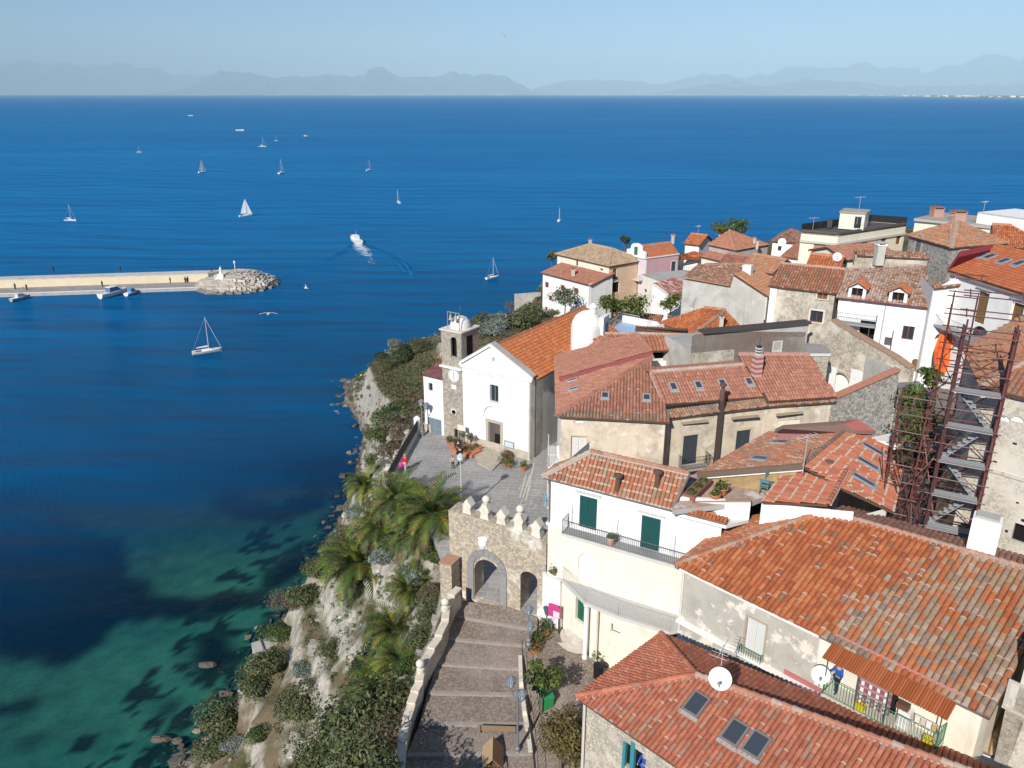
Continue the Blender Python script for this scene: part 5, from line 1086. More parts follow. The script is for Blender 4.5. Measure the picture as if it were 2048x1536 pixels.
# ---- rubble garden wall rising to the right of it
W5 = a5; Wd = (a5 - a4).normalized(); We = a5 + Wd * 9.5
e = WP(1797, 757, a4, a5); s1 = (V(e[:2]) - a5).dot(Wd); zt0 = WP(1674, 800, a4, a5).z; zt1 = WP(1790, 742, a4, a5).z; print('wall', s1, zt0, zt1)
w = House('boundary_wall', 'rubble stone wall with a salmon coping climbing away from the cream house', (27, 57, 30), 'wall')
B5 = a5 + Wd * s1; w.wall(a5, B5, 30, zt1, M['darkrub'], prof=[(0, 30), (s1, 30), (s1, zt1), (0, zt0)]); w.wall(B5, B5 + n2 * 4, 30, zt1, M['oldpl'])
f = MB(); f.beam(v3(a5 + n2 * .2, zt0 + .1), v3(B5 + n2 * .2, zt1 + .1), .7, .14, M['tile'], (.50, .22, .15)); w.part('coping', f); w.done()
# ================================================================== old walls and roofs in the middle
def pol(A, B, pts): 
    """profile of a wall seen at these places, as (s, z)"""
    d = V((B[0] - A[0], B[1] - A[1])).normalized(); out = []
    for px, py in pts:
        q = WP(px, py, A, B); out.append(((q.x - A[0]) * d.x + (q.y - A[1]) * d.y, q.z))
    return out
# brick wall house with the dark roof edge
A, B = V(PYD(1382, 700, 67)[:2]), V(PYD(1612, 690, 70.5)[:2]); zb = 35
h = House('brick_house', 'old brick walled house with one small window with a dark coping on top', (20, 68, 34))
tp = pol(A, B, [(1612, 664), (1500, 663), (1390, 668), (1382, 672)]); L = (B - A).length
h.wall(A, B, zb, 39, M['brick'], [('win', 1548, 685, 1561, 701, dict(c=(.1, .1, .1), sur=(.70, .64, .62), sw=.12))], prof=[(0, zb), (L, zb)] + [(min(L, max(0, s)), z) for s, z in tp])
lowz = pol(A, B, [(1420, 703)])[0][1]; f = MB(); d = (B - A).normalized(); n = V((d.y, -d.x)); f.wbox(A, d, n, 0, 4.4, 0, .06, zb, lowz, M['rubblepl']); h.part('rendered_base', f)
zt = max(z for _, z in tp); f = MB(); f.wbox(A, d, n, 1.0, L + .1, -.75, .25, zt - .02, zt + .2, M['matte'], (.085, .07, .065)); h.part('coping', f); f = MB(); f.wbox(A, d, n, .1, L - .1, -4.9, -.7, zt - 1.7, zt - 1.5, M['concrete']); h.part('flat_roof', f)
h.wall(B, B - n * 5, zb, zt - 1.5, M['oldpl']); h.wall(A - n * 5, A, zb, zt - 1.5, M['oldpl']); h.wall(B, A, zb, zt - .1, M['oldpl']); h.done()
# striped orange roof with the dark loggia
h = House('loggia_house', 'low house with striped orange roof over a dark open loggia and red lean-to awning', (14, 74, 34))
z = 37.5; L_, R_ = P(1200, 705, z), P(1392, 699, z); rl, rr_ = P(1182, 667, 38.5), P(1384, 670, 38.5)
F_(h, [([L_, R_, rr_, rl], [((.42, .17, .10), 3), ((.46, .21, .13), 2)], dict(pitch=.34, row=.6, mortar=.05, h=.1)), ([P(1160, 704, 37.9), P(1250, 686, 37.9), P(1207, 671, 38.7)], SALMON, dict(pitch=.25, mortar=0)),
       ([P(1270, 660, 38.6), P(1376, 664, 38.6), P(1374, 658, 39.0), P(1272, 652, 39.0)], SALMON, dict(pitch=.34, mortar=.3))], [(rl, rr_, [((.5, .36, .27), 1)])])
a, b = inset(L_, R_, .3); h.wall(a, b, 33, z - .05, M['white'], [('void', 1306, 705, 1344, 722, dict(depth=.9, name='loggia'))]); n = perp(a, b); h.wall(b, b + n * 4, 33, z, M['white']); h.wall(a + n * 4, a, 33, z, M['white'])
f = MB(); f.slab([P(1352, 714, 36.9), P(1393, 699, 36.9), P(1386, 686, 37.5), P(1343, 698, 37.5)], .08, M['plain'], (.45, .17, .08)); h.part('awning', f); h.done()
# blue floored roof terrace
h = House('terrace_house', 'white roof terrace house with pale blue floor between the dome and orange hip roof', (16, 82, 30))
zf = 35.6; fl = [P(1208, 668, zf), P(1285, 672, zf), P(1330, 660, zf), P(1245, 643, zf)]; f = MB(); f.slab(fl, .3, M['white'], (1, 1, 1), M['plain'], (.36, .50, .66)); h.part('roof_terrace', f); f = MB()
for a, b in ((fl[3], fl[2]), (fl[2], fl[1])): f.beam(a + V((0, 0, .35)), b + V((0, 0, .35)), .2, .8, M['white'])
h.part('parapet', f); f = MB(); railing(f, [fl[0], fl[3], fl[3].lerp(fl[2], .4)], 1.0, M['metal'], (.6, .6, .6), .2, .012, .02); h.part('railing', f)
for i in range(4):
    a, b = fl[i], fl[(i + 1) % 4]; h.wall(a, b, 28, zf - .3, M['white'])
f = MB(); o = P(1296, 664, zf); f.box(-.35, .35, -.3, .3, -.5, 1.2, M['white'], (1, 1, 1), .4, o); h.part('chimney', f); h.done()
# bright orange hipped roof
h = House('hip_roof_house', 'small house with bright orange hipped roof below the grey plaster gable wall', (22, 84, 30)); z = 36.3
q = [P(1316, 645, z), P(1385, 668, z), P(1478, 648, z)]; t0, t1 = P(1408, 615, 38.1), P(1450, 619, 38.1)
F_(h, [([q[0], q[1], t1, t0], ORANGE[:3], dict(pitch=.24, row=.4, mortar=.02)), ([q[1], q[2], t1], ORANGE[:3], dict(pitch=.24, row=.4, mortar=.02))], [(q[1], t1, OLD), (t0, t1, OLD)])
h.wall(V(q[0][:2]) + V((.3, .1)), V(q[1][:2]) + V((0, .3)), 28, z - .05, M['white']); h.wall(V(q[1][:2]) + V((0, .3)), V(q[2][:2]) + V((-.3, .1)), 28, z - .05, M['white'])
chimney(h, P(1442, 648, 36.9), .4, .7); h.done()
h = House('lean_to_house', 'low white block with striped red roof strip left of the orange hipped roof', (17, 88, 30)); z = 35.2
L_, R_ = P(1310, 646, z), P(1352, 652, z); block(h, P(1222, 655, 33.6), P(1310, 664, 33.6), 5, 27, M['white'], SALMON, 'shed', .8, ops=()); h.done()
# grey plastered gable wall with broken roofs
A, B = V(PYD(1364, 600, 90)[:2]), V(PYD(1532, 620, 84)[:2]); L = (B - A).length; d = (B - A).normalized(); n = V((d.y, -d.x))
h = House('grey_gable_house', 'tall grey plastered windowless house with a stepped gable and patched tile roofs', (24, 86, 32)); tp = pol(A, B, [(1532, 592), (1500, 567), (1482, 553), (1469, 549), (1461, 573), (1366, 556)])
h.wall(A, B, 31, 42, M['oldpl'], prof=[(0, 31), (L, 31)] + [(min(L, max(0, s)), z) for s, z in tp])
z0 = tp[5][1]; z1 = tp[0][1]; zp = tp[3][1]; i3 = v3(-n, 0); a3 = lambda s, z, k: v3(A + d * s - n * k, z)
sm = tp[4][0]; h.wall(A - n * 6, A, 31, z0, M['oldpl']); h.wall(B, B - n * 6, 31, z1, M['oldpl'])
F_(h, [([a3(-.1, z0 + .1, -.15), a3(sm, tp[4][1] + .1, -.15), a3(sm, tp[4][1] + 1.0, 4), a3(-.1, z0 + 1.0, 4)], OLD, dict(pitch=.24, mortar=.25)),
       ([a3(L + .2, z1 - .05, 5.5), a3(L + .2, z1 - .05, -.15), a3(tp[3][0], zp + .05, -.15), a3(tp[3][0], zp + .05, 5.5)], [((.50, .21, .10), 3), ((.46, .26, .16), 2)], dict(pitch=.26, mortar=.35)),
       ([a3(sm, zp - .2, 6), a3(tp[3][0], zp + .1, .2), a3(tp[3][0], zp + .15, 5.8)], BROWN, dict(pitch=.25, mortar=.1))])
f = MB(); f.beam(a3(0, z0 + .12, -.1), a3(sm, tp[4][1] + .12, -.1), .3, .12, M['tile'], (.44, .24, .17)); h.part('coping', f)
f = MB(); o = a3(sm + .8, zp - .2, 3); f.wbox(o, d, n, -.5, .5, 0, .8, o.z - .6, o.z + .9, M['white']); h.part('dormer', f); h.done()
# stone house with white quoin
h = House('rubble_house', 'tall rubble house with white corner strip, brown windows and a ribbed red brown roof', (30, 80, 33)); z = 41.8
A, B = P(1536, 571, z), P(1675, 587, z); fc = [A, B, P(1692, 539, 43.5), P(1563, 527, 43.5)]
F_(h, [(fc, [((.40, .16, .09), 4), ((.34, .18, .11), 3), ((.46, .22, .12), 2), ((.28, .17, .12), 1)], dict(pitch=.27, row=.45, mortar=.1, h=.1))], [(fc[3], fc[2], [((.52, .32, .24), 1)])])
a, b = inset(A, B, .25); d, n = h.wall(a, b, 32, z - .05, M['rubblepl'], [('shut', 1636, 584, 1654, 599, dict(c=(.22, .10, .035), sur=(.60, .55, .49))), ('win', 1622, 620, 1644, 646, dict(c=(.20, .05, .035), sur=(.68, .64, .60), sw=.16))])
f = MB(); f.wbox(a, d, n, -.03, .62, 0, .07, 32, z - .1, M['white']); h.part('quoin', f); h.wall(a - n * 5, a, 32, z - .05, M['oldpl'], prof=[(0, 32), (5, 32), (5, z - .05), (1.2, z + 1.3), (0, z + .6)]); h.wall(b, b - n * 5, 32, z, M['oldpl']); h.done()
# sloping rubble wall with whitewashed arch
A, B = V(PYD(1612, 690, 73)[:2]), V(PYD(1822, 745, 64)[:2]); L = (B - A).length; d = (B - A).normalized(); n = V((d.y, -d.x))
h = House('retaining_wall', 'sloping rubble wall with half whitewashed face and a blind white arch', (33, 68, 33), 'wall'); tp = pol(A, B, [(1820, 738), (1790, 716), (1740, 687), (1700, 664), (1664, 641), (1640, 650), (1612, 668)])
h.wall(A, B, 32, 40, M['rubblepl'], [('blind', 1666, 741, 1693, 800, dict(arch=True, m=M['white'], depth=.45, name='niche'))], prof=[(0, 32), (L, 32)] + [(min(L, max(0, s)), z) for s, z in tp], back=.7)
f = MB()
for (s0, z0), (s1, z1) in zip(tp[:4], tp[1:5]): f.beam(v3(A + d * s0 - n * .3, z0 + .06), v3(A + d * s1 - n * .3, z1 + .06), .8, .14, M['tile'], (.42, .27, .19))
h.part('coping', f); ww = mat('whitewash', (.74, .74, .73), .06, 1, .9, .2, 12, patches=(((.45, .43, .38), .9, .55, .68),)); q = pol(A, B, [(1660, 790), (1744, 790), (1741, 748), (1712, 735), (1664, 733)]); qa = pol(A, B, [(1665, 800), (1694, 800)]); f = MB(); zt_ = pol(A, B, [(1680, 741)])[0][1]
f.wbox(A, d, n, pol(A, B, [(1652, 760)])[0][0], qa[0][0], 0, .05, 33, q[4][1], ww); f.wbox(A, d, n, qa[1][0], q[1][0], 0, .05, 33, q[3][1] - .2, ww); f.wbox(A, d, n, qa[0][0], qa[1][0], 0, .05, zt_, q[4][1] - .1, ww); h.part('whitewash', f); h.done()
h = House('outbuilding', 'small block with a flat grey roof against the sloping rubble wall', (27, 66, 33), 'outbuilding'); f = MB(); p = [P(1612, 707, 38.6), P(1662, 707, 38.6), P(1661, 700, 38.6), P(1645, 688, 38.6), P(1608, 686, 38.6)]
f.slab(p, .25, M['white'], (.8, .8, .8), M['concrete'], (.75, .74, .73)); h.part('flat_roof', f); h.wall(p[0] + V((.15, .1, 0)), p[1] + V((-.1, .1, 0)), 32, 38.35, M['rubblepl']); h.wall(p[1] + V((-.1, .1, 0)), p[3], 32, 38.35, M['white']); h.done()
# white house with the two dormers
h = House('dormer_house', 'white house with two roof dormers, slate grey balcony and speckled pale tile roof', (36, 75, 33)); z = 41.5
A, B = P(1672, 594, z), P(1866, 616, z); rl, rr_ = P(1694, 538, 43.4), P(1851, 531, 43.4); fc = [A, B, rr_, rl]
F_(h, [(fc, lambda u, v: pick(PALE if (u < 3.9 or R.random() < .35) else OLD), dict(pitch=.26, row=.4, mortar=.55, lipb=.07))], [(rl, rr_, [((.55, .40, .32), 1)])])
a, b = inset(A, B, .25); d, n = h.wall(a, b, 33, z - .05, M['white'], [('win', 1806, 651, 1826, 681, dict(c=(.28, .07, .04), w=1.0)), ('void', 1722, 640, 1745, 690, dict(depth=.5)), ('shut', 1770, 674, 1782, 692, dict(c=(.12, .12, .13))), ('door', 1825, 717, 1839, 745, dict(c=(.22, .11, .04), arch=True, rise=.25))])
h.wall(b, b - n * 6, 33, z, M['white']); h.wall(a - n * 6, a, 33, z, M['white'])
f = MB(); f.beam(A + V((0, -.05, -.05)), B + V((0, -.05, -.05)), .16, .14, M['metal'], (.17, .06, .06)); h.part('gutter', f)
for px, ht, y0 in ((1711, 1.9, 607), (1794, 1.25, 607)):
    q = WP(px, y0, a, b); s = (V(q[:2]) - a).dot(d); f = MB(); w_ = .78; zb = z - .1 if ht < 1.5 else z - .75
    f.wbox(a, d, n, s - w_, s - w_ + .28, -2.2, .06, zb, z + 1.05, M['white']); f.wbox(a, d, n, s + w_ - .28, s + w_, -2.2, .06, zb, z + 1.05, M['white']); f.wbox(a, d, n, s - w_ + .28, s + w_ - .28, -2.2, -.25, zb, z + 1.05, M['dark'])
    Q = lambda t, o, zz: v3(a + d * (s + t) + n * o, zz); f.add([Q(-w_, .06, z + 1.05), Q(w_, .06, z + 1.05), Q(0, .06, z + 1.5), Q(-w_, -.2, z + 1.05), Q(w_, -.2, z + 1.05), Q(0, -.2, z + 1.5)], ((0, 1, 2), (5, 4, 3)), M['white'])
    tiles(f, [Q(-w_ - .12, -2.4, z + 1.0), Q(-w_ - .12, .12, z + 1.0), Q(0, .12, z + 1.55), Q(0, -2.4, z + 1.55)], OLD, pitch=.24, mortar=.2, th=.08); tiles(f, [Q(w_ + .12, .12, z + 1.0), Q(w_ + .12, -2.4, z + 1.0), Q(0, -2.4, z + 1.55), Q(0, .12, z + 1.55)], ORANGE, pitch=.24, mortar=.2, th=.08)
    f.wbox(a, d, n, s - .06, s + .02, -.24, -.18, zb, z + 1.0, M['plain'], (.18, .07, .04)); h.part('dormer', f)
q = WP(1668, 637, a, b); q1 = WP(1752, 655, a, b); s0, s1 = (V(q[:2]) - a).dot(d), (V(q1[:2]) - a).dot(d); balcony(h, a, d, n, max(0, s0), s1, (q.z + q1.z) / 2 + .1, 1.0, 1.0, (.33, .34, .36), (.12, .13, .15), .14)
for px in (1770, 1862): q = WP(px, 620, a, b); o = V(q[:2]) + n * .08; pipe(h, [v3(o, z - .1), v3(o, 33)], .05, (.35, .31, .29))
f = MB(); q = WP(1740, 690, a, b)
for dx in (-.2, 1.9): f.bar(v3(V(q[:2]) + d * dx + n * 1.2, 33.5), v3(V(q[:2]) + d * dx + n * 1.2, q.z + 2.0), .05, M['metal'], (.14, .06, .05))
h.part('porch_post', f)
for px, py, lab in ((1746, 517, 'wide'),):
    f = MB(); q = [P(1708, 519, 43.6), P(1851, 526, 43.6)]; f.beam(q[0], q[1], 1.0, 1.2, M['rubblepl']); tiles(f, [q[0] + V((0, -.7, .6)), q[1] + V((0, -.7, .6)), q[1] + V((0, .5, 1.0)), q[0] + V((0, .5, 1.0))], OLD, pitch=.27, mortar=.4); h.part('ridge_wall', f)
chimney(h, P(1757, 520, 44.2), .8, 1.5, M['oldpl'], (1, 1, 1), (.5, .45, .4)); h.done()
# big white palazzo
z = 45.0; A, B0 = P(1896, 540, z), P(2048, 587, z); d = (B0 - A).normalized(); B = A + d * 24; n = V((d.y, -d.x)); n3 = V((n.x, n.y, 0))
h = House('white_palazzo', 'big white palazzo with tall brown doors, long balcony and wide orange roof', (42, 62, 35), 'palazzo')
a, b = V(A[:2]) - n * .3, V(B[:2]) - n * .3; R1 = P(1995, 489, 46.9); R2 = R1 + d * 26
rf = [A, B, R2, R1]; h.wall(a, a + V(d[:2]) * 1.25, 43, z - .05, M['white']); F_(h, [(rf, [((.48, .145, .06), 5), ((.44, .13, .06), 2), ((.50, .18, .08), 2)], dict(pitch=.24, row=.4, mortar=.01))])
DB = (.22, .13, .045)
d2, n2_ = h.wall(a + V(d[:2]) * 1.25, b, 34, z - .05, M['white'], [('shut', 1950, 597, 1970, 652, dict(c=DB, w=1.35, h=2.75, depth=.35, hood=(.4, .38, .36))), ('shut', 2018, 621, 2037, 677, dict(c=DB, w=1.35, h=2.75, depth=.35, hood=(.4, .38, .36))), ('blind', 1940, 684, 1964, 730, dict(arch=True, m=M['basalt'], depth=1.0, w=2.4, h=3.2, name='archway'))])
q = WP(1878, 641, a, b); q1 = WP(2004, 694, a, b); s0, s1 = (V(q[:2]) - a).dot(V(d[:2])), (V(q1[:2]) - a).dot(V(d[:2])); zb = (q.z + q1.z) / 2; print('palazzo', s0, s1, q.z, q1.z)
balcony(h, a, V(d[:2]), n, max(-.6, s0), s1 + .5, zb, 1.3, 1.0, (.34, .33, .33), (.22, .22, .22), .14)
# wing facing the square, with the great arch
wA = PYD(1846, 690, 70.6); wA = V(wA[:2]); wB = a + V(d[:2]) * 1.3 + n * .02
h.wall(wA, wB, 34, 43.6, M['white'], [('hole', 1872, 666, 1910, 790, dict(arch=True, depth=.9, z0=34.2))] , prof=[(0, 34), ((wB - wA).length, 34), ((wB - wA).length, 44.9), (.9, 44.0), (0, 43.4)], back=.0)
h.wall(wA - V((wB - wA).normalized()[:]) * 0 + perp(wA, wB) * 6, wA, 34, 43.4, M['white'])
f = MB(); wd = (wB - wA).normalized(); wn = V((wd.y, -wd.x)); f.wbox(wA, wd, wn, .2, (wB - wA).length, -2.2, -1.6, 34, 43, M['white']); f.wbox(wA, wd, wn, .3, 1.9, -.95, -.9, 34, 42, M['white']); h.part('passage_wall', f)
F_(h, [([v3(wA, 43.5) + v3(wn, 0) * .2, v3(wA + wd * 2.4, 44.0) + v3(wn, 0) * .2, v3(wA + wd * 2.4 - wn * .6, 44.3), v3(wA - wn * .6, 43.8)], OLD, dict(pitch=.25, mortar=.3))])
f = MB(); f.slab([A + V((-.02, .05, .1)), A + V((.3, .5, .1)), P(1990, 493, 47.1) + V((0, .5, .1)), P(1919, 503, 46.9)], .5, M['matte'], (.30, .05, .06)); h.part('gable_parapet', f)
h.wall(V(R1[:2]), a, 34, z, M['matte'], c=(.36, .07, .08), prof=[(0, 34), ((V(R1[:2]) - a).length, 34), ((V(R1[:2]) - a).length, z), (0, 46.7)])
for px, py in ((1962, 513), (1980, 515), (2008, 524), (2038, 529)): skylight(h, rf, px, py, .8, 1.1, (.30, .33, .38))
f = MB(); f.beam(v3(a, z - .25) + n3 * .22, v3(b, z - .25) + n3 * .22, .2, .14, M['matte'], (.34, .24, .20)); h.part('cornice', f); pipe(h, [v3(wA - wn * -.1, 43.2), v3(wA - wn * -.1, 34.3)], .05, (.55, .55, .55)); h.done()
# stone tower house
z = 44.9; l, c, r = P(1814, 471, z), P(1904, 496, z), P(2018, 487, z); ap = PYD(1915, 443, (l.y + r.y) / 2 + .4); k4 = l + r - c
h = House('stone_tower_house', 'square rubble tower house with a worn orange pyramid roof', (48, 87, 35)); TP = [((.46, .20, .11), 4), ((.42, .24, .15), 3), ((.50, .26, .15), 2), ((.34, .24, .17), 1.5)]
F_(h, [([l, c, ap], TP, dict(pitch=.3, row=.5, mortar=.12, h=.1)), ([c, r, ap], TP, dict(pitch=.3, row=.5, mortar=.12, h=.1)), ([r, k4, ap], TP, dict(pitch=.3)), ([k4, l, ap], TP, dict(pitch=.3))], [(c, ap, [((.46, .38, .31), 1)]), (l, ap, OLD), (r, ap, OLD)])
cc = (l + r) / 2; sh = lambda p: V(p[:2]).lerp(V(cc[:2]), .05)
h.wall(sh(l), sh(c), 34, z - .05, M['darkrub'], [('shut', 1831, 484, 1840, 508, dict(c=(.20, .09, .04), w=1.0, h=2.0, sur=(.5, .47, .42)))]); h.wall(sh(c), sh(r), 34, z - .05, M['darkrub'], [('win', 1921, 501, 1934, 515, dict(c=(.35, .32, .28), sur=(.58, .54, .48)))]); h.wall(sh(k4), sh(l), 34, z - .05, M['darkrub']); h.wall(sh(r), sh(k4), 34, z - .05, M['darkrub']); h.done()
# flat roofed cream house
z = 41.5; l, c, r = P(1603, 461, z), P(1677, 467, z), P(1813, 447, z); k4 = l + r - c
h = House('flat_roof_house', 'cream flat roofed house with black roof edge and a small rooftop room', (52, 120, 31)); CR = mat('pale_cream_render', (.74, .69, .56), .05, 1, .9)
h.wall(l, c, 30, z, CR, [('shut', 1628, 488, 1649, 515, dict(c=(.45, .24, .17)))]); h.wall(c, r, 30, z, CR, [('shut', 1724, 485, 1732, 500, dict(c=(.25, .10, .06))), ('shut', 1763, 476, 1770, 496, dict(c=(.25, .10, .06))), ('shut', 1794, 470, 1800, 488, dict(c=(.25, .10, .06)))]); h.wall(r, k4, 30, z, CR); h.wall(k4, l, 30, z, CR)
f = MB(); cen = (l + r) / 2
f.slab([p + V((0, 0, -.15)) for p in (l, c, r, k4)], .3, M['concrete'], (.3, .3, .3), M['matte'], (.10, .10, .10)); h.part('flat_roof', f); f = MB()
for p, q in ((r, k4), (k4, l)): f.beam(p + V((0, 0, .45)), q + V((0, 0, .45)), .2, 1.0, M['matte'], (.025, .025, .028))
for p, q in ((l, c), (c, r)): f.beam(p + V((0, 0, .02)), q + V((0, 0, .02)), .35, .3, M['matte'], (.12, .10, .09)); f.beam(p + V((0, 0, -1.5)), q + V((0, 0, -1.5)), .5, .3, M['matte'], (.55, .52, .46))
h.part('parapet', f); dd = (c - l).normalized(); d_ = V(dd[:2]); o = P(1672, 460, z); f = MB(); rz = math.atan2(d_.y, d_.x); f.box(0, 3.4, 1.6, 5.6, 0, 2.3, CR, (1, 1, 1), rz, o); f.box(-.15, 3.55, 1.45, 5.75, 2.3, 2.5, M['concrete'], (.9, .88, .82), rz, o); f.box(2.1, 3.0, 1.55, 1.6, .3, 1.9, M['glass'], (1, 1, 1), rz, o); h.part('rooftop_room', f)
f = MB(); f.box(-1.6, -.9, 1.5, 2.1, 0, 1.2, M['matte'], (.07, .07, .07), rz, o); f.box(-3, -2.4, .4, .9, 0, .9, M['matte'], (.07, .07, .07), rz, o); h.part('water_tank', f); h.done(); FRH = (o, rz)
# far right cream and white houses
h = House('cornice_house', 'cream house with heavy roof cornice and two chimneys at the town edge', (66, 108, 32)); z = 43.3; l, r = P(1831, 436, z), P(2022, 456, z); nn = perp(l, r)
h.wall(l, r, 31, z, CR); h.wall(r, V(r[:2]) + nn * 9, 31, z, CR); h.wall(V(l[:2]) + nn * 9, l, 31, z, CR); f = MB(); n3 = v3(nn, 0); f.slab([l - n3 * .5, r - n3 * .5 + V((.4, 0, 0)), r + n3 * 9, l + n3 * 9], .35, M['matte'], (.45, .40, .36), M['concrete'], (.9, .85, .8)); h.part('flat_roof', f)
chimney(h, P(1872, 432, 43.4), 1.4, 1.0, M['matte'], (.5, .30, .24)); chimney(h, P(1914, 440, 43.4), 1.6, 1.0, M['matte'], (.5, .30, .24)); h.done()
h = House('white_block', 'plain bright white block at the far right edge of town', (78, 118, 32)); z = 44.8; l, r = P(1956, 424, z), P(2120, 446, z); nn = perp(l, r); n3 = v3(nn, 0)
h.wall(l, r, 31, z, M['white']); h.wall(V(l[:2]) + nn * 8, l, 31, z, M['white']); f = MB(); f.slab([l, r, r + n3 * 8, l + n3 * 8], .2, M['white']); h.part('flat_roof', f); h.done()
h = House('small_orange_house', 'orange tiled house peeping out right of the stone tower house', (62, 92, 33)); block(h, P(1985, 492, 41.5), P(2110, 500, 41.5), 9, 32, M['cream'], ORANGE[:3], 'gable', 2.2); h.done()
# scaffolded rubble house at the right edge
z = 45.5; c = P(1962, 774, z); l = P(1926, 696, z); fr_ = P(2060, 797, z); fd = (fr_ - c).normalized(); rr_ = c + fd * 13; t0 = P(2048, 727, 46.5); t1 = P(2048, 694, 46.5); t0x = c + (t0 - c) * 1.6; 
h = House('ruined_house', 'tall crumbling rubble house behind the scaffold with a worn terracotta roof', (29, 38, 33)); TC = [((.42, .19, .11), 4), ((.38, .22, .14), 3), ((.46, .22, .12), 2), ((.33, .20, .14), 1)]
d_ = (c - l).normalized(); hp = c + (t0 - c) * 2.2
F_(h, [([l, c, hp, l + (hp - c) * .95 + V((0, 0, .0))], TC, dict(pitch=.27, row=.45, mortar=.06)), ([c, rr_, rr_ + (hp - c) * .6, hp], TC, dict(pitch=.27, row=.45, mortar=.06))], [(c, hp, [((.48, .34, .26), 1)])])
a, b = V(c[:2]) + V((.25, .25)), V(rr_[:2]) + V((.2, .3)); RW = rubble('crumbling_wall', [(.50, .45, .37), (.58, .53, .45), (.42, .38, .31), (.62, .57, .48)], (.60, .55, .47), 9.0, .04, ((.62, .57, .48), .5, .42, .62), .5)
d, n = h.wall(a, b, 33, z - .1, RW, [('void', 2030, 1045, 2052, 1090, dict(depth=.4, name='window_opening')), ('blind', 1996, 828, 2020, 846, dict(arch=True, m=M['white'], depth=.1)), ('blind', 2024, 830, 2048, 848, dict(arch=True, m=M['white'], depth=.1))])
h.wall(V(l[:2]) + V((.3, 0)), a, 33, z - .1, RW); f = MB(); q = WP(1985, 940, a, b); f.wbox(a, d, n, 0, 12, 0, .1, q.z - .1, q.z + .06, M['stone']); h.part('string_course', f)
f = MB()
for i in range(34):
    s, zz = R.uniform(.6, 9), R.uniform(36, 44.6); f.wbox(a, d, n, s, s + R.uniform(.08, .2), -.02, .012, zz, zz + R.uniform(.07, .16), M['dark'])
o = h.part('putlog_holes', f); o['kind'] = 'stuff'; h.done()
h = House('side_house', 'pale rendered wall with a grated window at the lower right edge', (24, 22, 28)); A, B = V((20.75, 26.3)), V((28, 18.5)); h.wall(A, B, 27, 39.5, RW, [('win', 2012, 1384, 2038, 1424, dict(c=(.1, .1, .1), w=.8, h=1.2, sur=(.5, .47, .42)))]); nn = perp(A, B); h.wall(A + nn * 6, A, 27, 39.5, RW); f = MB(); f.slab([v3(A, 39.5), v3(B, 39.5), v3(B + nn * 6, 39.9), v3(A + nn * 6, 39.9)], .2, M['tile'], (.4, .22, .15)); h.part('roof', f); h.done()
h = House('tan_roof_shed', 'low shed with tan coppi tiles at the lower right corner', (20, 21, 27), 'shed'); z = 33.0; p = [P(1962, 1500, z), P(2120, 1560, z), P(2120, 1440, z + .9), P(1986, 1425, z + .9)]
F_(h, [(p, TAN, dict(pitch=.3, row=.4, mortar=.3, h=.11))]); h.wall(p[0] + V((.1, .1, 0)), p[1] + V((0, .1, 0)), 27, z - .05, M['white']); h.wall(p[3], p[0] + V((.1, .1, 0)), 27, z - .05, M['white']); h.done()
# ================================================================== far houses at the point
WN = (.22, .05, .06)
h = House('shuttered_house', 'white cliff edge house with wine red shutters and pink lean-to roof', (9, 136, 23)); z = 30.5; L, Rr = P(1081, 545, z), P(1182, 571, z); nn = perp(L, Rr)
ops = [('shut', 1090, 563, 1097, 576, dict(c=WN)), ('shut', 1121, 569, 1129, 583, dict(c=WN)), ('shut', 1148, 575, 1156, 590, dict(c=WN)), ('shut', 1097, 590, 1104, 602, dict(c=WN)), ('shut', 1149, 602, 1154, 610, dict(c=WN)), ('shut', 1090, 613, 1095, 622, dict(c=WN))]
block(h, L, Rr, 5.5, 22, M['white'], SALMON, 'shed', 1.3, ops=ops, tk=dict(pitch=.35, row=.6, mortar=.02)); h.wall(V(Rr[:2]) + V((-.3, .2)), V(Rr[:2]) + nn * 5 + V((0, .2)), 22, z + .3, M['white']); chimney(h, P(1146, 550, 31), .6, .9, M['white']); h.done()
h = House('tan_roof_house', 'tall cream house with a tan hipped roof behind the shuttered white house', (14, 141, 24)); z = 33.0; L, Rr = P(1110, 508, z), P(1218, 533, z)
block(h, L, Rr, 8.5, 24, CR, TAN, 'hip', 2.0, ops=[('shut', 1152, 521, 1156, 532, dict(c=(.1, .1, .11))), ('win', 1200, 536, 1206, 542, dict(c=(.3, .25, .2)))], m2=M['apricot'], sops=[('shut', 1226, 538, 1233, 558, dict(c=(.25, .11, .06))), ('void', 1222, 566, 1238, 584, dict())], hl=4.6, hr=3.6, tk=dict(pitch=.35, row=.6, mortar=.02)); chimney(h, P(1180, 488, 34.7), .5, .6, M['white']); h.done()
h = House('apricot_house', 'narrow apricot house with brown shutters between tan roof and pink palazzo', (21, 140, 25)); z = 32.6; block(h, P(1236, 515, z), P(1258, 520, z), 6, 24, M['apricot'], TAN, 'shed', .6, ops=[('shut', 1243, 521, 1249, 541, dict(c=(.25, .1, .06))), ('shut', 1243, 550, 1249, 565, dict(c=(.25, .1, .06)))], tk=dict(pitch=.35, row=.6)); h.done()
z = 33.8; L, C, Rr = P(1254, 508, z), P(1291, 516, z), P(1358, 507, z); k4 = L + Rr - C
h = House('pink_palazzo', 'pink palazzo with white window surrounds, curved white gable and orange roof', (25, 138, 26), 'palazzo'); G = (.04, .16, .11); WH_ = (.78, .76, .73)
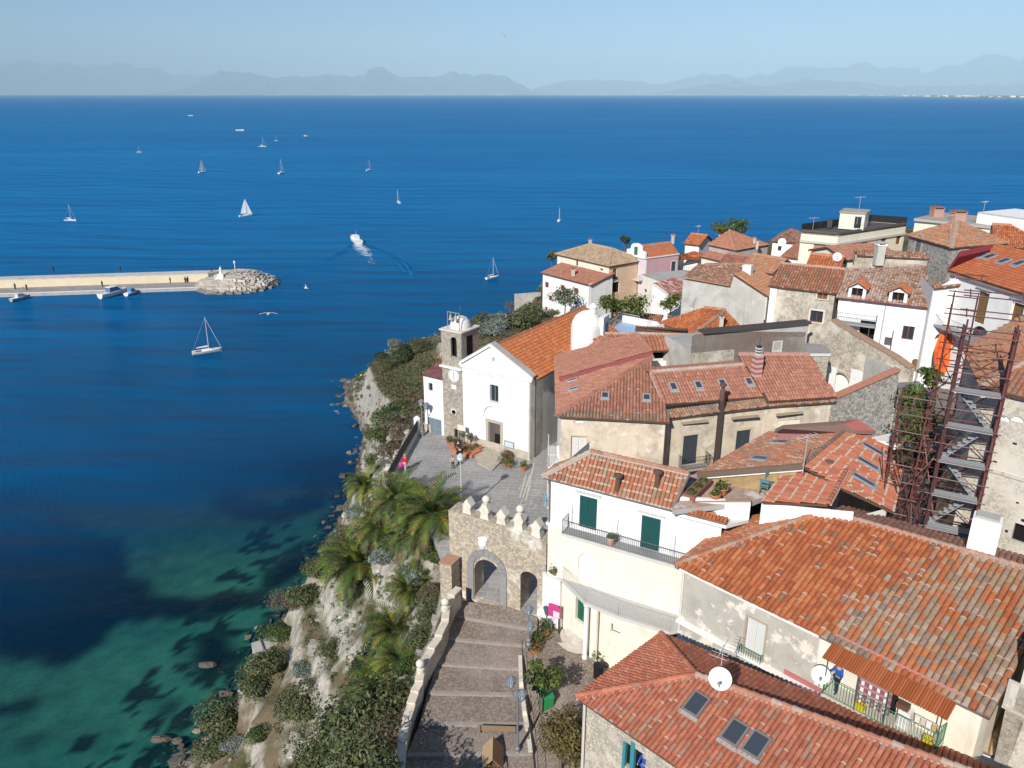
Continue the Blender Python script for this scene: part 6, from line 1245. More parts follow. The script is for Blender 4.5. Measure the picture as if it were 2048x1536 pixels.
d, n = h.wall(L, C, 26, z, M['lilac'], [('shut', 1267, 527, 1276, 550, dict(c=G, sur=WH_, w=1.2, h=2.1)), ('door', 1265, 564, 1274, 588, dict(c=(.28, .10, .04), arch=True, w=1.4, h=2.4, rise=.4))]); d2, n2 = h.wall(C, Rr, 26, z, M['pink'], [('shut', 1344, 524, 1350, 546, dict(c=(.05, .1, .1), sur=WH_, w=1.1, h=2.1))])
h.wall(Rr, k4, 26, z, M['pink']); h.wall(k4, L, 26, z, M['pink'])
q = WP(1258, 553, L, C); W_ = (V(C[:2]) - V(L[:2])).length; balcony(h, V(L[:2]), d, n, .3, W_ - .2, q.z, 1.0, 1.0, (.7, .68, .65), (.3, .3, .3), .2); q = WP(1258, 590, L, C); balcony(h, V(L[:2]), d, n, .2, W_ - .2, q.z, 1.0, 1.0, (.6, .58, .5), (.3, .3, .3), .2)
f = MB(); k = 12
f.wbox(V(L[:2]), d, n, -.15, W_ + .15, -.2, .25, z - .15, z + .05, M['white'])
vs = [(0, 0), (W_, 0), (W_, .9), (W_ * .8, 1.1)] + [(W_ / 2 + W_ * .28 * math.cos(math.pi * i / k), 1.5 + .7 * math.sin(math.pi * i / k)) for i in range(k + 1)] + [(W_ * .2, 1.1), (0, .9)]
A2 = V(L[:2]); T = lambda s, zz, o: (A2.x + d.x * s + n.x * o, A2.y + d.y * s + n.y * o, z + zz); m_ = len(vs); f.add([T(s, zz, .1) for s, zz in vs] + [T(s, zz, -.3) for s, zz in vs], [tuple(range(m_)), tuple(range(2 * m_ - 1, m_ - 1, -1))] + [(i, i + m_, (i + 1) % m_ + m_, (i + 1) % m_) for i in range(m_)], M['white'])
f.wbox(A2, d, n, W_ / 2 - .4, W_ / 2 + .4, .1, .14, z + .2, z + 1.6, M['plain'], G); h.part('gable', f)
f = MB(); f.wbox(V(C[:2]), d2, n2, 0, .3, 0, .06, 28, z, M['white']); f.wbox(V(C[:2]), d2, n2, 0, (V(Rr[:2]) - V(C[:2])).length, 0, .15, z - .15, z + .05, M['white']); h.part('cornice', f)
up = V((0, 0, 1.7)); ra, rb = (L + C) / 2 + up + V((d2.x, d2.y, 0)) * .3, (Rr + k4) / 2 + up
F_(h, [([C, Rr, rb, ra], [((.48, .16, .08), 4), ((.46, .18, .10), 2)], dict(pitch=.35, row=.6, mortar=.01)), ([k4, L, ra, rb], SALMON, dict(pitch=.35))], [(ra, rb, SALMON)]); chimney(h, P(1345, 482, 35.6), .5, .9, M['white']); h.done()
z = 35.8; l, c, r = P(1415, 489, z), P(1472, 501, z), P(1540, 489, z); ap = PYD(1459, 459, (l.y + r.y) / 2); k4 = l + r - c
h = House('grey_orange_house', 'grey house with large plain orange hipped roof on the far seaward side', (39, 134, 29)); cc = (l + r) / 2; sh = lambda p: V(p[:2]).lerp(V(cc[:2]), .06); OP = [((.45, .195, .12), 4), ((.48, .22, .14), 2)]
F_(h, [([l, c, ap], OP, dict(pitch=.35, row=.6, mortar=0)), ([c, r, ap], OP, dict(pitch=.35, row=.6, mortar=0)), ([r, k4, ap], OP, dict(pitch=.4)), ([k4, l, ap], OP, dict(pitch=.4))], [(c, ap, OP)])
for a, b in ((l, c), (c, r), (r, k4), (k4, l)): h.wall(sh(a), sh(b), 28, z - .05, M['concrete'] if a is l else M['oldpl'])
for px, py in ((1508, 486), (1514, 492), (1439, 480)): chimney(h, P(px, py, 36.3), .35, .7)
h.done()
def quick(name, label, L, Rr, dep, z0, m, pal, kind, rh, ops=(), **kw):
    h = House(name, label, v3((V(L[:2]) + V(Rr[:2])) / 2, z0)); block(h, L, Rr, dep, z0, m, pal, kind, rh, ops=ops, tk=dict(pitch=.32, row=.5, mortar=.04), **kw); return h.done()
quick('orange_cottage', 'small orange roofed cottage with white wall right behind the pink palazzo', P(1366, 487, 35.0), P(1400, 491, 35.0), 6, 28, M['white'], ORANGE[:2], 'gable', 1.4)
quick('terracotta_house', 'long narrow terracotta roof running away between pink palazzo and grey orange house', P(1398, 512, 34.0), P(1440, 522, 34.0), 9, 28, CR, SALMON, 'gable', 1.6)
quick('red_roof_house', 'house under a broad faded red roof in front of the grey orange house', P(1432, 532, 34.6), P(1500, 541, 34.6), 7, 29, M['oldpl'], [((.36, .14, .11), 3), ((.42, .19, .14), 2)], 'gable', 1.5)
quick('brown_roof_house', 'white house with brown mansard tiles left of the flat cream house', P(1541, 482, 37.2), P(1603, 487, 37.2), 8, 30, M['white'], BROWN, 'hip', 1.6, ops=[('win', 1556, 492, 1562, 502, dict(c=(.2, .2, .2)))])
quick('pale_house', 'pale house with red lean-to roof in front of the flat cream house', P(1560, 513, 36.6), P(1612, 519, 36.6), 7, 30, M['white'], SALMON, 'shed', 1.1)
quick('ochre_house', 'low house with orange roof just behind the ribbed rubble house roof', P(1610, 534, 40.6), P(1680, 541, 40.6), 5, 33, M['cream'], ORANGE[:2], 'gable', 1.2)
quick('ruddy_house', 'low ruddy roofed house behind the grey plaster gable', P(1428, 560, 35.6), P(1530, 556, 35.6), 7, 30, M['oldpl'], OLD, 'gable', 1.5)
quick('side_street_house', 'small house with mixed orange tiles beside the ribbed rubble house', P(1478, 535, 37.5), P(1545, 548, 37.5), 6, 31, M['cream'], [((.50, .22, .11), 3), ((.46, .28, .18), 2)], 'gable', 1.6)
quick('seaward_house', 'cream house behind the dormer house with a salmon roof', P(1690, 520, 41.0), P(1800, 512, 41.0), 7, 33, CR, SALMON, 'gable', 1.0)
# veranda with the orange roof
h = House('veranda', 'open veranda under orange canopy roof beside the pink palazzo', (32, 133, 29), 'veranda'); p = [P(1357, 518, 32.6), P(1419, 520, 32.6), P(1411, 508, 33.6), P(1388, 502, 33.9), P(1366, 508, 33.6)]
F_(h, [([p[0], p[1], p[2], p[3], p[4]], ORANGE[:3], dict(pitch=.3, mortar=0))])
for q in (p[0], p[1]): f = MB(); f.bar(q + V((.2 if q is p[0] else -.2, .3, 0)), q + V((0, .3, -3)), .08, M['metal'], (.15, .1, .08)); h.part('post', f)
f = MB(); a, b = p[0] + V((0, .2, -2.3)), p[1] + V((0, .2, -2.3)); f.slab([a, b, b + V((0, 5, 0)), a + V((0, 5, 0))], .3, M['concrete']); h.part('floor', f); f = MB(); railing(f, [a, b], .9, M['metal'], (.15, .15, .15), .3, .03, .04); h.part('railing', f); h.wall(V(a[:2]) + V((0, .1)), V(b[:2]) + V((0, .1)), 26, a.z - .3, M['oldpl']); h.done()
# low white house with the sloping roof edge
h = House('garden_house', 'low white garden house with a sloping burgundy tile edge beside the lemon trees', (19, 99, 27)); A, B = V(PYD(1304, 600, 99)[:2]), V(PYD(1362, 615, 96)[:2]); L = (B - A).length; tp = pol(A, B, [(1362, 606), (1310, 568)])
h.wall(A, B, 26, 34, M['white'], prof=[(0, 26), (L, 26), (L, tp[0][1]), (max(0, tp[1][0]), tp[1][1])] + [(0, tp[1][1])]); n = perp(A, B); h.wall(A + n * 5, A, 26, tp[1][1], M['white']); h.wall(B, B + n * 5, 26, tp[0][1], M['oldpl'])
F_(h, [([v3(B, tp[0][1]), v3(B + n * 5, tp[0][1]), v3(A + n * 5, tp[1][1]), v3(A, tp[1][1])], [((.34, .13, .11), 2), ((.5, .36, .3), 1)], dict(pitch=.25, mortar=.3))]); h.done()
h = House('beige_house', 'beige house with square pillar and terrace below the pink palazzo', (24, 118, 26)); A, B = V(PYD(1284, 580, 122)[:2]), V(PYD(1366, 590, 112)[:2]); h.wall(A, B, 25, WP(1320, 560, A, B).z, M['cream'], [('void', 1288, 577, 1293, 586, dict())]); n = perp(A, B); zt = WP(1320, 560, A, B).z; h.wall(A + n * 6, A, 25, zt, M['cream']); f = MB(); f.slab([v3(A, zt), v3(B, zt), v3(B + n * 7, zt), v3(A + n * 7, zt)], .25, M['concrete']); h.part('terrace', f)
f = MB(); f.wbox(B, (A - B).normalized(), -n, .4, 1.2, 0, .5, zt - 2.5, zt + 1.6, M['concrete']); h.part('pillar', f); h.done()
w = House('garden_wall', 'low beige retaining wall at the cliff edge below the shuttered house', (3, 139, 22), 'wall'); a, b = P(1030, 600, 23.5), P(1082, 596, 23.5); w.wall(a, b, 20, 24.6, M['oldpl'], back=.4); w.done()
# ================================================================== plants
def hit(px, py, z0=None):
    d = ray(px, py); t = np.arange(14, 330, .2); X, Y, Zr = d.x * t, d.y * t, CZ + d.z * t
    g = groundz(X, Y)[0]; k = np.argmax(Zr < g); return V((X[k], Y[k], g[k]))
PALS = {'olive': [((.095, .115, .042), 4), ((.135, .15, .06), 3), ((.055, .07, .028), 3), ((.18, .17, .09), 1)], 'green': [((.065, .105, .025), 4), ((.10, .14, .035), 3), ((.04, .065, .018), 3), ((.15, .17, .05), 1)],
        'dark': [((.03, .05, .014), 4), ((.05, .075, .02), 3), ((.075, .10, .03), 2), ((.02, .03, .01), 2)], 'silver': [((.20, .24, .20), 4), ((.28, .31, .26), 3), ((.12, .155, .12), 3)], 'brown': [((.15, .105, .07), 4), ((.21, .155, .105), 3), ((.10, .08, .05), 2), ((.09, .095, .04), 2)],
        'lemon': [((.07, .11, .02), 4), ((.13, .17, .035), 3), ((.04, .06, .015), 2), ((.42, .34, .04), .35)], 'rust': [((.13, .105, .035), 4), ((.18, .14, .04), 3), ((.08, .075, .025), 3), ((.24, .16, .05), 1)]}
def leaves(f, o, rx, ry, rz, n, size, pal, rr, lump=.3, flat=0):
    o = V(o); lumps = [(V((rr.gauss(0, 1), rr.gauss(0, 1), rr.gauss(0, .7))).normalized(), rr.uniform(.25, .6)) for _ in range(9)]
    for _ in range(n):
        d = V((rr.gauss(0, 1), rr.gauss(0, 1), abs(rr.gauss(0, 1)) * 1.0 - .25)).normalized(); k = rr.random() ** .33
        b = 1 - lump + lump * sum(max(0, d.dot(l)) ** 5 * w for l, w in lumps) * 2.2
        p = o + V((d.x * rx, d.y * ry, d.z * rz)) * (k * b); s = size * rr.uniform(.55, 1.3)
        nrm = (d + V((rr.gauss(0, .7), rr.gauss(0, .7), rr.gauss(0, .7) + .3))).normalized(); t = nrm.cross(V((rr.gauss(0, 1), rr.gauss(0, 1), rr.gauss(0, 1)))).normalized(); u = nrm.cross(t)
        c = pick(pal, rr); w = .42
        f.add([p - t * s, p + u * s * w, p + t * s, p - u * s * w], ((0, 1, 2, 3),), M['leaf'], c)
def bush_proto(kind, n, size, seed, rz=.8):
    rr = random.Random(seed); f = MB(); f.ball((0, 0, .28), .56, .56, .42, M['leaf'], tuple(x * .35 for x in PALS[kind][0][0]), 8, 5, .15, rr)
    leaves(f, (0, 0, .2), 1, 1, rz, n, size, PALS[kind], rr, .42)
    for i in range(5): a = rr.uniform(0, 6.28); f.tube([(0, 0, -.3), (math.cos(a) * .3, math.sin(a) * .3, .2), (math.cos(a) * .7, math.sin(a) * .7, .5)], .035, M['bark'], n=4, taper=.4)
    return f.build('shrub', base=(0, 0, 0))
PROTO = {}
def bush(kind, px, py, r, label, group, at=None, sz=1., name='shrub'):
    k = (kind, R.randrange(2))
    p = at or hit(px, py); loc = (p.x, p.y, p.z + r * .12)
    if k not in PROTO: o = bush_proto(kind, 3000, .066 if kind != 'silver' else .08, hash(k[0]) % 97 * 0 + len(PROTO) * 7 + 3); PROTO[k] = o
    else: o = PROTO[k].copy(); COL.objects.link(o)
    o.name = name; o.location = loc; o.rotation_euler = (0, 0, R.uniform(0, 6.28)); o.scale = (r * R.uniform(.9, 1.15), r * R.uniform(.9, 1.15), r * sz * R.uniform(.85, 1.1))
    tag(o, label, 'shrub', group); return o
g1, g2, g3 = 'shrubs on the rocky headland', 'shrubs on the steep cliff', 'shrubs along the parapet'
for k, px, py, r, lab in [('dark', 842, 676, 2.6, 'dense dark round shrub on the headland, nearest the bell tower'), ('dark', 812, 722, 3.0, 'largest dark green round shrub on the pale rock headland'), ('olive', 836, 706, 2.2, 'grey green shrub between the two dark round shrubs on the headland'), ('olive', 776, 738, 1.8, 'small olive shrub at the seaward lip of the headland'), ('dark', 764, 716, 1.3, 'tiny dark shrub at the outermost tip of the headland'), ('silver', 790, 694, 1.6, 'pale silvery bush on the seaward crest of the headland'), ('dark', 866, 662, 2.0, 'dark shrub touching the belfry at the headland skyline'),
    ('olive', 960, 655, 2.2, 'olive shrub on the skyline just right of the bell tower'), ('silver', 985, 668, 2.6, 'silvery bush behind the church gable'), ('silver', 1003, 650, 2.2, 'silver grey bush below the rounded cliff top thicket'), ('olive', 1045, 655, 3.4, 'large rounded olive thicket behind the church roof'), ('brown', 1040, 622, 2.0, 'brownish shrub at the cliff top by the retaining wall'), ('dark', 970, 634, 1.7, 'dark shrub on the cliff crest above the silvery bush'), ('olive', 1078, 640, 2.0, 'olive shrub at the foot of the shuttered white house'),
    ('olive', 1120, 632, 2.4, 'grey olive bush in front of the shuttered white house'), ('brown', 1095, 652, 1.8, 'brownish shrub on the bank above the church roof ridge')]:
    bush(k, px, py, r, lab, g1)
for k, px, py, r, lab in [('green', 792, 848, 3.0, 'broad green shrub on the slope beside the church annex'), ('green', 768, 882, 2.4, 'green shrub below the iron railing of the square'), ('brown', 806, 872, 2.4, 'brown leafless looking shrub against the annex wall'), ('brown', 788, 908, 1.9, 'brown twiggy shrub outside the railing of the square'), ('green', 748, 930, 1.6, 'small green shrub above the topmost palm'), ('olive', 742, 876, 1.5, 'olive shrub low above the seaward rocks'), ('silver', 775, 935, 1.1, 'silver tuft outside the corner planter'),
    ('silver', 716, 1035, 1.3, 'silver bush on the cliff left of the stacked palms'), ('silver', 690, 1088, 1.5, 'silver bush above the big drooping palm'), ('olive', 668, 1110, 1.3, 'olive bush on the outer cliff edge above the drooping palm'), ('silver', 770, 1125, 1.3, 'silver bush right of the big drooping palm'), ('green', 790, 1090, 1.4, 'fresh green bush between palms below the gate'), ('olive', 635, 1165, 1.5, 'olive shrub on the cliff shoulder over the dark water'), ('olive', 612, 1205, 1.7, 'dense olive shrub beneath the cliff shoulder'), ('brown', 585, 1238, 1.4, 'reddish brown shrub partway down the outer slope'),
    ('green', 560, 1272, 1.4, 'green shrub directly above the little concrete block'), ('olive', 540, 1340, 2.0, 'olive shrub beside the concrete block near the sea'), ('olive', 512, 1390, 1.9, 'olive shrub close above the shore stones'), ('silver', 600, 1355, 1.0, 'silver tuft on the brown lower slope'), ('olive', 660, 1310, 1.1, 'olive tuft on the bare white rock face'), ('dark', 735, 1345, 1.6, 'dark green shrub right of the bare white rock face'), ('olive', 715, 1390, 1.2, 'small olive shrub at the foot of the white rock face'), ('olive', 600, 1430, 2.2, 'large olive shrub left of the white rock face foot'), ('olive', 448, 1462, 2.4, 'large grey green shrub nearest the rocky shore'), ('olive', 430, 1510, 1.8, 'grey green shrub at the bottom corner by the shore'), ('silver', 468, 1500, 1.0, 'silver plant beside the shore shrubs'),
    ('green', 520, 1480, 1.2, 'green bush on the pale bottom slope'), ('olive', 690, 1480, 2.6, 'big olive shrub at the bottom under the white rock face'), ('olive', 755, 1475, 2.8, 'big grey green shrub at the bottom beside the parapet'), ('brown', 790, 1520, 1.8, 'twiggy brown shrub at the bottom edge beside the parapet'), ('olive', 640, 1530, 1.8, 'olive shrub cut by the bottom edge of the picture'), ('silver', 826, 1170, 1.3, 'silver bush under the gate pier')]:
    bush(k, px, py, r, lab, g2)
for k, px, py, r, lab in [('olive', 868, 1210, 1.3, 'olive shrub beside the upper ball finial of the parapet'), ('olive', 858, 1250, 1.2, 'olive shrub along the middle of the parapet'), ('brown', 872, 1190, 1.0, 'brown grass tuft beneath the gate pier'), ('olive', 835, 1290, 1.1, 'olive shrub left of the lower parapet steps'), ('green', 818, 1345, 1.0, 'green tuft beside the lower ball finial'), ('green', 880, 1130, 1.4, 'green ivy like bush at the cliff foot of the gate'), ('olive', 800, 1400, 1.0, 'grey tuft beside the lowest parapet stretch')]:
    bush(k, px, py, r, lab, g3)
# ------------------------------------------------------------------ palms
def palm_proto(seed, n=46):
    rr = random.Random(seed); root = empty('palm_tree', (0, 0, 0)); f = MB()
    f.lathe([(.42, -1.2), (.40, .0), (.46, .35), (.3, .6), (.05, .7)], (0, 0, 0), M['bark'], (1.1, .9, .7), 10); f.build('trunk', root)
    f = MB()
    for i in range(n):
        az = i * 2.39996 + rr.uniform(-.2, .2); q = i / n; el = math.radians(82 - 105 * q ** .8 + rr.uniform(-9, 9)); L = rr.uniform(2.3, 3.1); d = V((math.cos(az), math.sin(az), 0)); p = V((0, 0, .55)) + d * .15
        base = pick([((.11, .14, .024), 4), ((.165, .19, .032), 3), ((.055, .08, .018), 2.5)] if q < .86 else [((.22, .16, .08), 1), ((.14, .12, .05), 1)], rr); K = 10; pts = []
        for j in range(K + 1):
            pts.append(p.copy()); a = el - (j / K) ** 1.4 * math.radians(95) * rr.uniform(.85, 1.1); p = p + (d * math.cos(a) + V((0, 0, math.sin(a)))) * (L / K)
        side = d.cross(V((0, 0, 1)))
        for j in range(K):
            a, b = pts[j], pts[j + 1]; t = (b - a).normalized(); up = side.cross(t)
            f.add([a - side * .03, a + side * .03, b + side * .02, b - side * .02], ((0, 1, 2, 3),), M['leaf'], tuple(x * 1.5 for x in base))
            if j < 1: continue
            for m_ in (0, .5):
                o = a.lerp(b, m_); ll = .52 * math.sin(math.pi * (.12 + .86 * (j + m_) / K)) + .08
                for sg in (-1, 1):
                    w = (side * sg * .8 + t * .62 + up * .35 + V((0, 0, -.22))).normalized() * ll; c = tuple(x * rr.uniform(.55, 1.5) for x in base)
                    f.add([o - t * .055, o + t * .055, o + w + t * .02, o + w - t * .02], ((0, 1, 2, 3),), M['leaf'], c)
    f.build('crown', root); return root
PALMS = [(733, 985, 1.15, 'palm at the corner planter of the square, topmost on the cliff'), (795, 1022, 1.05, 'palm beside the wooden bench below the square'), (868, 1050, 1.35, 'largest palm spreading beside the merlons of the gate'), (760, 1072, 1.05, 'palm tucked under the corner palm'), (716, 1150, 1.5, 'big drooping palm hanging over the cliff edge'), (822, 1198, .85, 'small palm on the cliff beneath the gate'), (790, 1285, 1.0, 'palm on the slope halfway along the parapet'), (797, 1345, .8, 'small palm left of the lower ball finial'), (768, 1398, 1.05, 'lowest palm above the bottom shrubs'), (838, 1088, 1.0, 'palm leaning against the foot of the gate wall')]
pp = [palm_proto(5), palm_proto(9)]
for i, (px, py, s, lab) in enumerate(PALMS):
    p = hit(px, py); o = pp[i % 2] if i < 2 else dup(pp[i % 2]); o.location = p + V((0, 0, .25)); o.rotation_euler = (R.uniform(-.12, .12), R.uniform(-.12, .12), R.uniform(0, 6)); o.scale = (s, s, s); tag(o, lab, 'palm', 'palms down the cliff')
# ------------------------------------------------------------------ trees
def tree(name, p, hh, rx, rz, kind, label, group=None, n=2600, leaf=.13, tr=.1, seed=1, cat='tree', sp=.55):
    rr = random.Random(seed); root = empty(name, p, label, cat, group); p = V(p); f = MB(); f.tube([p + V((0, 0, -.4)), p + V((.05, 0, hh * .4)), p + V((0, .06, hh * .75))], tr, M['bark'], taper=.6)
    for i in range(7):
        a = i * 2.4; f.tube([p + V((0, 0, hh * (.4 + .04 * i))), p + V((math.cos(a) * rx * .4, math.sin(a) * rx * .4, hh * .75)), p + V((math.cos(a) * rx * .8, math.sin(a) * rx * .8, hh * (.8 + .03 * i)))], tr * .5, M['bark'], n=5, taper=.3)
    f.build('trunk', root); f = MB(); c = p + V((0, 0, hh))
    for i in range(9):
        a = rr.uniform(0, 6.28); k = rr.uniform(.2, .75) * (i > 0); q = c + V((math.cos(a) * rx * k, math.sin(a) * rx * k, rr.uniform(-.4, .5) * rz)); leaves(f, q, rx * sp, rx * sp, rz * .62, n // 9, leaf, PALS[kind], rr, .4)
    f.build('crown', root); return root
tree('small_tree', P(1082, 1428, 26.1), 2.5, 1.15, .8, 'lemon', 'small thin trunked tree with olive crown on the forecourt', n=1500, leaf=.12, tr=.07, seed=4)
tree('mimosa_tree', P(1118, 1560, 25.3), 3.1, 1.75, 2.2, 'rust', 'broad rusty green tree crowding the corner of the stone house', n=5200, leaf=.11, tr=.14, seed=6)
tree('slope_tree', V((-7.3, 30.8, 21)), 7.0, 2.45, 2.0, 'olive', 'olive green tree on the cliff slope shading the lower ramp', n=6000, leaf=.15, tr=.2, seed=8)
tree('slope_tree', V((-6.2, 26.4, 21.5)), 8.2, 2.8, 2.2, 'olive', 'grey green tree beside the lower parapet throwing shade on the ramp', n=5000, leaf=.14, tr=.16, seed=9)
for i, (px, py, hh, r, lab) in enumerate([(1232, 640, 2.2, 1.5, 'lemon tree nearest the domed chapel'), (1262, 636, 2.6, 2.0, 'broadest lemon tree in front of the beige house'), (1212, 628, 2.2, 1.4, 'lemon tree below the apricot house'), (1340, 632, 2.6, 1.5, 'pale green fig tree against the low white garden house')]):
    tree('lemon_tree', PYD(px, py, 93), hh * .6, r, r * .85, 'lemon', lab, 'garden trees behind the church', n=1300, leaf=.17, seed=20 + i)
for i, (px, py, Y, hh, r, k, lab) in enumerate([(1448, 470, 146, 2.2, 2.6, 'lemon', 'treetop showing left over the grey orange house roof'), (1476, 468, 146, 2.2, 2.6, 'green', 'treetop showing right over the grey orange house roof'), (1130, 610, 126, 2.4, 2.2, 'olive', 'grey olive tree before the shuttered white house'), (1250, 498, 150, 3.2, 1.0, 'dark', 'slim dark conifer between tan roof and pink palazzo'), (1103, 523, 150, 2.2, 1.2, 'olive', 'thin tree on the sea side of the shuttered house')]):
    tree('olive_tree' if k == 'olive' else 'garden_tree', PYD(px, py, Y) - V((0, 0, hh * .5)), hh, r, r * .8, k, lab, None, n=900, leaf=.24, seed=40 + i)
def yucca(p, s, label, seed=1, pal=((.10, .135, .035), (.17, .19, .06))):
    rr = random.Random(seed); root = empty('yucca_plant', p, label, 'plant', 'yuccas by the scaffold'); p = V(p); f = MB(); g = MB()
    for k in range(4):
        o = p + V((rr.uniform(-.9, .9), rr.uniform(-.9, .9), rr.uniform(.6, 2.0))) * s; g.tube([p, o], .07 * s, M['bark'], n=5)
        for i in range(46):
            d = V((rr.gauss(0, 1), rr.gauss(0, 1), rr.gauss(.35, .8))).normalized(); t = d.cross(V((0, 0, 1))).normalized() * .05 * s; L = rr.uniform(.5, .85) * s
            f.add([o - t, o + t, o + d * L], ((0, 1, 2),), M['leaf'], tuple(x * rr.uniform(.6, 1.5) for x in pal[i % 2]))
    g.build('stem', root); f.build('leaves', root)
yucca(PYD(1792, 905, 45.5), 1.1, 'yucca with spiky rosettes nearest the crossed tile roofs', 2); yucca(PYD(1812, 870, 48), 1.3, 'tall yucca behind the spiky rosettes beside the scaffold', 3)
for i, (px, py, Y, hh, r, k, lab) in enumerate([(1800, 915, 46, 1.5, 1.6, 'dark', 'dark bush under the yuccas'), (1842, 860, 47, 2.2, 1.7, 'green', 'green tree against the left side of the scaffold'), (1868, 760, 55, 2.0, 1.0, 'lemon', 'yellow green shrub tree rising by the white palazzo arch'), (1825, 805, 50, 1.8, 1.4, 'green', 'leafy bush beside the grey carport roof'), (1835, 930, 43.5, 1.4, 1.3, 'dark', 'dark bush at the foot of the scaffold')]):
    q = PYD(px, py, Y); tree('garden_tree', q - V((0, 0, hh)), hh, r, r * .9, k, lab, 'greenery by the scaffold', n=1500, leaf=.14, seed=60 + i)
# ------------------------------------------------------------------ undergrowth that nobody could count
f = MB(); rr = random.Random(77); N = 17000
xs = np.array([rr.uniform(-42, 12) for _ in range(N)]); ys = np.array([rr.uniform(12, 172) ** 1.0 for _ in range(N)]); zz, ins, land, de, ds = groundz(xs, ys); nz = fbm(xs, ys, .16, 41); n2 = fbm(xs, ys, .07, 43)
pl = inpoly(xs, ys, PLAZA) | inpoly(xs, ys, ROADP); e_ = .4; gx = (groundz(xs + e_, ys)[0] - zz) / e_; gy = (groundz(xs, ys + e_)[0] - zz) / e_; slope = np.hypot(gx, gy)
cnt = 0
for i in range(N):
    if not land[i] or pl[i] or zz[i] < .8: continue
    if ins[i] and (de[i] > 5 and ys[i] < 88 or de[i] > 28): continue
    if not ins[i] and nz[i] + (.35 - min(slope[i], 2.6) * .26) + n2[i] * .6 < -.2: continue
    if ins[i] and ys[i] < 70 and de[i] > 1.6: continue
    k = n2[i] + rr.uniform(-.35, .35); kind = 'silver' if k > .42 else 'brown' if k < -.3 else ('green' if nz[i] > .15 else 'olive'); r = rr.uniform(.22, .62) * (1.25 if ys[i] > 85 else 1)
    leaves(f, (xs[i], ys[i], zz[i]), r, r, r * .75, 22 if ys[i] < 85 else 14, .125 if ys[i] < 85 else .21, PALS[kind], rr, .2); cnt += 1
print('scrub clumps', cnt)
o = f.build('undergrowth'); tag(o, 'low olive, silver and brown scrub clothing the sea cliff', 'undergrowth', kind='stuff')
# ================================================================== boats
def ht(px, py, z, py2):
    p = P(px, py, z); lo, hi = z, z + 60
    for _ in range(40):
        m_ = (lo + hi) / 2; zz = m_ - CZ; D = p.y * _c - zz * _s; v = p.y * _s + zz * _c
        if 768 - F * v / D > py2: lo = m_
        else: hi = m_
    return lo - z
HW = (.78, .78, .76)
def hullmesh(f, L, W, H, c, deck, m=None):
    m = m or M['plain']; k = 12; rows = []
    for i in range(k + 1):
        t = i / k; w = W / 2 * (math.sin(math.pi * min(1, .28 + t * .72) ) ** .55 if t > .3 else .82 + .18 * t / .3) * (1 if t < .97 else .3); x = -L / 2 + L * t; sh = H * (1 + .25 * t * t)
        rows.append([V((x, -w, sh)), V((x, -w * .75, sh * .3)), V((x, -w * .3, -.15)), V((x, w * .3, -.15)), V((x, w * .75, sh * .3)), V((x, w, sh))])
    vs = [p for r in rows for p in r]; fs = [(i * 6 + j, i * 6 + j + 1, (i + 1) * 6 + j + 1, (i + 1) * 6 + j) for i in range(k) for j in range(5)]
    f.add(vs, fs + [(5, 4, 3, 2, 1, 0)], m, c); f.add([V((r[q].x, r[q].y * .93, r[q].z - .04)) for r in rows for q in (0, 5)], [(2 * i, 2 * i + 2, 2 * i + 3, 2 * i + 1) for i in range(k)], m, deck)
def yacht(sail, det=True):
    r = empty('sailboat', (0, 0, 0)); f = MB(); hullmesh(f, 9.6, 3.0, 1.05, HW, (.62, .58, .50)); hu = f.build('hull', r)
    f = MB(); f.hexa([(-1.6, -.75, 1.0), (2.0, -.6, 1.1), (2.0, .6, 1.1), (-1.6, .75, 1.0), (-1.3, -.6, 1.5), (1.3, -.45, 1.45), (1.3, .45, 1.45), (-1.3, .6, 1.5)], M['plain'], HW); f.box(-3.6, -1.9, -.7, .7, 1.02, 1.08, M['plain'], (.10, .12, .16)); f.build('cabin', r)
    f = MB(); f.bar((.6, 0, 1), (.6, 0, 12.6), .085, M['plain'], (.72, .72, .70), 6, .06)
    for z in (5, 8.6): f.bar((.6, -.7, z), (.6, .7, z), .035, M['plain'], (.72, .72, .70), 4)
    f.build('mast', r)
    f = MB(); f.bar((4.6, 0, 1.3), (.6, 0, 12.2), .055, M['plain'], (.80, .80, .78), 4); f.bar((-4.7, 0, 1.1), (.6, 0, 12.5), .02, M['plain'], (.5, .5, .5), 4)
    for s in (-1.3, 1.3): f.bar((.5, s, 1.1), (.6, 0, 12.2), .018, M['plain'], (.5, .5, .5), 4)
    f.build('rigging', r)
    if sail:
        f = MB(); k = 10; pts = []
        for i in range(k + 1):
            t = i / k; z = 2.3 + 10.1 * t; c = (1 - t) ** .75 * 3.9; pts.append([V((.5, .03, z)), V((.5 - c * .5, .25 * (1 - t) + .03, z)), V((.5 - c, .4 * (1 - t) + .03, z))])
        f.add([p for q in pts for p in q], [(i * 3 + j, i * 3 + j + 1, i * 3 + j + 4, i * 3 + j + 3) for i in range(k) for j in range(2)], M['plain'], (.84, .84, .82)); f.build('mainsail', r)
        f = MB(); f.add([(4.5, 0, 1.6), (.8, .5, 1.7), (.7, 0, 11.6)], ((0, 1, 2),), M['plain'], (.82, .82, .80)); f.build('foresail', r)
    f = MB(); f.bar((.6, 0, 2.1), (-3.5, .0, 2.15), .06, M['plain'], (.7, .7, .7), 6)
    if not sail: f.tube([(.4, 0, 2.5), (-1.2, 0, 2.42), (-3.2, 0, 2.3)], .24, M['plain'], (.74, .73, .70), 8, .6)
    f.build('boom', r); return r
bare, full = yacht(False), yacht(True); first = {0: True, 1: True}
